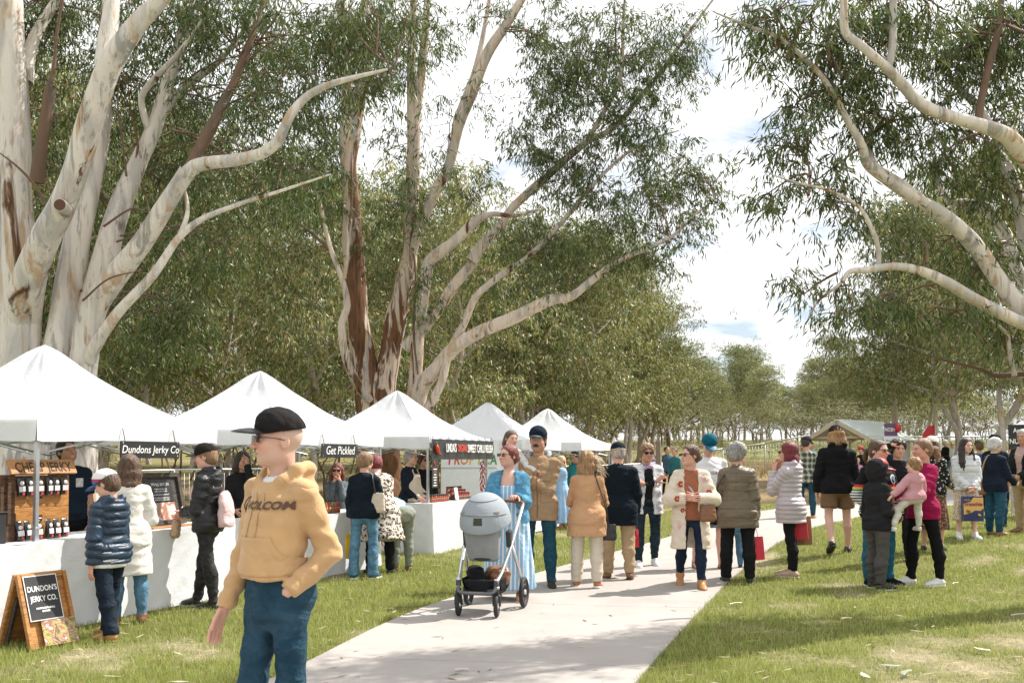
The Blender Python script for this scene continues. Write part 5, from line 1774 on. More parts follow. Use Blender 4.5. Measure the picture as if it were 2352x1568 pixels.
def jerky_bag():
    root = empty('jerky_bag', (0, 0, 0), cat='bag')
    w, h, d = .066, .17, .026
    vs = []; rows = 10
    for a in range(rows + 1):
        f = a / rows
        dd = d * (math.sin(PI * min(1, .12 + f * .95)) ** .7) * (1 - .5 * f) + .002
        ww = w * (1 - .04 * math.sin(PI * f))
        for an in range(12):
            t_ = 2 * PI * an / 12
            vs.append((ww / 2 * math.copysign(abs(math.cos(t_)) ** .6, math.cos(t_)), dd * math.copysign(abs(math.sin(t_)) ** .8, math.sin(t_)), f * h))
    fs = [(a * 12 + k, a * 12 + (k + 1) % 12, (a + 1) * 12 + (k + 1) % 12, (a + 1) * 12 + k) for a in range(rows) for k in range(12)]
    fs += [tuple(range(11, -1, -1)), tuple(rows * 12 + k for k in range(12))]
    MB().add(vs, fs, True).build('pouch', BAGM, root)
    MB().box((0, -d - .001, .062), (w * .86, .003, .046)).build('label_panel', BAGL, root)
    m = MB(); m.lathe([(.020, 0), (.019, .003)], (0, -d * .93, .112), 14, rotx(PI / 2)); m.build('round_logo', BAGL, root)
    MB().box((.012, -d * .9, .020), (.022, .003, .024)).build('flavour_sticker', REDM, root)
    return root
bag0 = jerky_bag()
nb = 0
words = ['first', 'second', 'third', 'fourth', 'fifth', 'sixth']
for row, (z, y) in enumerate(((.005, -.065), (.385, -.042))):
    for k, x in enumerate((-.27, -.185, -.075, .045, .125, .215) if row == 0 else (-.25, -.165, -.055, .045, .12, .215)):
        o = bag0 if nb == 0 else copy_tree(bag0)
        nb += 1
        p = tl(0, -.98 + x, -1.02 + y, .784 + z)
        o.location = tuple(p); o.rotation_euler = (R(-6 if row == 0 else 0), R((k * 37 % 9) - 4), TENT_RZ + R((k * 53 % 20) - 10))
        tag(o, 'black jerky pouch, %s from the left in the %s row of the wooden display' % (words[k], 'lower' if row == 0 else 'upper'), 'bag', 'jerky pouches on the display')
o = MB().box((0, 0, .13), (.34, .30, .26)).box((0, 0, .262), (.36, .32, .012)).build('black_crate', BLACK, None, tuple(tl(0, -1.62, -1.0, .784)), TENT_RZ, bevel=.01)
tag(o, 'black crate on the jerky table at the left edge', 'crate')
o = MB().box((0, 0, .008), (.9, .14, .016)).build('serving_board', ORANGE_WOOD, None, tuple(tl(0, .75, -1.08, .783)), TENT_RZ, bevel=.003)
tag(o, 'long pale wooden board lying on the jerky table below the framed poster', 'board')

def photo_print(name, cols, scale=9.0):
    """a printed picture: soft blotches of the print's colours"""
    t = NT(name)
    v = t.coord('Object')
    n = t.noise(v, scale, 3.0, .5, 1.0)
    st = [(.30 + .4 * i / (len(cols) - 1), c) for i, c in enumerate(cols)]
    t.set(Base_Color=t.ramp(n, st), Roughness=.35)
    return t.m
MEAT = photo_print('meat_print', [(.75, .70, .66), (.70, .48, .40), (.35, .13, .09), (.20, .22, .12), (.75, .68, .62)])
MEAT2 = photo_print('platter_print', [(.75, .68, .62), (.30, .10, .08), (.45, .42, .15), (.12, .05, .05), (.60, .30, .25)], 14)
DARKWOOD = wood_material('weathered_frame', (.035, .028, .024), (.10, .085, .07), rough=.75)
r = at_tent('framed_poster', 0, .86, -.86, .79, R(4), label='dark timber framed poster headed SMALL BATCH standing on the jerky table', cat='poster')
fw, fh = .62, .56
tilt = rotx(R(-12))
m = MB()
for (cx_, cz_, sx_, sz_) in ((0, fh - .025, fw, .05), (0, .025, fw, .05)):
    MB().box(tilt @ np.array([cx_, 0, cz_]), (sx_, .045, sz_), tilt).build('frame_rail', DARKWOOD, r, bevel=.003)
for sx_ in (-1, 1):
    MB().box(tilt @ np.array([sx_ * (fw / 2 - .025), .002, fh / 2]), (.05, .05, fh - .1), tilt).build('frame_stile', DARKWOOD, r, bevel=.003)
MB().box(tilt @ np.array([0, .012, fh / 2]), (fw - .1, .008, fh - .1), tilt).build('backing', DARKWOOD, r)
MB().box(tilt @ np.array([-.03, .004, .37]), (.40, .004, .24), tilt).build('print', BOARD_BLACK, r)
MB().box(tilt @ np.array([-.03, .003, .145]), (.40, .004, .19), tilt).build('photo', MEAT, r)
for body, z, sz in (('SMALL BATCH', .435, .046), ('PREMIUM WHOLE CUTS', .385, .020), ('LOCAL GRASS FED BEEF', .36, .020), ('ALL NATURAL INGREDIENTS', .325, .020), ('NO ADDED PRESERVATIVES', .29, .020), ('SLOW SMOKED AND DRIED', .268, .020)):
    p = tilt @ np.array([-.03, .0, z]); text('lettering', body, sz, WHITE_PAINT, r, tuple(p + np.array([0, -.001, 0])), (PI / 2 - R(12), 0, 0), depth=.0005)

# --- A-frame sign
g = gp(88, 1482)
r = empty('aframe_sign', tuple(g), R(60), label='wooden A-frame sign with a dark Dundon\'s Jerky Co poster on the grass', cat='sign')
ah, aw = .60, .44
for sgn, nm in ((-1, 'front_panel'), (1, 'back_panel')):
    T = rotx(R(sgn * -19)) if True else None
    T = rotx(R(19 * sgn))
    y0 = sgn * .225
    pan = empty(nm, (0, 0, 0)); pan.parent = r
    c = lambda p: T @ (np.array(p) - np.array([0, 0, ah])) + np.array([0, 0, ah * .955])
    MB().box(c((0, sgn * -.006, ah / 2)), (aw - .02, .012, ah - .02), T).build('panel_board', PINE, r)
    for sx_ in (-1, 1):
        MB().box(c((sx_ * (aw / 2 - .02), sgn * .012, ah / 2)), (.030, .034, ah), T).build('panel_stile', PINE, r, bevel=.002)
    MB().box(c((0, sgn * .012, ah - .02)), (aw - .08, .03, .04), T).build('panel_rail', PINE, r, bevel=.002)
    if sgn < 0:
        for k in (0, 1): pass
    bpy.data.objects.remove(pan)
    if sgn == -1: cf, Tf = c, T
for sgn in (-1, 1):
    T = rotx(R(19 * sgn))
    MB().box(T @ np.array([-.17, -sgn * .035, -.38]) + np.array([0, 0, ah * .955]), (.022, .03, .40), T).build('brace', DARKWOOD, r)
Tf = rotx(R(-19)); cf = lambda p: Tf @ (np.array(p) - np.array([0, 0, ah])) + np.array([0, 0, ah * .955])
MB().box(cf((-.03, -.032, .40)), (.29, .004, .36), Tf).build('poster', WHITE_PAINT, r)
MB().box(cf((-.03, -.0345, .40)), (.275, .003, .345), Tf).build('poster_print', BOARD_BLACK, r)
MB().box(cf((.06, -.031, .115)), (.30, .004, .20), Tf).build('photo', MEAT2, r)
for body, z, sz in (("DUNDON'S", .47, .062), ('JERKY CO.', .39, .062), ('HANDMADE IN SMALL', .315, .020), ('BATCHES', .29, .020)):
    text('lettering', body, sz, WHITE_PAINT, r, tuple(cf((-.03, -.0375, z))), (PI / 2 - R(19), 0, 0), bold=.001, depth=.0004, sx=.8)

# --- relish stall
r = at_tent('relish_banner', 2, .06, -HS - .045, 1.80, label='black vinyl banner with a red chilli across the third tent front', cat='banner')
bw, bh = 2.5, .33
nx_, nz_ = 60, 8
vs = [(bw * (a / nx_ - .5), .012 * math.sin(a * .62) * (b / nz_ if b > 3 else .6) + .006 * math.sin(a * 1.7 + b), -bh * b / nz_ + .012 * abs(math.sin(a * PI / 7.5)) * -1 * (1 - b / nz_)) for b in range(nz_ + 1) for a in range(nx_ + 1)]
fs = [(b * (nx_ + 1) + a, (b + 1) * (nx_ + 1) + a, (b + 1) * (nx_ + 1) + a + 1, b * (nx_ + 1) + a + 1) for b in range(nz_) for a in range(nx_)]
VBLACK = plain('banner_black', (.025, .025, .027), .33, spec=.6, bump=.2, bscale=9)
MB().add(vs, fs, True).build('banner_sheet', VBLACK, r)
text('lettering', "LINDA'S", .19, WHITE_PAINT, r, (-.58, -.026, -.15), shear=-.12, sx=.58, bold=.002, depth=.003)
REDP = plain('red_print', (.55, .09, .07), .45)
text('lettering', 'ORIGINAL', .17, REDP, r, (-.14, -.026, -.15), shear=-.12, sx=.50, bold=.003, depth=.003)
text('lettering', 'SWEET CHILLI RELISH', .19, WHITE_PAINT, r, (.62, -.026, -.155), shear=-.12, sx=.60, bold=.002, depth=.003)
def chilli(parent, c, sc, ang=0.0):
    m = MB(); pts = [np.array(p) * sc for p in ((-.09, 0, .06), (-.075, 0, .0), (-.045, 0, -.045), (.01, 0, -.07), (.075, 0, -.075))]
    m.tube(smooth_path([np.asarray(c) + rotz(0) @ roty(ang) @ p for p in pts], 4), list(np.interp(np.linspace(0, 1, 17), [0, .15, .5, 1], [.012, .035, .03, .004]) * sc), 10)
    m.build('chilli', plain('chilli_red', (.55, .06, .03), .3), parent)
    m = MB(); m.tube([np.asarray(c) + roty(ang) @ (np.array(p) * sc) for p in ((-.09, 0, .06), (-.095, 0, .10))], [.016 * sc, .006 * sc], 6)
    m.build('chilli_stalk', plain('stalk_green', (.10, .16, .04), .6), parent)
chilli(r, (-1.02, -.02, -.16), 1.1)
m = MB()
for a in range(9): m.tube([(-1.2 + a * .3, .0, .012), (-1.2 + a * .3, .03, .05)], .005, 5)
m.build('cable_ties', BLACK, r)
r = at_tent('drop_banner', 2, -1.13, -HS - .07, 1.49, label='narrow black price banner hanging on the third tent post', cat='banner')
MB().box((0, 0, -.23), (.20, .006, .46)).build('banner_sheet', VBLACK, r, bevel=.001)
chilli(r, (0, -.006, -.08), .45)
for k in range(7):
    MB().box((0, -.004, -.17 - k * .042), (.12 - .02 * (k % 3), .002, .016)).build('print_line', WHITE_PAINT if k != 1 else REDP, r)
pb = wp(1092, 1050, 19.3)
r = empty('painted_board', (pb[0], 19.3, float(gz(pb[0], 19.3))), R(14), label='white caravan side lettered TROPICAL in rainbow letters behind the relish stall', cat='board')
MB().box((0, 0, 1.05), (1.35, .04, 1.5)).build('panel', plain('white_panel', (.72, .74, .75), .45), r, bevel=.006)
MB().box((0, -.022, 1.30), (1.35, .004, .03)).build('trim_strip', plain('grey_trim', (.42, .46, .46), .5), r)
for k, (chh, cc) in enumerate(zip('TROPICAL', ((.5, .03, .03), (.55, .10, .03), (.60, .25, .03), (.62, .42, .05), (.40, .40, .05), (.15, .32, .08), (.05, .25, .12), (.03, .16, .16)))):
    text('lettering', chh, .26, plain('rainbow_%d' % k, cc, .5), r, (-.52 + k * .145, -.023, 1.45), shear=.15, sx=.75, bold=.006)
JGL = plain('relish_red', (.34, .045, .012), .12, spec=.6, var=.25)
JLID = plain('jar_lid_black', (.03, .022, .02), .35)
JLAB = plain('jar_label', (.30, .12, .05), .5, var=.3, vscale=40)
def jar():
    root = empty('relish_jar', (0, 0, 0), cat='jar')
    MB().lathe([(.026, 0), (.030, .006), (.030, .085), (.024, .098)], n=12).build('glass_jar', JGL, root)
    MB().lathe([(.027, .098), (.027, .118), (.024, .120)], n=12).build('lid', JLID, root)
    MB().lathe([(.0307, .03), (.0307, .062)], n=12).build('paper_label', JLAB, root)
    return root
ORD = 'first second third fourth fifth sixth seventh eighth ninth'.split()
jar0 = jar(); nj = 0
for (x0, y0, nxx, nyy, st, where) in ((-1.02, -1.16, 9, 2, 1, 'beside the tent post'), (-.02, -1.12, 8, 3, 2, 'of the tiered block')):
    for a in range(nxx):
        for b in range(nyy):
            o = jar0 if nj == 0 else copy_tree(jar0); nj += 1
            o.location = tuple(tl(2, x0 + a * .072, y0 + b * .075, .795 + b * .05 * (st - 1)))
            o.rotation_euler = (0, 0, TENT_RZ + a * 1.3)
            tag(o, '%s red relish jar from the left in the %s row %s' % (ORD[a], ('front', 'second', 'back')[b], where), 'jar', 'relish jars on the chilli stall')
tag(MB().box((0, 0, .05), (.62, .24, .03)).box((0, .06, .025), (.62, .1, .05)).build('jar_riser', DARKWOOD, None, tuple(tl(2, .23, -1.03, .778)), TENT_RZ), 'dark wooden riser under the tiered relish jars', 'riser')
o = MB().box((0, 0, .12), (.12, .012, .20), rotx(R(-10))).build('menu_stand', plain('clear_acrylic', (.70, .72, .72), .15), None, tuple(tl(2, -.18, -1.2, .79)), TENT_RZ)
tag(o, 'small upright pale menu stand between the two groups of jars', 'menu')
r = at_tent('small_sign', 2, .10, -1.35, .70, label='grey board lettered Linda\'s fixed to the relish table front', cat='sign')
MB().box((0, 0, -.10), (.42, .012, .20)).build('board', plain('grey_board', (.16, .16, .165), .5), r, bevel=.003)
text('lettering', "Linda's", .12, WHITE_PAINT, r, (0, -.008, -.10), shear=.2)
o = MB().box((0, 0, .04), (.22, .14, .08)).build('green_box', plain('green_card', (.05, .20, .11), .5), None, tuple(tl(2, -1.55 + .4, -.62, .79)), TENT_RZ, bevel=.004)
tag(o, 'small green carton on the relish table corner', 'box')
r = at_tent('chilli_bunch', 2, .92, -HS - .0, 1.45, label='string of dried red chillies hanging at the third tent\'s far post', cat='chillies')
m = MB()
for k in range(26):
    a = k * 2.4; z = -.02 * k
    m.tube([(0, 0, z), (.035 * math.cos(a), .035 * math.sin(a), z - .02), (.05 * math.cos(a), .05 * math.sin(a), z - .075)], [.006, .013, .003], 5)
m.build('dried_chillies', plain('dried_chilli', (.28, .02, .015), .4), r)
# pickle bottles
BCOL = [(.30, .03, .02), (.05, .14, .03), (.45, .12, .02), (.18, .02, .03), (.12, .16, .02), (.40, .06, .02), (.25, .02, .03)]
for k in range(7):
    r = empty('sauce_bottle', tuple(tl(1, -.32 + .075 * k, -1.14, .775)), TENT_RZ, label='%s sauce bottle from the left on the pickle table' % ORD[k], cat='bottle', group='bottles on the pickle table')
    MB().lathe([(.024, 0), (.026, .01), (.026, .10), (.011, .135), (.011, .155)], n=10).build('glass_bottle', plain('sauce_%d' % k, BCOL[k], .15, spec=.6), r)
    MB().lathe([(.013, .150), (.013, .180), (.011, .182)], n=10).build('cap', BLACK, r)
    MB().lathe([(.0266, .03), (.0266, .08)], n=10).build('paper_label', JLAB, r)

# --- sign on the right-hand tent
sg = wp(2345, 1000, 20.0)
r = empty('name_sign', tuple(sg), R(8), label='black sign lettered Arc-en-Ciel Nundle under the right-hand tent', cat='sign')
MB().box((.12, 0, -.03), (.78, .015, .50)).build('board', BLACK, r)
text('lettering', 'Arc-en-Ciel', .13, WHITE_PAINT, r, (.12, -.011, .10), bold=.002, sx=.95)
text('lettering', 'NUNDLE', .14, WHITE_PAINT, r, (.02, -.011, -.12), bold=.002)
o = MB().box((0, 0, .38), (1.9, .7, .76)).build('trestle_table', plain('white_panel2', (.70, .72, .73), .5), None, (12.0, 20.1, float(gz(12.0, 20.1))), R(12))
tag(o, 'white clothed trestle table under the right-hand tent', 'table')

# ---------------------------------------------------------------- mesh fences
GALV = plain('fence_galvanised', (.60, .61, .60), .45, metal=.55)
def fence(label, pts, drop=None, bars=14, rails=5, rail_r=.02):
    """temporary mesh fencing: pts are the measured top corners"""
    P = [wp(*p) for p in pts]
    a0 = P[0].copy(); a0[2] = float(gz(a0[0], a0[1]))
    root = empty('mesh_fence', tuple(a0), label=label, cat='fence')
    for i in range(len(P) - 1):
        A, B = P[i], P[i + 1]
        m = MB(); m.tube([A - a0, B - a0], rail_r, 6); m.build('top_rail', GALV, root)
        zA, zB = float(gz(A[0], A[1])), float(gz(B[0], B[1]))
        for q, zq in ((A, zA),) + (((B, zB),) if i == len(P) - 2 else ()):
            m = MB(); m.tube([q - a0, np.array([q[0], q[1], zq]) - a0], rail_r * 1.05, 6); m.build('post', GALV, root)
        m = MB()
        for k in range(1, bars):
            f = k / bars; p = A + (B - A) * f
            m.tube([p - a0, np.array([p[0], p[1], zA + (zB - zA) * f + .1]) - a0], rail_r * .14, 3)
        for k in range(1, rails):
            f = k / rails
            a = A.copy(); b = B.copy(); a[2] = A[2] + (zA + .1 - A[2]) * f; b[2] = B[2] + (zB + .1 - B[2]) * f
            m.tube([a - a0, b - a0], rail_r * .16, 3)
        m.build('mesh_panel', GALV, root)
    return root
fence('galvanised mesh fence behind the jerky and pickle stalls', [(230, 1083, 16.2), (400, 1079, 16.8), (560, 1077, 17.4), (700, 1075, 18.2)], rail_r=.017)
fence('mesh fence behind the relish stall', [(1080, 1074, 25), (1240, 1072, 27), (1400, 1068, 29), (1520, 1062, 31)])
fence('mesh fence running up to the picnic shelter', [(1560, 1043, 52), (1660, 1031, 50), (1757, 1018, 48), (1850, 1001, 46), (1950, 1000, 46)], rail_r=.035)
fence('long mesh fence behind the red flag at the right', [(2070, 1003, 45), (2160, 1003, 45), (2250, 1002, 45), (2352, 1002, 45), (2440, 1002, 45)], rail_r=.035)

# ---------------------------------------------------------------- timber posts, shelter, flag, boards
def obelisk(label, px, top, Y, w, mat):
    t_ = wp(px, top, Y); g0 = float(gz(t_[0], Y)); h = t_[2] - g0
    m = MB(); ww = w * Y / FPX / 2
    m.lathe([(ww * 1.5, 0), (ww * 1.12, h - ww * 2.2), (.004, h)], n=4, smooth=False)
    tag(m.build('timber_post', mat, None, (t_[0], Y, g0), .5), label, 'post', 'pointed timber posts')
obelisk('white pointed post beside the fifth tent', 1411, 1001, 27, 13, plain('white_post', (.72, .72, .70), .6))
obelisk('beige pointed post right of the dark beanie', 1480, 1006, 28, 11, plain('beige_post', (.50, .40, .31), .7))
obelisk('leaning grey brown pointed post between beanie and teal cap', 1512, 1000, 27, 13, plain('greybrown_post', (.20, .16, .13), .8))
obelisk('thin pale post right of the cream cardigan\'s head', 1593, 998, 34, 5, plain('pale_post', (.38, .33, .28), .7))

sx_, sy_ = (1975 - CX) / FPX * 40, 40.0
r = empty('picnic_shelter', (sx_, sy_, float(gz(sx_, sy_))), R(-48), label='open picnic shelter with a pale green gable roof', cat='shelter'); r.scale = (.74, .74, .86)
ROOF = plain('pale_green_roof', (.60, .66, .63), .45, var=.06); CREAM = plain('cream_steel', (.62, .52, .38), .5, var=.06)
w2, l2, ze, zr = 1.75, 2.1, 2.15, 2.95
for k, (a, b) in enumerate(((-1, 1), (1, 1))):
    s_ = a
    m = MB(); m.add([(s_ * (w2 + .25), -l2 - .3, ze - .10), (s_ * (w2 + .25), l2 + .3, ze - .10), (0, l2 + .3, zr), (0, -l2 - .3, zr), (s_ * (w2 + .25), -l2 - .3, ze - .16), (s_ * (w2 + .25), l2 + .3, ze - .16), (0, l2 + .3, zr - .06), (0, -l2 - .3, zr - .06)],
               [(0, 1, 2, 3), (7, 6, 5, 4), (0, 3, 7, 4), (1, 5, 6, 2), (0, 4, 5, 1)])
    m.build('roof_plane', ROOF, r)
for a in (-1, 1):
    for b in (-1, 0, 1):
        MB().box((a * w2, b * l2, ze / 2), (.12, .12, ze)).build('post', CREAM, r, bevel=.01)
    MB().box((a * w2, 0, ze + .02 - .08), (.10, 2 * l2 + .5, .16)).build('eave_beam', CREAM, r)
for b in (-1, 1):
    for a in (-1, 1):
        L = math.hypot(w2, zr - ze)
        MB().box((a * w2 / 2, b * (l2 + .26), (ze + zr) / 2 - .13), (L + .3, .06, .14), roty(a * math.atan2(zr - ze, w2))).build('barge_board', CREAM, r)
    MB().box((0, b * l2, ze - .03), (2 * w2, .07, .10)).build('tie_beam', CREAM, r)
    for a in (-1, 1):
        MB().box((a * .5, b * l2, ze + .22), (.05, .05, .62), roty(a * -.8)).build('truss_strut', CREAM, r)
MB().box((w2 - .02, 0, 1.1), (.03, 2 * l2, 2.0)).build('canvas_wall', plain('grey_canvas', (.42, .42, .43), .8), r)

f0 = wp(2148, 1046, 37)
r = empty('feather_flag', (f0[0], f0[1], float(gz(f0[0], f0[1]))), R(5), label='red feather flag with a white apple outline', cat='flag')
ht = wp(2148, 974, 37)[2] - float(gz(f0[0], f0[1]))
RED = plain('flag_red', (.50, .02, .03), .6)
m = MB(); vs = []
for a in range(21):
    f = a / 20
    z = ht * (.30 + .70 * f)
    x0 = -.62 * math.sqrt(max(0, 1 - max(0, (f - .35) / .65) ** 2.2)) * (.88 + .12 * f)
    vs += [(x0, .02 * math.sin(6 * f), z), (0, 0, z)]
m.add(vs, [(2 * a, 2 * a + 1, 2 * a + 3, 2 * a + 2) for a in range(20)], True)
o = m.build('flag_cloth', RED, r); sm = o.modifiers.new('solid', 'SOLIDIFY'); sm.thickness = .006
m = MB(); m.tube([(0.02, 0, 0), (.02, 0, ht * 1.0)], .015, 6); m.build('pole', GALV, r)
m = MB(); m.tube([(-.30 + .16 * math.cos(a) * (1 + .12 * math.cos(2 * a)), -.02, ht * .62 + .15 * math.sin(a)) for a in np.linspace(0, 2 * PI, 25)], .012, 5); m.tube([(-.30, -.02, ht * .62 + .14), (-.26, -.02, ht * .62 + .24)], .012, 5)
m.build('apple_outline', WHITE_PAINT, r)
text('lettering', 'NOSH', .16, WHITE_PAINT, r, (-.30, -.02, ht * .47))

f0 = wp(2047, 1046, 34)
g0 = float(gz(f0[0], 34))
r = empty('festival_sign', (f0[0], 34, g0), R(6), label='purple sign lettered NOSH with a red apple above a white welcome board', cat='sign')
zt = wp(2047, 972, 34)[2] - g0; zm = wp(2047, 1001, 34)[2] - g0
PURP = plain('sign_purple', (.11, .06, .12), .5)
MB().box((0, 0, (zt + zm) / 2), (.46, .03, zt - zm)).build('name_panel', PURP, r, bevel=.004)
text('lettering', 'NOSH', .17, WHITE_PAINT, r, (-.04, -.018, (zt + zm) / 2), sx=.8, bold=.002)
MB().box((.02, .01, zm * .5 + .1), (.52, .03, zm - .1)).build('welcome_board', plain('welcome_white', (.66, .70, .70), .5), r, bevel=.004)
text('lettering', 'Welcome', .11, BOARD_BLACK, r, (.02, -.008, zm - .16), shear=.2)
m = MB(); m.lathe([(.004, -.16), (.09, -.10), (.115, .0), (.08, .10), (.02, .12)], (.24, -.03, (zt + zm) / 2 + .06), 14); m.build('apple_cutout', RED, r)
for a in (-1, 1):
    m = MB(); m.tube([(a * .2, .03, 0), (a * .2, .03, zt)], .02, 6); m.build('post', GALV, r)

# ---------------------------------------------------------------- clothes' cloths
from mathutils.bvhtree import BVHTree
def pattern(name, fn, rough=.9, fold=.3, foldscale=9.0, spec=.15, sheen=.0):
    if name in _mats: return _mats[name]
    t = NT(name)
    oc = t.coord('Object')
    t.set(Base_Color=fn(t, oc), Roughness=rough, Specular_IOR_Level=spec, Sheen_Weight=sheen)
    t.bump(t.math('ADD', t.folds(foldscale), t.math('MULTIPLY', t.noise(oc, 170.0, 1.0), .12)), min(1, fold * .95), .03)
    _mats[name] = t.m
    return t.m
def stripes_fn(axis, period, duty, c0, c1, wob=.2):
    def fn(t, oc):
        x = t.math('ADD', t.sep(oc)[axis], t.math('MULTIPLY', t.noise(oc, 5.0, 2.0), period * wob))
        f = t.math('FRACT', t.math('DIVIDE', x, period))
        return t.mix(t.math('LESS_THAN', f, duty), c0, c1)
    return fn
def plaid_fn(p, base, dark, light):
    def fn(t, oc):
        s = t.sep(oc)
        a = t.math('FRACT', t.math('DIVIDE', t.math('ADD', s[0], s[1]), p)); b = t.math('FRACT', t.math('DIVIDE', s[2], p))
        c = t.mix(t.math('MULTIPLY', t.math('LESS_THAN', a, .45), .75), base, dark)
        c = t.mix(t.math('MULTIPLY', t.math('LESS_THAN', b, .45), .75), c, dark)
        c = t.mix(t.math('MULTIPLY', t.math('COMPARE', a, .72, .05), .8), c, light)
        return t.mix(t.math('MULTIPLY', t.math('COMPARE', b, .72, .05), .8), c, light)
    return fn
def leopard_fn(t, oc):
    vo = t.n('TexVoronoi', Scale=26.0); t.l(t.mix(.06, oc, t.n('TexNoise', Scale=30.0).outputs[1]), vo.inputs['Vector'])
    d = vo.outputs['Distance']
    ring = t.ramp(d, [(.0, (.22, .13, .07)), (.20, (.20, .12, .07)), (.24, (.012, .010, .010)), (.42, (.012, .010, .010)), (.46, (.62, .55, .47)), (1.0, (.66, .60, .52))])
    return ring
def floral_fn(base, cols, scale=30.0):
    def fn(t, oc):
        c = base
        for i, col in enumerate(cols):
            vo = t.n('TexVoronoi', Scale=scale * (1 + .3 * i))
            mp = t.n('Mapping'); mp.inputs['Location'].default_value = (3.1 * i, 1.7 * i, .9 * i); t.l(oc, mp.inputs[0]); t.l(mp.outputs[0], vo.inputs['Vector'])
            c = t.mix(t.math('LESS_THAN', vo.outputs['Distance'], .30 - .04 * i), c, col)
        return c
    return fn
def club_fn(t, oc):
    z = t.sep(oc)[2]
    st = t.mix(t.math('LESS_THAN', t.math('FRACT', t.math('DIVIDE', z, .032)), .42), (.70, .70, .70), (.012, .012, .016))
    c = t.mix(t.math('GREATER_THAN', z, 1.115), st, (.05, .22, .12))
    c = t.mix(t.math('GREATER_THAN', z, 1.135), c, (.72, .45, .08))
    c = t.mix(t.math('GREATER_THAN', z, 1.160), c, (.50, .04, .06))
    c = t.mix(t.math('GREATER_THAN', z, 1.19), c, (.012, .012, .014))
    return t.mix(t.math('LESS_THAN', z, .85), c, (.012, .012, .014))
def denim(name, c, wear=.9):
    if name in _mats: return _mats[name]
    t = NT(name); oc = t.coord('Object')
    n = t.noise(oc, 7.0, 4.0, .6, .5); n2 = t.noise(oc, 140.0, 2.0); n3 = t.noise(t.coord('Object', (1, 1, 2.2)), 11.0, 3.0, .55, 1.0)
    cc = t.mix(t.ramp(n, [(.40, 0.0), (.72, wear)]), c, tuple(min(1, 2.0 * x + .03) for x in c))
    cc = t.mix(t.math('MULTIPLY', t.ramp(n3, [(.55, 0.0), (.75, 1.0)]), .5 * wear), cc, tuple(min(1, 2.4 * x + .04) for x in c))
    cc = t.mix(t.math('MULTIPLY', n2, .3), cc, tuple(.5 * x for x in c))
    t.set(Base_Color=cc, Roughness=.85, Specular_IOR_Level=.2)
    t.bump(t.math('ADD', t.folds(11.0), t.math('MULTIPLY', n2, .15)), .4, .03)
    _mats[name] = t.m
    return t.m

HN = dict(grey=hair_mat('hair_grey', (.16, .15, .14), (.52, .50, .47)), white=hair_mat('hair_white', (.45, .44, .42), (.78, .77, .75)), brown=hair_mat('hair_brown', (.035, .018, .011), (.15, .075, .038)),
          dark=hair_mat('hair_dark', (.010, .007, .006), (.05, .028, .020)), auburn=hair_mat('hair_auburn', (.09, .015, .010), (.26, .05, .03)), red=hair_mat('hair_burgundy', (.09, .006, .010), (.25, .02, .025)),
          honey=hair_mat('hair_honey', (.16, .075, .03), (.50, .29, .13)), blonde=hair_mat('hair_blonde', (.38, .26, .14), (.68, .52, .33)), light=hair_mat('hair_lightbrown', (.13, .07, .035), (.36, .21, .11)))
BLKF = fabric('black_cloth', (.013, .013, .015), var=.2)
BLKP = fabric('black_nylon', (.014, .014, .017), rough=.45, var=.2, spec=.4)
NAVYF = fabric('navy_cloth', (.010, .016, .030), var=.25)
KHAKI = fabric('khaki_cloth', (.42, .31, .19), var=.15)
CREAMF = fabric('cream_cloth', (.62, .54, .42), var=.12)
WHITEF = fabric('white_cloth', (.72, .72, .71), var=.08)
WSOLE = plain('white_rubber', (.68, .67, .64), .6)
BSOLE = plain('dark_rubber', (.03, .026, .024), .7)
TANL = plain('tan_leather', (.42, .20, .075), .5, var=.2, bump=.1)
BRNL = plain('brown_leather', (.20, .085, .035), .45, var=.25, bump=.1)
BLKL = plain('black_leather', (.014, .013, .013), .4, bump=.1)
WHTL = plain('white_leather', (.72, .71, .70), .5, bump=.05)
GOLD = plain('gold_metal', (.55, .40, .18), .3, metal=.9)
JEAN_M = denim('jeans_mid', (.010, .040, .068), .6)
JEAN_D = denim('jeans_dark', (.006, .014, .028), .35)
JEAN_L = denim('jeans_light', (.075, .165, .25), .9)
JEAN_T = denim('jeans_teal', (.008, .045, .070), .5)

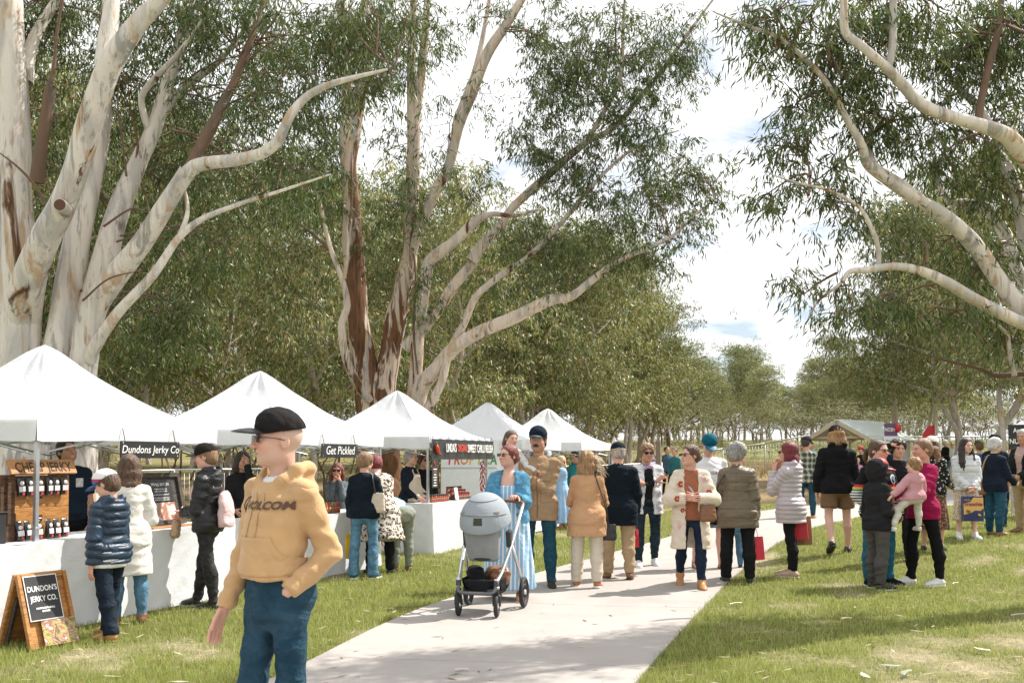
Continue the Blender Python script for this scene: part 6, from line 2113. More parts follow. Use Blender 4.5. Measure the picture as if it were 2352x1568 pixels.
# ---------------------------------------------------------------- helpers for things on people
def pw(P, local):
    """person space -> world"""
    o = P.root
    return np.array(o.location) + rotz(o.rotation_euler[2]) @ np.asarray(local, float)
def project(P, obj, pts, off=.003, front=True):
    """drop points (x, z) of person space on to a garment from in front (or behind)"""
    me = obj.data
    n = len(me.vertices); v = np.empty(n * 3, np.float32); me.vertices.foreach_get('co', v)
    f = np.empty(len(me.loops), np.int32); me.loops.foreach_get('vertex_index', f)
    tree = BVHTree.FromPolygons(v.reshape(-1, 3).tolist(), f.reshape(-1, 4).tolist())
    out = []
    sg = -1 if front else 1
    last = sg * .12
    for x, z in pts:
        h = tree.ray_cast(Vector((x, sg * 2, z)), Vector((0, -sg, 0)))
        if h[0] is not None: last = h[0].y
        out.append((x, last + sg * off, z))
    return out
def chest_text(P, obj, body, size, x, z, mat, sx=1.0, bold=0.0, tilt=0.0, front=True, shear=0.0):
    me = text_mesh(body, size, depth=0.0, bold=bold, sx=sx, shear=shear)
    bm = bmesh.new(); bm.from_mesh(me); bmesh.ops.triangulate(bm, faces=bm.faces)
    bmesh.ops.subdivide_edges(bm, edges=[e for e in bm.edges if e.calc_length() > size * .4], cuts=1)
    ct, st = math.cos(tilt), math.sin(tilt)
    co = [(x + v.co.x * ct - v.co.y * st, z + v.co.x * st + v.co.y * ct) for v in bm.verts]
    for v, p in zip(bm.verts, project(P, obj, co, .009, front)): v.co = p
    bm.to_mesh(me); bm.free()
    me.materials.clear(); me.materials.append(mat)
    return link('lettering', me, None, obj)
def patch(P, obj, outline, mat, name, off=.006, n=14, front=True):
    """a flat piece of cloth lying on a garment: outline(u, v) -> (x, z)"""
    pts = [outline(a / n, b / n) for b in range(n + 1) for a in range(n + 1)]
    V = np.array(project(P, obj, pts, off, front))
    f = np.array([(b * (n + 1) + a, b * (n + 1) + a + 1, (b + 1) * (n + 1) + a + 1, (b + 1) * (n + 1) + a) for b in range(n) for a in range(n)])
    if not front: f = f[:, ::-1]
    o = link(name, mesh_np(name, V, f), mat, obj)
    s_ = o.modifiers.new('solid', 'SOLIDIFY'); s_.thickness = off * .9; s_.offset = -1
    return o
def paper_bag(label, hand, size, mat, rz, handle_mat=None, drop=.13, lean=0.0):
    """bag hanging from a hand: hand = world point of the fingers"""
    w, d, h = size
    r = empty('paper_bag', (hand[0], hand[1], hand[2] - drop - h), rz, label=label, cat='bag')
    r.rotation_euler = (0, lean, rz)
    m = MB(); k = .97
    vs = []
    for z, s_, dd in ((0, .97, .95), (h * .35, 1.0, .9), (h * .7, 1.0, .75), (h, 1.0, .55)):
        b = .008 * math.sin(z * 30)
        vs += [(-w / 2 * s_, -d / 2 * dd, z), (0, -d / 2 * dd - .008 + b, z), (w / 2 * s_, -d / 2 * dd, z), (w / 2 * s_ - .006, 0, z), (w / 2 * s_, d / 2 * dd, z), (0, d / 2 * dd + .008, z), (-w / 2 * s_, d / 2 * dd, z), (-w / 2 * s_ + .006, 0, z)]
    fs = [(i * 8 + k_, i * 8 + (k_ + 1) % 8, (i + 1) * 8 + (k_ + 1) % 8, (i + 1) * 8 + k_) for i in range(3) for k_ in range(8)] + [tuple(range(7, -1, -1))]
    m.add(vs, fs); o = m.build('bag_body', mat, r)
    s_ = o.modifiers.new('solid', 'SOLIDIFY'); s_.thickness = .002
    for sy in (-1, 1):
        MB().tube(smooth_path([(-w * .22, sy * d * .25, h - .01), (-w * .18, sy * d * .18, h + drop * .7), (0, 0, h + drop + .005), (w * .18, sy * d * .18, h + drop * .7), (w * .22, sy * d * .25, h - .01)], 4), .003, 5).build('handle', handle_mat or mat, r)
    return r
def soft_bag(label, P, c, size, mat, straps, strap_mat=None, rz=0.0, name='handbag', k=.03, r_=.006, taper=.85):
    """a shoulder bag in person space: body and straps (lists of points)"""
    F = Field(); w, d, h = size
    F.loft(np.array(c) - np.array([0, 0, h / 2]), rotz(rz), [(0, w / 2 * .8, d / 2 * .8, 0), (h * .12, w / 2, d / 2, 0), (h * .6, w / 2 * (1 + taper) / 2, d / 2 * .8, 0), (h, w / 2 * taper, d / 2 * .45, 0)], .02, n=3.0)
    v, q = F.mesh(.010)
    n = vnormals(v, q); v = v + n * (.003 * wrinkle(v, (30, 30, 30), 3.0))[:, None]
    root = empty(name, tuple(np.array(P.root.location)), P.root.rotation_euler[2], label=label, cat='bag')
    root.location = tuple(pw(P, c)); 
    link('bag_body', mesh_np('bag_body', v - np.array(c), q), mat, root)
    for s_ in straps:
        m = MB(); m.tube(smooth_path([np.array(p) - np.array(c) for p in s_], 5), r_, 6, flat=2.0); m.build('strap', strap_mat or mat, root)
    return root
def feet(pxs):
    p = [gp(*q) for q in pxs]
    return np.mean(p, 0)[:2]

# ================================================================ the people
# 1 man in the camel hoodie, striding past close to the camera
P = Person('man in a camel hoodie, black cap and jeans striding past in front', (wp(640, 1050, 4.42)[0], 4.42), 1.70, -36, 'pink', w=.92, d=1.10, sw=.98, lean=-1, headscale=.96, head=(-30, -2, 0),
           la=('ik', (.080, -.036, .010), (.2, .6, -.2)), pocket='l', shz=.014, ra=(8, 7, 24, 5), ll=(-1, 0, -9, 3, 6), rl=(9, 0, 1, 0, 6), rcurl=22, lcurl=4, detail=.58, brow=(.32, .24, .2))
P.body(shaved=((.52, .45, .40), .75), beard=((.50, .40, .35), .30))
CAMEL = fabric('camel_fleece', (.55, .345, .175), var=.14, fold=.45, foldscale=6.0, sheen=.25)
hd = P.top('hoodie', CAMEL, th=.017, hem=.038, belly=.014, hood='down', wr=.007, sr=1.0, blouse=.04, neck=(.062, .07))
P.legs('jeans', JEAN_M, th=.010, wr=.006, baggy=1.0, waist=.07)
P.shoes(BRNL, BSOLE)
P.cap(fabric('black_mesh_cap', (.016, .014, .014), var=.3), plain('cap_peak_black', (.02, .02, .02), .45), tilt=-2, z=.05, badge=plain('cap_badge_blue', (.20, .36, .62), .5))
P.shades(plain('brown_lens', (.03, .012, .012), .1, spec=.8))
P.top('undershirt', WHITEF, th=.006, hem=.10, top=.287, sleeve=.3, sleeves='', wr=0, collar=(.022, .062))
INK = plain('dark_ink', (.10, .055, .035), .8)
kz = P.P0[2]
chest_text(P, hd, 'VOLCOM', .047, .048, kz + .385, INK, sx=1.15, bold=.002, shear=.15)
ring = [( -.125 + .034 * math.cos(a), kz + .385 + .034 * math.sin(a)) for a in np.linspace(0, 2 * PI, 25)]
MB().tube(project(P, hd, ring, .002), .0022, 4, cap=False).build('emblem_ring', INK, hd)
gem = [(-.125, kz + .408), (-.108, kz + .380), (-.125, kz + .364), (-.142, kz + .380), (-.125, kz + .408)]
MB().tube(project(P, hd, gem, .002), .0032, 4).build('emblem_stone', INK, hd)
patch(P, hd, lambda u, v: ((u - .5) * (.30 - .10 * ss((v - .25) / .75)), kz + .085 + .165 * v), CAMEL, 'front_pocket', .007)
for sx_ in (-.022, .028):
    MB().tube(project(P, hd, [(sx_ + .004 * math.sin(i), kz + .44 - i * .024) for i in range(9)], .004), .0032, 6).build('drawstring', CAMEL, hd)

# 2 jerky seller
P = Person('smiling dark-haired jerky seller in a navy top under the first tent', wp(172, 1050, 10.35)[:2], 1.72, 25, 'tan', w=1.08, d=1.1, head=(25, -4, -12), side=-6, detail=1.0, lips=(.75, .62, .58), la=(10, 10, 30, 0), ra=(10, 12, 30, 0))
P.body(beard=((.20, .11, .08), .35)); o = P.top('shirt', fabric('navy_tee', (.012, .022, .04)), th=.016, hem=-.03, sleeve=.75, neck=(.06, .035)); P.legs('trousers', BLKF); P.shoes(BLKL, BSOLE); P.hair('short', HN['dark'])
patch(P, o, lambda u, v: (.01 + .07 * u, P.P0[2] + .30 + .09 * v), plain('chest_print', (.60, .60, .58), .7, var=.5, vscale=40), 'chest_print', .004, 6)

# 3 boy
P = Person('boy in a navy puffer jacket and blue and white cap at the jerky table', feet([(212, 1470), (282, 1462)]), 1.40, -118, 'fair', w=1.12, d=1.15, head=(16, 20, 0), la=(-6, 14, 2, 4), ra=(10, 10, 20, 0), ll=(-12, 2, -14, 3, 4), rl=(13, 2, 8, 0, 6), detail=.9, headscale=1.12)
P.body(); P.top('puffer_jacket', fabric('navy_puffer', (.010, .030, .062), rough=.42, spec=.45, var=.2), th=.030, hem=-.07, hood='down', quilt=(.066, .011), wr=.004, res=.0095)
P.legs('jeans', denim('jeans_navy', (.006, .013, .026), .3), flare=.018, baggy=1.12, end=1.03); P.shoes(TANL, plain('gum_sole', (.30, .16, .07), .7), high=.055, th=.011, name='boot')
P.top('shirt_tail', WHITEF, th=.022, hem=-.095, top=.0, sleeves='', wr=.004)
P.hair('short', HN['brown']); 
t_ = NT('boys_cap'); oc = t_.coord('Object'); 
zc = t_.sep(oc)[2]; h0 = P.hc[2] + .17 * P.hh
cc = t_.mix(t_.math('COMPARE', zc, h0, .010), (.70, .69, .68), (.50, .03, .05)); cc = t_.mix(t_.math('LESS_THAN', zc, h0 - .010), cc, (.05, .13, .38)); t_.set(Base_Color=cc, Roughness=.8)
P.cap(t_.m, plain('cap_blue', (.025, .10, .34), .6), tilt=2)

# 4 woman in the white coat
P = Person('dark-haired woman in a long off-white coat at the jerky table', feet([(294, 1432)]), 1.55, -150, 'fair', w=.94, d=.95, sw=.92, head=(-20, 4, 0), la=('ik', (.06, -.14, .12)), ra=('ik', (-.06, -.13, .09)), lean=3)
P.body(); P.top('coat', fabric('offwhite_wool', (.70, .67, .62), var=.06, fold=.25), th=.026, hem=-.235, upright=True, flare=.10, wr=.006, collar=(.03, .058)); P.legs('jeans', JEAN_L, th=.008); P.shoes(BRNL, BSOLE, high=.03)
P.hair('bob', HN['brown'], length=.75, vol=1.04); P.shades()

# 5 youth in black
P = Person('young man in a black hooded jacket and black cap carrying a pink backpack', feet([(446, 1398), (500, 1396)]), 1.66, -98, 'fair', w=.96, head=(4, 6, 0), la=('ik', (.02, -.145, .055)), ra=('ik', (-.02, -.15, .04)), ll=(-9, 2, -9, 0, 4), rl=(12, 2, 9, 0, 8), rcurl=60, lcurl=60)
P.body(); P.top('puffer_jacket', BLKP, th=.030, hem=-.06, hood='down', quilt=(.09, .009), wr=.005, collar=(.05, .062)); P.legs('jeans', denim('jeans_charcoal', (.022, .021, .021), .7), th=.008, wr=.007); P.shoes(BLKL, plain('grey_sole', (.35, .35, .36), .6))
P.hair('short', HN['light']); P.cap(fabric('black_cap', (.016, .013, .011)), plain('cap_peak_brown', (.03, .022, .018), .6), tilt=-2, badge=plain('goggle_blue', (.02, .12, .40), .2))
BP = P
def backpack(label, P, mat, y=.155, z=.13, w=.25, h=.36, d=.13, strap_mat=None):
    F = Field(); c = P.t((0, y, z))
    F.loft(c - np.array([0, 0, h / 2]), P.Mt, [(0, w * .46, d * .42, .02), (h * .15, w * .5, d * .5, .02), (h * .7, w * .46, d * .42, .01), (h * .93, w * .33, d * .3, 0), (h, w * .15, d * .15, 0)], .03, n=2.6)
    v, q = F.mesh(.011 * P.det); n = vnormals(v, q); v = v + n * (.007 * wrinkle(v, (16, 16, 12), 5.0))[:, None]
    root = empty('backpack', tuple(pw(P, c)), P.root.rotation_euler[2], label=label, cat='backpack')
    link('bag_body', mesh_np('bag_body', v - c, q), mat, root)
    for sd in (-1, 1):
        k = P.H
        pts = [P.t((sd * .055 * k, .10, .20 * k)), P.t((sd * .062 * k, .03, .268 * k + .045)), P.t((sd * .064 * k, -.07, .235 * k)), P.t((sd * .075 * k, -.105, .16 * k)), P.t((sd * .085 * k, -.04, .07 * k)), P.t((sd * .07 * k, .09, .05 * k))]
        m = MB(); m.tube(smooth_path([p - c for p in pts], 5), .008, 6, flat=2.6); m.build('shoulder_strap', strap_mat or mat, root)
    return root
backpack('pale pink drawstring backpack on the young man in black', P, fabric('pale_pink', (.66, .47, .47), var=.1), y=.185)
hp = pw(P, P.j['rwr'] + _nrm(P.j['rhd']) * .10)
r = empty('bread_bag', tuple(hp), R(-98), label='brown paper bag of food held by the young man in black', cat='bag')
F = Field(); F.loft((0, 0, -.20), roty(R(-18)), [(0, .040, .030, 0), (.03, .055, .040, 0), (.15, .052, .036, 0), (.20, .030, .022, 0), (.25, .036, .024, 0)], .02, n=3.0); v, q = F.mesh(.008)
v = v + vnormals(v, q) * (.004 * wrinkle(v, (40, 40, 40), 1.0))[:, None]; link('bag_body', mesh_np('bag_body', v, q), fabric('kraft_paper', (.56, .38, .24), var=.1, fold=.5, foldscale=25), r)

# 6 figure behind the hoodie man
P = Person('dark-haired person in black with a hand raised to the face behind the camel hoodie', wp(556, 1050, 12.3)[:2], 1.58, 20, 'tan', head=(20, 10, 0), la=('ik', (.03, -.10, .36)), ra=(20, 8, 60, -20), detail=1.2)
P.body(); P.top('jacket', BLKF, th=.018); P.legs('trousers', BLKF); P.shoes(BLKL, BSOLE); P.hair('bob', HN['dark'], length=.2)

# 7 pickle seller
P = Person('woman with brown bob and sunglasses seated behind the pickle table', wp(775, 1050, 14.3)[:2], 1.50, 8, 'fair', head=(-5, 4, 0), la=('ik', (.03, -.11, .29)), ra=('ik', (-.03, -.11, .28)), lcurl=60, rcurl=60, detail=1.1, z=-.06)
P.body(); P.top('denim_jacket', denim('jacket_grey_denim', (.09, .11, .125), .7), th=.018, collar=(.03, .056)); P.legs('trousers', BLKF); P.shoes(BLKL, BSOLE); P.hair('bob', HN['auburn'], length=.45, fringe=True); P.shades(big=1.15)

# 8 woman in the navy jumper
P = Person('woman with short brown hair in a navy jumper and flared blue jeans seen from behind', feet([(822, 1327), (850, 1330)]), 1.58, 172, 'fair', w=1.05, head=(-30, 10, 0), la=(4, 12, 10, 0), ra=(22, 10, 62, -8), ll=(-4, 3, -4, 0, 12), rl=(4, 3, -6, 0, 10))
P.body(); P.top('jumper', fabric('navy_knit', (.008, .014, .022), var=.25, fold=.4), th=.020, hem=-.05, collar=(.03, .056), sr=1.1); P.legs('jeans', JEAN_L, th=.008, flare=.028, end=1.06); P.shoes(denim('canvas_blue', (.03, .08, .14), .3), WSOLE, th=.009, sole=.026)
P.hair('short', HN['light'], vol=1.1); P.shades()
k = P.H
soft_bag('cream and tan shoulder bag on the woman in the navy jumper', P, (-.175, .03, P.P0[2] + .115), (.20, .11, .25), fabric('cream_leather', (.62, .52, .42), rough=.5, var=.1), [[(-.175, -.07, P.P0[2] + .23), (-.13, -.06, P.P0[2] + .43), (-.105, .01, P.P0[2] + .485), (-.14, .11, P.P0[2] + .40), (-.175, .12, P.P0[2] + .23)]], BLKL, r_=.007)
hp = pw(P, P.j['lwr'] + _nrm(P.j['lhd']) * .12)
paper_bag('yellow plastic bag hanging from the navy jumper woman\'s hand', hp, (.13, .06, .30), fabric('yellow_plastic', (.62, .38, .02), rough=.4), R(20), drop=.06)

# 9 woman in the leopard cardigan
P = Person('burgundy-haired woman in a long leopard cardigan bending over the pickle table', feet([(872, 1318)]), 1.60, -158, 'pink', w=1.25, d=1.25, lean=24, head=(-10, 18, 0), la=(40, 10, 70, -10), ra=(45, 10, 80, -10))
P.body(); P.top('cardigan', pattern('leopard_knit', leopard_fn), th=.030, hem=-.26, flare=.16, wr=.006, blouse=.1, sr=1.15); P.legs('trousers', BLKF, flare=.015); P.shoes(BLKL, BSOLE); P.hair('short', HN['red'], vol=1.1)
# 10 person in sage trousers
P = Person('person in sage trousers and pale blue sleeves stooping beside the leopard cardigan', feet([(925, 1312)]), 1.45, -150, 'fair', lean=72, la=(20, 4, 5, -5), ra=(40, 5, 30, 0), detail=1.1, head=(0, 20, 0), ll=(6, 3, -4, 0, 8), rl=(8, 3, -3, 0, 8))
P.body(); P.top('shirt', fabric('pale_blue_shirt', (.34, .47, .62), var=.1), th=.014, hem=-.01); P.legs('trousers', fabric('sage_cotton', (.26, .28, .23), var=.12), baggy=1.12); P.shoes(BRNL, BSOLE); P.hair('short', HN['brown'])

# 11, 12 relish sellers
P = Person('grey-haired relish seller in a dark jacket and cream apron', wp(942, 1050, 15.9)[:2], 1.62, 62, 'pink', w=1.15, d=1.2, head=(18, 0, 0), la=(12, 8, 60, -10), ra=(12, 8, 60, -10), detail=1.0)
P.body(); o = P.top('jacket', fabric('dark_navy_jacket', (.012, .016, .026)), th=.020, belly=.01, collar=(.035, .06)); P.legs('trousers', BLKF); P.shoes(BLKL, BSOLE); P.hair('short', HN['grey'], vol=.98)
kz = P.P0[2]; patch(P, o, lambda u, v: ((u - .5) * (.36 - .20 * ss((v - .5) / .5)), kz - .06 + .44 * v), CREAMF, 'apron', .008, 18)
P.strap('apron_strap', CREAMF, project(P, o, [(-.075, kz + .375), (-.07, kz + .42), (-.06, kz + .45)], .006)); P.strap('apron_strap', CREAMF, project(P, o, [(.075, kz + .375), (.07, kz + .42), (.06, kz + .45)], .006))
P = Person('dark-haired relish seller in sunglasses and black coat beside the apron', wp(974, 1050, 16.4)[:2], 1.58, 20, 'fair', head=(12, 2, 0), detail=1.1, w=1.1)
P.body(); P.top('coat', BLKF, th=.022, collar=(.03, .056)); P.legs('trousers', BLKF); P.shoes(BLKL, BSOLE); P.hair('short', HN['brown'], vol=1.14, fringe=True, messy=.006); P.shades(big=1.1)
P.top('scarf', fabric('red_scarf', (.35, .03, .05)), th=.02, hem=.17, top=.27, sleeves='', wid=.5, wr=.004)

# 13 woman with the pram
SP = np.array([-.035, 10.47])
P = Person('woman in a denim jacket and striped dress pushing a grey pram', SP, 1.64, -6, 'pink', w=1.14, d=1.2, head=(-42, -2, 0), la=('ik', (.075, -.215, .135)), ra=('ik', (-.10, -.215, .135)), ll=(10, 3, 0, 0, 6), rl=(-8, 3, -16, 10, 6), lcurl=60, rcurl=60, lp=(0, 0, -1), rp=(0, 0, -1))
P.body(); DRESS = pattern('striped_dress', stripes_fn(0, .042, .36, (.26, .44, .62), (.66, .72, .78)))
P.top('dress', DRESS, th=.012, hem=-.06, top=.205, sleeves='', wr=.004); P.skirt('dress_skirt', DRESS, -.45, .10, 1.0, .11, .018, (9, .07))
P.top('denim_jacket', denim('jacket_blue_denim', (.060, .19, .30), 1.0), th=.026, hem=-.035, top=.285, open_=[(-.1, 0, .050), (.12, 0, .044), (.24, 0, .046), (.33, 0, .03)], wr=.006, sr=1.12, neck=(.058, .05), shoulder=.04)
P.shoes(TANL, WSOLE); P.hair('bun', HN['auburn']); P.shades()

# 14 man with the moustache
P14 = P = Person('tall man with a moustache in a tan field jacket and navy cap carrying a girl', feet([(1237, 1350)]), 1.85, -8, 'tan', w=1.02, d=1.1, sw=1.08, head=(-8, 2, 0), la=('ik', (-.035, -.125, .15)), ra=('ik', (-.13, -.13, .07)), ll=(2, 4, -4, 0, 10), rl=(-4, 4, -8, 0, 8), rp=(0, 0, 1), lp=(0, 1, 0))
P.body(beard=((.16, .09, .06), .25)); TANJ = fabric('tan_canvas', (.34, .225, .13), var=.12, fold=.45)
jk = P.top('field_jacket', TANJ, th=.026, hem=-.10, wr=.008, sr=1.12, collar=(.03, .066)); P.legs('jeans', JEAN_T, th=.012); P.shoes(plain('black_suede', (.02, .018, .017), .8), WSOLE, sole=.024)
P.hair('short', HN['dark'])
P.cap(fabric('navy_cap', (.010, .018, .032)), plain('navy_peak', (.008, .014, .026), .6), z=.07, tilt=-3, badge=plain('cap_badge_white', (.62, .66, .68), .6, var=.3, vscale=60))
F = Field(); F.chain([P.h((-.11, -.42, -.235)), P.h((0, -.46, -.185)), P.h((.11, -.42, -.235))], [.010, .020, .010], .01); P.obj('moustache', F, HN['dark'], .006)
F = Field(); kk = P.H
c0 = P.j['neck']; F.chain([c0 + P.Ms @ (np.array(q) * kk) for q in ((.064, -.01, .006), (.058, .040, .02), (0, .062, .026), (-.058, .040, .02), (-.064, -.01, .006))], [.026, .036, .042, .036, .026], .02); F.chain([c0 + P.Ms @ (np.array(q) * kk) for q in ((.064, -.01, .004), (.03, -.052, -.035))], [.024, .012], .01); F.chain([c0 + P.Ms @ (np.array(q) * kk) for q in ((-.064, -.01, .004), (-.03, -.052, -.035))], [.024, .012], .01)
P.obj('hood', F, fabric('grey_fleece', (.38, .38, .42), var=.1), .011, lambda v, n: .004 * wrinkle(v, (30, 30, 30), 2.0))
kz = P.P0[2]
for sx_, zz in ((-1, .26), (1, .26), (-1, .02), (1, .02)):
    patch(P, jk, lambda u, v, sx_=sx_, zz=zz: (sx_ * (.045 + .115 * u), kz + zz + (.115 if zz > .1 else .14) * v), TANJ, 'pocket', .007, 8)
MB().tube(project(P, jk, [(0.004, kz + .42 - i * .03) for i in range(20)], .003), .006, 5, flat=.5).build('zip', BRNL, jk)
# 15 the girl in his arm
ang = R(-8)
gpos = np.array(pw(P14, (-.32, -.05, 0)))
P = Person('little girl in a white top carried on the moustached man\'s arm', gpos[:2], 1.06, 12, 'fair', head=(18, 4, 6), headscale=1.26, w=1.0, z=float(gz(*gpos[:2])) + .76, la=(30, 30, 62, 30), ra=(15, 12, 30, 0), ll=(42, 4, 6, 0, 5), rl=(30, 6, 0, 0, 5), seat=.53)
P.body(); P.top('jumper', fabric('white_knit', (.66, .66, .65), var=.06), th=.016, hem=-.05, hood=None, sr=1.1, res=.011); P.legs('leggings', fabric('grey_leggings', (.35, .30, .30)), th=.008, res=.011); P.shoes(BRNL, BSOLE, high=.05, name='boot'); P.hair('pony', HN['brown'], res=.007)

# 16 woman in the blue dress
P = Person('blonde woman in a long pale blue dress with a red hair flower eating', feet([(1290, 1216)]), 1.56, -92, 'pink', w=1.15, d=1.15, head=(0, 6, 0), la=('ik', (.02, -.10, .28)), ra=('ik', (-.02, -.10, .28)), lcurl=70, rcurl=70, detail=1.3)
P.body(); BDR = fabric('pale_blue_cotton', (.32, .50, .74), var=.1); P.top('dress', BDR, th=.016, hem=-.05, top=.27, sleeve=.55, sr=1.5, shoulder=.25, wr=.006, neck=(.07, .05)); P.skirt('dress_skirt', BDR, -.43, .12, 1.05, .15, .016, (11, .09)); P.shoes(TANL, WSOLE); P.hair('bob', HN['blonde'], length=.2)
F = Field(); c = P.h((.36, .30, -.12))
for a in range(5): F.ell(c + .022 * np.array([0, math.cos(a * 1.257), math.sin(a * 1.257)]), (.014, .02, .02))
P.obj('flower_clip', F, plain('flower_red', (.50, .03, .03), .6), .007)
# 17 others under the far tents
P = Person('dark-haired man bowing his head under the fifth tent', wp(1322, 1050, 23)[:2], 1.66, -40, 'tan', head=(0, 25, 0), detail=1.6); P.body(); P.top('shirt', fabric('teal_shirt', (.03, .22, .24)), th=.014); P.legs('trousers', BLKF); P.hair('short', HN['dark']); P.shoes(BLKL, BSOLE)
P = Person('child in a pink jumper under the fourth tent', wp(1266, 1050, 22.5)[:2], 1.30, -60, 'fair', head=(0, 10, 0), detail=1.6, headscale=1.15); P.body(); P.top('jumper', fabric('pink_jumper', (.60, .18, .36)), th=.018); P.legs('trousers', NAVYF); P.hair('bob', HN['brown'], length=.4); P.shoes(WHTL, WSOLE)

# 18 woman in the tan blazer
P = Person('honey-haired woman in a tan blazer and cream trousers walking away', feet([(1328, 1346), (1370, 1355)]), 1.58, 172, 'fair', w=1.10, d=1.1, lean=4, head=(-6, 6, 0), la=(18, 12, 55, -25), ra=(18, 12, 55, -25), ll=(6, 3, -2, 0, 8), rl=(-5, 3, -14, 8, 6))
P.body(); P.top('blazer', fabric('tan_wool', (.52, .30, .16), var=.10, fold=.35), th=.020, hem=-.155, flare=.13, upright=True, wr=.006, collar=(.025, .058)); P.legs('trousers', fabric('cream_trousers', (.60, .52, .41), var=.08, fold=.4), th=.016, flare=.010, baggy=1.08); P.shoes(plain('rust_leather', (.34, .13, .05), .5), WSOLE, sole=.024)
P.hair('bob', HN['honey'], length=.55, blow=.0, vol=1.05, messy=.006)
m = MB(); rs = np.random.default_rng(5)
for i in range(70):                                   # strands lifted by the wind
    a = P.h((-.36 + rs.uniform(-.05, .1), rs.uniform(-.1, .3), rs.uniform(-.45, .3))); L = rs.uniform(.5, 1.15)
    m.tube(smooth_path([a, a + np.array([-.05 * L, .0, -.015]), a + np.array([-.10 * L, .01, -.05 - .02 * rs.uniform(0, 1)]), a + np.array([-.15 * L, rs.uniform(-.02, .03), -.11 - .05 * rs.uniform(0, 1)])], 3), list(np.linspace(.0042, .0010, 10)), 3)
m.build('windblown_strands', HN['blonde'], P.root)
kz = P.P0[2]
soft_bag('small black shoulder bag hanging at the tan blazer\'s side', P, (-.245, -.02, kz - .20), (.19, .07, .19), BLKL, [[(-.245, -.05, kz - .12), (-.215, -.03, kz + .15), (-.125, .0, kz + .465), (-.10, .05, kz + .455), (-.20, .10, kz + .15), (-.245, .03, kz - .12)]], r_=.0045)

# 19 man in the beanie
P = Person('man in a navy coat, navy beanie with tan band and khaki trousers walking away', feet([(1402, 1326), (1440, 1336)]), 1.68, 176, 'pink', w=1.12, d=1.12, head=(14, 2, 0), la=(8, 14, 16, 0), ra=(8, 12, 22, -2), ll=(5, 3, -2, 0, 10), rl=(-6, 3, -14, 8, 8), sw=1.1)
P.body(); P.top('coat', fabric('navy_coat', (.006, .012, .020), var=.2), th=.030, hem=-.135, upright=True, flare=.09, wr=.006, collar=(.045, .062), sr=1.12); P.legs('trousers', KHAKI, th=.018, baggy=1.1, wr=.008); P.shoes(BRNL, BSOLE, th=.010)
P.hair('crop', HN['grey'], messy=.001, vol=.96)
F = Field(); u = P.hh; F.ell(P.h((0, .05, .20)), np.array([.39, .46, .38]) * u, P.Mh, .02); F.half(P.h((0, 0, .12)), P.Mh @ np.array([0, .1, -1.0])); bn = P.obj('beanie', F, fabric('navy_beanie', (.008, .012, .024)), .008)
F = Field(); F.ell(P.h((0, .05, .16)), np.array([.415, .485, .40]) * u, P.Mh, .02); F.half(P.h((0, 0, .20)), P.Mh @ np.array([0, .05, 1.0])); F.half(P.h((0, 0, .03)), P.Mh @ np.array([0, .1, -1.0])); P.obj('beanie_band', F, fabric('tan_band', (.42, .29, .15)), .008, None, bn)
hp = pw(P, P.j['rwr'] + _nrm(P.j['rhd']) * .09)
paper_bag('red paper bag at the navy coat man\'s side', hp, (.06, .15, .22), plain('red_paper', (.52, .015, .035), .55), R(10), drop=.10)

# 20 woman with the scarf
P = Person('short-haired woman in sunglasses, scarf and white cardigan with folded arms', feet([(1476, 1311), (1497, 1296)]), 1.68, 4, 'tan', w=1.12, d=1.1, head=(4, 4, 0), la=('ik', (-.045, -.105, .145)), ra=('ik', (.05, -.118, .165)), ll=(-3, 3, -18, 12, 6), rl=(8, 3, 0, 0, 8))
P.body(); P.top('shirt', BLKF, th=.012, hem=-.04); P.top('cardigan', pattern('check_cardigan', plaid_fn(.16, (.68, .68, .70), (.42, .43, .45), (.74, .74, .75)), sheen=.3), th=.030, hem=-.10, wr=.006, sr=1.2, open_=[(-.16, 0, .045), (.05, 0, .03), (.2, 0, .035), (.33, 0, .03)], neck=(.06, .05), blouse=.1); P.legs('jeans', denim('jeans_inky', (.007, .022, .034), .6)); P.shoes(WHTL, WSOLE, sole=.026, th=.010)
P.hair('short', HN['light'], vol=1.12, fringe=True, messy=.007); P.shades(big=1.15)
F = Field(); kk = P.H; c0 = P.j['neck']
F.chain([c0 + np.array(q) * kk for q in ((.05, .0, .0), (0, .045, .015), (-.05, .0, .0), (-.02, -.05, -.02), (.03, -.048, -.015), (.05, .0, .0))], [.026] * 6, .015)
F.chain([c0 + np.array(q) * kk for q in ((.035, -.045, -.02), (.055, -.068, -.08), (.06, -.074, -.13))], [.024, .024, .018], .01); F.chain([c0 + np.array(q) * kk for q in ((-.03, -.045, -.02), (-.045, -.066, -.07))], [.024, .02], .01)
P.obj('scarf', F, pattern('lilac_scarf', floral_fn((.36, .26, .40), [(.50, .44, .55), (.16, .30, .36), (.55, .52, .60)], 22)), .011, lambda v, n: .005 * wrinkle(v, (50, 50, 30), 2.0))

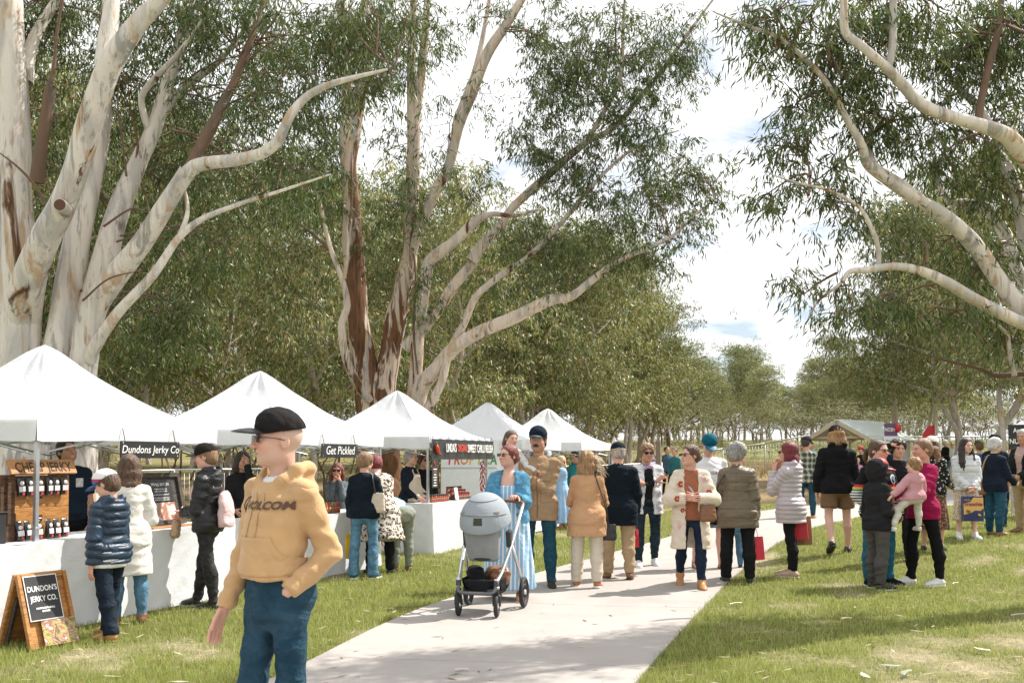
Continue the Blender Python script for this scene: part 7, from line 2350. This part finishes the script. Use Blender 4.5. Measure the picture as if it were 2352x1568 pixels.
# 21 woman in the cream cardigan
P = Person('woman in a long cream cardigan with crochet flowers, dark bun and sunglasses', feet([(1588, 1352)]), 1.66, -6, 'fair', w=1.0, d=1.05, head=(-58, 0, 0), la=('ik', (.028, -.125, .105), (.9, .3, -.6)), ra=('ik', (-.028, -.128, .10), (-.9, .3, -.6)), ll=(10, 2, 1, 0, 4), rl=(-10, 2, -32, 22, 4), lcurl=45, rcurl=45)
P.body(); P.top('shirt', fabric('rust_tee', (.34, .125, .07)), th=.013, hem=-.05, neck=(.055, .05))
cg = P.top('cardigan', fabric('cream_knit', (.68, .58, .47), var=.06, fold=.4, weave=.3), th=.026, hem=-.245, upright=True, open_=[(-.32, .018, .058), (-.05, .008, .046), (.1, 0, .040), (.2, 0, .046), (.33, 0, .04)], blouse=.22, cuff=.004, flare=.10, neck=(.062, .05), wr=.007, sr=1.18)
P.legs('jeans', denim('jeans_indigo', (.006, .015, .034), .35), th=.006); P.shoes(TANL, plain('honey_sole', (.38, .18, .06), .6), high=.05, th=.011, name='boot', sole=.026)
P.hair('bun', HN['brown'], messy=.004); P.shades()
kz = P.P0[2]; fr_ = plain('crochet_red', (.42, .045, .02), .8); fp_ = plain('crochet_pink', (.70, .42, .47), .8); fy_ = plain('crochet_yellow', (.65, .55, .30), .8)
for x, z, s_, mt in ((-.115, .325, 1.0, fr_), (-.165, .165, .95, fr_), (.145, .375, 1.0, fp_), (.195, .235, .95, fr_), (-.135, -.155, .9, fp_), (-.10, .03, .7, fr_)):
    q = np.array(project(P, cg, [(x, kz + z)], .0)[0])
    fl = empty('crochet_flower', tuple(q)); fl.parent = cg
    for a in range(6):
        m = MB(); c = .024 * s_ * np.array([math.cos(a * PI / 3), 0, math.sin(a * PI / 3)]); m.lathe([(.004, -.006), (.015 * s_, -.003), (.015 * s_, .003), (.004, .007)], tuple(c + np.array([0, -.005, 0])), 9, rotx(PI / 2)); m.build('petal', mt, fl)
    m = MB(); m.lathe([(.004, -.004), (.010 * s_, 0), (.004, .008)], (0, -.010, 0), 8, rotx(PI / 2)); m.build('flower_centre', fy_, fl)
soft_bag('tan leather bucket bag on the cream cardigan woman', P, (.175, -.165, kz + .005), (.20, .13, .19), BRNL, [[(-.075, .05, kz + .475), (-.07, -.07, kz + .40), (.0, -.135, kz + .26), (.10, -.18, kz + .13), (.175, -.175, kz + .09)]], fabric('grey_strap', (.45, .45, .47)), rz=.3, r_=.007)
MB().box(P.j['lwr'] + np.array([0, -.024, .006]), (.034, .014, .038)).build('watch', BLACK, P.root, bevel=.004)

# 22 man in the white tee and pink backpack
P = Person('man in a white tee, teal cap and denim shorts with a pink backpack looking down', feet([(1608, 1306), (1652, 1312)]), 1.82, 4, 'pink', w=1.16, d=1.2, sw=1.08, head=(-4, 24, 0), la=(4, 12, 18, 0), ra=(4, 12, 18, 0), ll=(5, 4, -2, 0, 8), rl=(-6, 4, -18, 8, 8))
P.body(True, beard=((.30, .18, .13), .3)); tee = P.top('tee', fabric('white_tee', (.74, .74, .75), var=.05), th=.020, hem=-.07, sleeve=1.0, sr=1.1, wr=.008, neck=(.058, .03), belly=.012); P.legs('shorts', denim('shorts_denim', (.13, .17, .18), .8), th=.018, end=.44, flare=.012)
P.shoes(BRNL, plain('cork_sole', (.12, .075, .05), .7), th=-.001, name='sandal', sole=.026)
P.hair('short', HN['light']); P.cap(fabric('teal_cap', (.008, .105, .155)), plain('teal_peak', (.008, .11, .17), .6), tilt=3, badge=plain('cap_goggles', (.06, .035, .015), .2))
chest_text(P, tee, 'GUNN.', .052, .06, P.P0[2] + .33, INK)
backpack('pink backpack worn by the man in the white tee', P, fabric('hot_pink', (.62, .06, .22), rough=.6, var=.1), y=.19)
hp = pw(P, P.j['lwr'] + _nrm(P.j['lhd']) * .12)
r = empty('water_bottle', (hp[0], hp[1], hp[2] - .13), 0, label='clear water bottle in the white tee man\'s hand', cat='bottle')
t_ = NT('clear_plastic'); t_.set(Base_Color=(.75, .85, .92), Roughness=.08, Transmission_Weight=.85, IOR=1.2)
MB().lathe([(.030, -.06), (.033, -.05), (.031, .02), (.033, .06), (.033, .12), (.014, .16), (.014, .18)], n=14).build('bottle_body', t_.m, r)
MB().lathe([(.016, .178), (.016, .20)], n=10).build('cap', plain('bottle_cap_blue', (.05, .15, .40), .5), r)

# 23 woman in the olive quilted jacket
P = Person('grey-haired woman in an olive quilted jacket and black trousers seen from behind', feet([(1668, 1340), (1722, 1337)]), 1.68, 166, 'fair', w=1.10, d=1.1, head=(-34, 4, 0), la=(22, 12, 50, -12), ra=(0, 11, 6, 2), ll=(2, 4, -2, 0, 14), rl=(-2, 4, -4, 0, 10))
P.body()
def olive_fn(t, oc):
    n = t.noise(t.coord('Object', (1, 1, 1)), 8.0, 3.0)
    return t.mix(n, (.105, .082, .052), (.18, .145, .10))
OLV = pattern('olive_quilting', olive_fn, rough=.42, fold=.28, foldscale=16, spec=.4, sheen=0)
P.top('quilted_jacket', OLV, th=.030, hem=-.13, flare=.13, wr=.005, collar=(.045, .064), quilt=(.105, .009, .0), sr=1.08, upright=False, res=.0095); P.legs('trousers', BLKF, th=.016, baggy=1.05, flare=.006); P.shoes(plain('dark_green_shoe', (.025, .028, .018), .7), BSOLE, th=.010)
P.hair('short', HN['grey'], vol=1.22, messy=.010)
kz = P.P0[2]
soft_bag('black slouchy bag on the olive jacket woman\'s shoulder', P, (.255, -.02, kz - .01), (.17, .13, .36), BLKF, [[(.25, -.03, kz + .16), (.215, .0, kz + .32), (.13, -.01, kz + .475), (.13, .07, kz + .44), (.21, .13, kz + .30), (.25, .03, kz + .16)]], BLKL, r_=.007)
hp = pw(P, P.j['rwr'] + _nrm(P.j['rhd']) * .09); 
paper_bag('bright red paper bag in the olive jacket woman\'s hand', hp, (.21, .10, .27), plain('red_paper2', (.55, .02, .04), .55), R(-12), drop=.12, lean=R(-5))

# 24 woman in the lilac puffer
P = Person('red-haired woman in a lilac puffer jacket and black leggings, hand at her mouth', feet([(1800, 1326), (1832, 1322)]), 1.70, -128, 'fair', w=1.06, d=1.08, head=(18, 2, 0), la=('ik', (.035, -.105, .255)), ra=('ik', (-.02, -.095, .275)), ll=(-6, 2, -7, 0, 6), rl=(4, 2, 2, 0, 6), lcurl=60, rcurl=60)
P.body(); P.top('puffer_jacket', fabric('lilac_puffer', (.52, .47, .50), rough=.45, spec=.4, var=.06, fold=.2), th=.034, hem=-.125, flare=.07, hood='down', quilt=(.056, .010), wr=.003, res=.0085, sr=1.06); P.legs('leggings', BLKF, th=.006); P.shoes(plain('beige_suede', (.45, .33, .25), .7), plain('pale_sole', (.60, .52, .44), .6), sole=.024)
P.hair('bob', HN['red'], length=.5, vol=1.08); P.shades()
r0 = pw(P, (.30, .10, P.P0[2] - .10))
paper_bag('red paper carrier bag held behind the lilac puffer', (wp(1838, 1190, 12.6)[0], 12.6, 1.5 - (1175 - 1050) / FPX * 12.6), (.20, .09, .30), plain('red_paper3', (.55, .02, .04), .55), R(-20), drop=.04, lean=R(-6))
paper_bag('brown paper bag behind the red carrier bag', (wp(1848, 1190, 12.75)[0], 12.75, 1.5 - (1178 - 1050) / FPX * 12.75), (.20, .09, .36), plain('brown_paper', (.30, .17, .09), .7), R(-20), drop=.04, lean=R(-4))

# 25 plaid shirt
P = Person('man in a green plaid shirt, jeans and black cap standing on the path', wp(1852, 1050, 21.0)[:2], 1.74, 160, 'tan', head=(-30, 8, 0), detail=1.4, la=(6, 12, 60, -10), ra=(6, 10, 50, -10), w=1.05)
P.body(); P.top('shirt', pattern('green_plaid', plaid_fn(.12, (.30, .29, .23), (.022, .045, .032), (.50, .48, .40))), th=.022, hem=-.09); P.legs('jeans', JEAN_T); P.shoes(TANL, WSOLE); P.hair('short', HN['dark']); P.cap(BLKF)

# 27 black hoodie
P = Person('tall man in a black hoodie, brown shorts and black clogs walking away', feet([(1908, 1266), (1942, 1272)]), 1.84, 174, 'pink', w=1.10, d=1.15, sw=1.12, head=(10, 4, 0), la=(6, 14, 14, 2), ra=(6, 12, 20, -4), ll=(-8, 4, -38, 26, 4), rl=(6, 4, 1, 0, 8))
P.body(True); P.top('hoodie', fabric('black_fleece', (.010, .010, .012), var=.2), th=.028, hem=-.06, hood='down', wr=.008, sr=1.15); P.legs('shorts', fabric('brown_shorts', (.17, .105, .055), var=.12), th=.016, end=.36, flare=.014); P.shoes(BLKL, BSOLE, th=.010, name='clog'); P.hair('bob', HN['honey'], length=.05, messy=.006); P.cap(fabric('black_cap2', (.014, .013, .013)), back=False, badge=None)
m = MB(); pts = [P.h((.415 * math.sin(a), .06 + .49 * math.cos(a), .16)) for a in np.linspace(-1.6, 1.6, 15)]; m.tube(pts, .008, 6, flat=.4); m.build('cap_band', plain('cap_gold_band', (.50, .28, .06), .6), P.root)

# 28 striped sweater
P = Person('woman in a black and striped football jumper and teal jeans wearing sunglasses', feet([(2000, 1344), (2040, 1344)]), 1.73, 26, 'pink', w=1.18, d=1.2, sw=1.05, head=(8, 4, 0), la=(6, 14, 40, -20), ra=(-10, 24, 34, -30), ll=(2, 4, -2, 0, 10), rl=(0, 4, -3, 0, 10))
P.body(); o = P.top('football_jumper', pattern('club_stripes', club_fn), th=.026, hem=-.065, wr=.008, sr=1.15, collar=(.04, .062)); P.legs('jeans', denim('jeans_bright', (.012, .095, .145), .5), th=.016, baggy=1.15); P.shoes(NAVYF, WSOLE); P.hair('pony', HN['brown']); P.shades()
kz = P.P0[2]
for rr, mt in ((.055, WHITE_PAINT), (.040, BLACK), (.026, plain('club_teal', (.04, .22, .32), .6))):
    patch(P, o, lambda u, v, rr=rr: (.085 + rr * math.cos(2 * PI * u) * v, kz + .345 + rr * math.sin(2 * PI * u) * v), mt, 'club_badge', .004 + (.055 - rr) * .12, 16)

# 29 hooded boy
P = Person('boy in a charcoal hoodie, hood up over a red cap, and grey track pants', feet([(2018, 1352)]), 1.48, 108, 'fair', w=1.08, d=1.12, head=(-8, 6, 0), la=('ik', (.05, -.12, .06)), ra=('ik', (-.05, -.12, .06)), ll=(3, 3, -3, 0, 8), rl=(-3, 3, -6, 0, 8), headscale=1.08)
P.body(); P.top('hoodie', fabric('charcoal_fleece', (.022, .021, .024), var=.2), th=.026, hem=-.07, hood='up', wr=.008, sr=1.15); P.legs('track_pants', fabric('grey_track', (.085, .080, .074), var=.15), th=.018, baggy=1.05, wr=.008); P.shoes(BLKL, WSOLE, th=.010); P.cap(RED, RED, z=.02, peak=1.15); P.hair('short', HN['brown'])

# 30 woman in magenta
P30 = P = Person('ponytailed woman in a magenta top and black jeans holding a toddler', feet([(2112, 1342), (2132, 1346)]), 1.75, -74, 'fair', w=1.05, lean=-2, head=(-6, 6, 0), la=('ik', (.06, -.20, .045), (1, .1, -.3)), ra=('ik', (-.06, -.19, .07)), ll=(-12, 3, -4, 0, 6), rl=(10, 3, 0, 0, 6), lp=(0, 0, 1), rp=(0, 0, 1))
P.body(); P.top('top', fabric('magenta_cotton', (.32, .012, .075), var=.12), th=.020, hem=-.075, wr=.008, sr=1.12); P.legs('jeans', fabric('black_denim', (.010, .010, .012), var=.2), th=.010, wr=.007); P.shoes(WHTL, WSOLE, th=.010, sole=.024); P.hair('pony', HN['light'])
# 31 toddler
tp = pw(P30, (-.06, -.30, 0))
P = Person('fair-haired toddler in a pink cardigan and white leggings held in arms', (wp(2100, 1050, 11.22)[0], 11.22), .86, -158, 'pale', head=(30, 6, 0), headscale=1.42, z=.64, seat=.42, la=(20, 40, 30, 34), ra=(30, 40, 34, 30), ll=(40, 22, 8, 0, 10), rl=(34, 26, 10, 0, 10), w=1.15, d=1.25)
P.body(); P.top('cardigan', fabric('pink_knit', (.62, .33, .37), var=.08, weave=.25), th=.020, hem=-.05, sr=1.2, wr=.006, res=.010); P.legs('leggings', fabric('white_leggings', (.70, .67, .62)), th=.010, res=.010, end=.92); P.shoes(WHTL, WSOLE); P.hair('short', HN['honey'], vol=1.04, messy=.005)

# 32 others behind them
P = Person('person with dark curls in a black jacket lifting a hand to the hair', wp(2062, 1050, 13.6)[:2], 1.66, -10, 'fair', head=(10, 8, 0), ra=('ik', (-.06, -.05, .42), (-.9, -.2, .2)), la=(6, 8, 20, 0), detail=1.2); P.body(); P.top('jacket', BLKF, th=.022); P.legs('trousers', BLKF); P.hair('short', HN['dark'], vol=1.15, messy=.01); P.shoes(BLKL, BSOLE)
P = Person('person in a pale cap and orange patterned skirt behind the magenta top', wp(2140, 1050, 14.4)[:2], 1.66, 150, 'tan', detail=1.2, la=(10, 14, 60, -10), ra=(10, 12, 70, 10)); P.body(); P.top('shirt', pattern('mono_print', floral_fn((.02, .02, .02), [(.6, .6, .6)], 26)), th=.016); P.skirt('skirt', pattern('orange_print', floral_fn((.10, .06, .05), [(.45, .16, .06), (.30, .28, .12)], 24)), -.33, .06, 1.0, .09); P.shoes(BLKL, BSOLE); P.hair('bob', HN['brown'], length=.3); P.cap(fabric('pale_cap', (.60, .55, .50)))

# 33 girl in the white puffer
P = Person('long-haired girl in a white puffer jacket and floral skirt holding a bag', feet([(2222, 1238)]), 1.60, -6, 'pale', head=(16, 6, 0), la=('ik', (.022, -.115, -.02)), ra=('ik', (-.022, -.115, -.02)), ll=(2, 3, -2, 0, 8), rl=(-2, 3, -4, 0, 10), lcurl=60, rcurl=60, w=.98)
P.body(True); P.top('puffer_jacket', fabric('white_puffer', (.58, .60, .63), rough=.5, spec=.35, var=.05, fold=.25), th=.038, hem=-.045, hood='down', quilt=(.10, .011), wr=.004, sr=1.04, res=.0105); P.skirt('skirt', pattern('floral_skirt', floral_fn((.60, .52, .42), [(.42, .10, .10), (.16, .17, .13), (.50, .26, .22)], 30)), -.34, .05, .98, .085); P.shoes(WHTL, WSOLE, high=.05, th=.010)
P.hair('long', HN['dark'], length=1.3, vol=1.03, locks=[[(-.30, -.10, -.1), (-.40, -.22, -.6), (-.46, -.42, -1.15), (-.42, -.50, -1.65), (-.40, -.50, -2.0)], [(-.36, .02, -.1), (-.52, -.08, -.6), (-.58, -.30, -1.2), (-.52, -.40, -1.7)], [(.30, -.10, -.1), (.34, -.24, -.6), (.30, -.44, -1.0)]])
hp = (pw(P, P.j['lwr'] + P.j['lhd'] * .09) + pw(P, P.j['rwr'] + P.j['rhd'] * .09)) / 2
CB = paper_bag('navy and gold chocolate gift bag lettered crunchie in the girl\'s hands', hp, (.31, .10, .38), plain('bag_navy', (.010, .020, .10), .35), R(-4), plain('kraft', (.45, .30, .18), .8), drop=.07)
GLD = plain('bag_gold', (.62, .36, .10), .4, var=.15)
m = MB(); sh = [(-.15, .10), (-.04, .13), (.02, .17), (.10, .16), (.148, .20), (.148, .365), (.0, .365), (-.04, .30), (-.15, .27)]
m.add([(x, -.0685 + .028 * (z / .38), z) for x, z in sh], [tuple(range(len(sh)))]); m.build('gold_print', GLD, CB)
text('lettering', 'crunchie', .078, plain('print_maroon', (.22, .02, .06), .5), CB, (.0, -.0555, .262), (PI / 2 - .07, 0, R(0)), bold=.002, depth=.0006)
text('lettering', 'Cadbury', .038, plain('print_gold', (.55, .42, .2), .5), CB, (-.075, -.050, .325), (PI / 2 - .07, 0, 0), shear=.3, depth=.0006)
for x, z, s_ in ((-.08, .15, .055), (.08, .10, .045)):
    MB().box((x, -.064, z), (s_, .012, s_ * .7), roty(.5)).build('chocolate_piece', BRNL if x < 0 else GLD, CB)

# 34-36 right-hand group
P = Person('white-haired woman in a navy jacket and blue jeans at the right-hand tent', feet([(2288, 1230)]), 1.60, 112, 'pink', w=1.12, d=1.1, head=(-14, 6, 0), la=(16, 10, 70, -12), ra=(16, 10, 66, -10))
P.body(); P.top('jacket', NAVYF, th=.026, hem=-.075, collar=(.04, .062), sr=1.12); P.legs('jeans', denim('jeans_royal', (.012, .060, .105), .5), th=.014, baggy=1.08); P.shoes(BRNL, BSOLE); P.hair('short', HN['white'], vol=1.16, messy=.008)
kz = P.P0[2]
soft_bag('brown patterned handbag on the white-haired woman\'s shoulder', P, (.18, .12, kz - .06), (.20, .09, .24), BRNL, [[(.18, .10, kz + .06), (.12, .14, kz + .25), (.05, .10, kz + .45), (.03, -.06, kz + .45)]], pattern('woven_strap', stripes_fn(2, .03, .5, (.55, .48, .38), (.25, .12, .08))), rz=.6, r_=.010)
P = Person('older man in a dark jacket with pale collar and khaki trousers at the right edge', (wp(2352, 1050, 16.9)[0], 16.9), 1.78, -62, 'tan', w=1.12, d=1.15, head=(10, 6, 0), la=(16, 10, 62, -20), ra=(16, 10, 66, -14))
P.body(); P.top('jacket', fabric('dark_green_jacket', (.014, .018, .015)), th=.028, hem=-.075, open_=[(-.1, 0, .02), (.15, 0, .03), (.24, 0, .05), (.33, 0, .05)], sr=1.12); P.top('shirt', fabric('pink_shirt', (.48, .33, .30)), th=.014, hem=-.03, collar=(.04, .058)); P.legs('trousers', KHAKI, th=.016, baggy=1.08); P.shoes(BRNL, BSOLE); P.hair('crop', HN['grey'], messy=.001)
hp = pw(P, P.j['rwr'] + P.j['rhd'] * .12)
r = MB().box((0, 0, 0), (.21, .15, .004), rotx(.4)).build('brochure', photo_print('brochure_print', [(.05, .05, .04), (.45, .20, .06), (.60, .50, .35)], 12), None, tuple(hp), .6); tag(r, 'folded colour brochure in the older man\'s hand', 'brochure')
P = Person('person in a wide black hat behind the white-haired woman', wp(2286, 1050, 18.4)[:2], 1.74, 160, 'tan', detail=1.3); P.body(); P.top('jacket', NAVYF, th=.024); P.legs('trousers', JEAN_T); P.hair('short', HN['dark']); P.shoes(BLKL, BSOLE)
F = Field(); u = P.hh; F.ell(P.h((0, .05, .26)), np.array([.42, .48, .30]) * u, P.Mh, .02); F.cone(P.h((0, .05, .16)), P.h((0, .05, .20)), .85 * u, .80 * u, .02, sq=None, flat0=True, flat1=True); P.obj('hat', F, BLKF, .012)
P = Person('person in a teal shirt and camouflage cap seen from behind', wp(2250, 1050, 21)[:2], 1.66, 172, 'tan', detail=1.5); P.body(); P.top('shirt', fabric('teal_tee', (.02, .10, .15)), th=.018); P.legs('trousers', BLKF); P.hair('short', HN['brown']); P.cap(fabric('camo_cap', (.06, .07, .03), var=.6)); P.shoes(BLKL, BSOLE)

# ---- far figures
def far(label, px, Y, H, yaw, top, legs_, hair, skin='fair', capm=None, d=2.4, **k):
    P = Person(label, wp(px, 1050, Y)[:2], H, yaw, skin, detail=d, **k); P.body(); P.top('shirt', top, th=.02, wr=0); P.legs('trousers', legs_, wr=0); P.hair('short', hair, messy=0)
    P.shoes(BLKL, BSOLE)
    if capm: P.cap(capm)
far('man in a light blue shirt and sunglasses left of the black hoodie', 1864, 36, 1.72, 20, fabric('lightblue_shirt', (.30, .42, .56)), NAVYF, HN['dark'], la=(10, 8, 80, -40), ra=(10, 8, 80, -40))
far('child in a pink cap beside the light blue shirt', 1845, 37, 1.55, 30, fabric('pale_pink2', (.55, .35, .38)), NAVYF, HN['light'], capm=fabric('pink_cap', (.60, .25, .28)))
far('person in a red cap and black top in front of the grey canvas wall', 1978, 33, 1.60, -60, BLKF, BLKF, HN['dark'], capm=RED)
far('child in a pink top below the red cap', 1970, 30, 1.25, -20, fabric('pink_top', (.55, .25, .36)), JEAN_L, HN['blonde'])
far('white-haired person in navy beside the welcome board', 2046, 31, 1.62, 10, NAVYF, BLKF, HN['white'])
far('man in black with a white cap standing far off by the fence', 2172, 43, 1.72, -70, BLKF, JEAN_T, HN['white'], capm=WHITEF, la=(10, 6, 70, -6), ra=(10, 6, 70, -6))
far('person in a white shirt far off by the fence', 2188, 44, 1.60, -30, WHITEF, JEAN_L, HN['dark'])
far('person in a pale shirt at the far fence, right of the man in black', 2203, 44, 1.74, -30, fabric('pale_shirt', (.58, .54, .52)), JEAN_D, HN['honey'])
far('person in pale clothes crouching behind the magenta top', 2134, 26, 1.15, -40, fabric('offwhite_top', (.60, .58, .55)), BLKF, HN['brown'])
far('person in a dark jumper beyond the posts left of the cream cardigan', 1532, 33, 1.60, 30, fabric('blue_grey_top', (.05, .09, .13)), BLKF, HN['dark'])
far('person in a teal jacket beyond the posts beside the cream cardigan', 1550, 31, 1.55, -40, fabric('teal_jacket', (.03, .14, .16)), BLKF, HN['brown'])
far('person in a mauve top beyond the scarfed woman\'s shoulder', 1498, 31, 1.55, -40, fabric('mauve_top', (.30, .24, .30)), BLKF, HN['grey'])
far('person in blue with a pale hat partly behind the right-hand tent pole', 2322, 24, 1.66, 150, fabric('mid_blue', (.08, .18, .30)), JEAN_D, HN['blonde'])
far('child in pink trainers behind the olive jacket woman', 1684, 13.4, 1.10, 176, fabric('child_blue', (.16, .28, .40)), JEAN_L, HN['brown'], d=1.2)

# ---------------------------------------------------------------- pram
fl, frr, rr = gp(1053, 1420), gp(1141, 1422), gp(1207, 1398)
axis = np.array([.165, .65]); axis /= np.linalg.norm(axis)
fm = (fl[:2] + frr[:2]) / 2
org = fm + axis * .33
r = empty('pram', (org[0], org[1], .022), -math.atan2(axis[0], axis[1]), label='grey pram with silver frame on the path, seat back to the viewer', cat='pram')
ALU = plain('brushed_aluminium', (.62, .62, .63), .32, metal=.9)
MELA = fabric('grey_melange', (.25, .26, .27), var=.16, fold=.06, weave=.1)
MELB = fabric('pale_grey_melange', (.30, .33, .36), var=.06, fold=.12, weave=.0)
TYRE = plain('tyre_rubber', (.018, .018, .019), .75)
RIM = plain('rim_black', (.03, .03, .03), .4)
def wheel(x, y, rad, w, yaw=0.0, name='wheel'):
    M = rotz(yaw)
    e = empty(name, (x, y, rad), yaw); e.parent = r
    rot = roty(PI / 2)
    pts = [np.array([0, (rad - w * .5) * math.cos(a), (rad - w * .5) * math.sin(a)]) for a in np.linspace(0, 2 * PI, 37)]
    MB().tube(pts, w * .5, 10, cap=False).build('tyre', TYRE, e)
    pts = [np.array([0, (rad - w * 1.05) * math.cos(a), (rad - w * 1.05) * math.sin(a)]) for a in np.linspace(0, 2 * PI, 31)]
    MB().tube(pts, w * .22, 6, cap=False).build('rim', RIM, e)
    m = MB()
    for k in range(6):
        a = k * PI / 3; m.tube([(0, .02 * math.cos(a), .02 * math.sin(a)), (0, (rad - w) * math.cos(a), (rad - w) * math.sin(a))], .007, 6)
    m.build('spokes', RIM, e)
    m = MB(); m.lathe([(.022, -.022), (.026, -.012), (.026, .012), (.022, .022)], (0, 0, 0), 12, rot); m.build('hub', ALU, e)
for x in (-.185, .185):
    wheel(x, -.33, .104, .040, .12)
    m = MB(); m.tube([(x - .032, -.33, .104), (x - .03, -.34, .19), (x, -.335, .225)], .010, 6); m.tube([(x + .032, -.33, .104), (x + .03, -.34, .19), (x, -.335, .225)], .010, 6); m.tube([(x, -.335, .215), (x, -.335, .34)], .026, 12)
    m.build('front_fork', RIM, r)
    m = MB(); m.tube([(x, -.335, .262), (x, -.335, .283)], .0285, 12); m.build('fork_collar', ALU, r)
    m = MB(); m.tube([(x, -.335, .335), (x, -.335, .352)], .028, 12); m.build('fork_cap', ALU, r)
for x in (-.285, .285): wheel(x, .33, .150, .044)
for s_ in (-1, 1):
    MB().tube(smooth_path([(s_ * .185, -.33, .33), (s_ * .205, -.20, .42), (s_ * .235, .05, .66), (s_ * .25, .30, .90), (s_ * .25, .42, 1.0)], 4), .015, 10, flat=1.25).build('side_tube', ALU, r)
    MB().tube([(s_ * .232, .03, .64), (s_ * .265, .22, .38), (s_ * .262, .33, .17)], .017, 10).build('rear_leg', ALU, r)
    MB().tube([(s_ * .262, .33, .15), (s_ * .30, .33, .15)], .014, 8).build('axle', RIM, r)
    MB().box((s_ * .215, .02, .70), (.05, .09, .16), rotx(.25)).build('seat_hinge', RIM, r, bevel=.012)
MB().tube(smooth_path([(-.25, .41, .99), (-.235, .47, 1.02), (-.15, .50, 1.035), (0, .505, 1.04), (.15, .50, 1.035), (.235, .47, 1.02), (.25, .41, .99)], 5), .018, 10).build('handlebar', BRNL, r)
MB().tube(smooth_path([(-.185, -.335, .30), (-.17, -.38, .24), (-.10, -.40, .225), (.10, -.40, .225), (.17, -.38, .24), (.185, -.335, .30)], 4), .014, 10, flat=1.3).build('front_bumper', DKSTEEL, r)
# seat shell, back towards the viewer
F = Field()
F.loft((0, -.10, .50), rotx(R(14)), [(0, .135, .05, 0), (.03, .152, .075, 0), (.25, .172, .085, 0), (.45, .185, .085, 0), (.50, .185, .07, 0)], .03, n=4.0)
v, q = F.mesh(.010); seat = link('seat_shell', mesh_np('seat_shell', v, q), MELA, r)
m = MB()
for x in (-.105, .105): m.tube([(x * .86, -.18, .53), (x, -.235, .72), (x * 1.05, -.285, .92)], .003, 4)
m.build('seat_seam', plain('seam_dark', (.10, .10, .10), .8), seat)
m = MB(); m.tube(smooth_path([(-.13, -.155, .525), (0, -.185, .515), (.13, -.155, .525)], 5), .012, 8); m.build('base_trim', BLACK, seat)
# canopy: ribbed dome over the seat, open towards the pusher
F = Field(); C = np.array([0, -.06, .86])
F.ell(C, (.245, .30, .285), rotx(R(10)), .02); F.ell(C + np.array([0, .02, -.02]), (.225, .285, .265), rotx(R(10)), .006, 's')
F.half(C + np.array([0, 0, -.01]), np.array([0, .35, -1.0])); F.half(C + np.array([0, .20, 0]), np.array([0, 1.0, .25]))
v, q = F.mesh(.0085); can = link('canopy', mesh_np('canopy', v, q), MELB, r)
def on_dome(an, el, k=1.0):
    p = np.array([math.sin(an) * math.cos(el) * .245, -math.cos(an) * math.cos(el) * .30, math.sin(el) * .285]) * k
    return C + rotx(R(10)) @ p
m = MB(); m.tube(smooth_path([on_dome(a, .33 + .10 * math.cos(a), 1.012) for a in np.linspace(-1.35, 1.35, 13)], 3), .007, 6, flat=.6); m.build('canopy_piping', plain('piping_grey', (.20, .21, .22), .7), can)
m = MB(); m.tube(smooth_path([on_dome(a, .95, 1.008) for a in np.linspace(-1.35, 1.35, 13)], 3), .004, 5); m.build('canopy_seam', plain('seam_slate', (.14, .15, .16), .7), can)
g_ = [on_dome(a, e, 1.008) for e in np.linspace(.12, .36, 4) for a in np.linspace(-.15, .20, 5)]
m = MB(); m.add(g_, [(b * 5 + a, b * 5 + a + 1, (b + 1) * 5 + a + 1, (b + 1) * 5 + a) for b in range(3) for a in range(4)], True); m.build('window_flap', fabric('flap_dark', (.06, .062, .05)), can)
F = Field(); F.loft((0, -.02, .18), np.eye(3), [(0, .16, .22, 0), (.06, .19, .28, 0), (.16, .20, .30, -.01)], .02, n=4.0); F.box((0, -.02, .33), (.18, .27, .10), None, .01, 's', .02)
v, q = F.mesh(.012); link('basket', mesh_np('basket', v, q), fabric('basket_black', (.012, .013, .016), rough=.7), r)
p = np.array(r.matrix_basis @ Vector((.10, .02, .27)))
def lump(label, name, loc, size, mat, rz):
    F = Field(); F.box((0, 0, size[2] / 2), np.array(size) / 2, None, .02, 'u', min(size) * .35); v, q = F.mesh(.010); v = v + vnormals(v, q) * (.008 * wrinkle(v, (26, 26, 26), rz))[:, None]
    tag(link(name, mesh_np(name, v, q), mat, None, loc, rz), label, 'bag')
bpy.context.view_layer.update()
W_ = r.matrix_world
lump('brown leather bag stowed in the pram basket', 'leather_bag', tuple(W_ @ Vector((.09, .06, .255))), (.20, .26, .17), BRNL, .3)
lump('black cloth bag stowed in the pram basket', 'cloth_bag', tuple(W_ @ Vector((-.10, -.05, .255))), (.16, .26, .18), BLKF, .1)
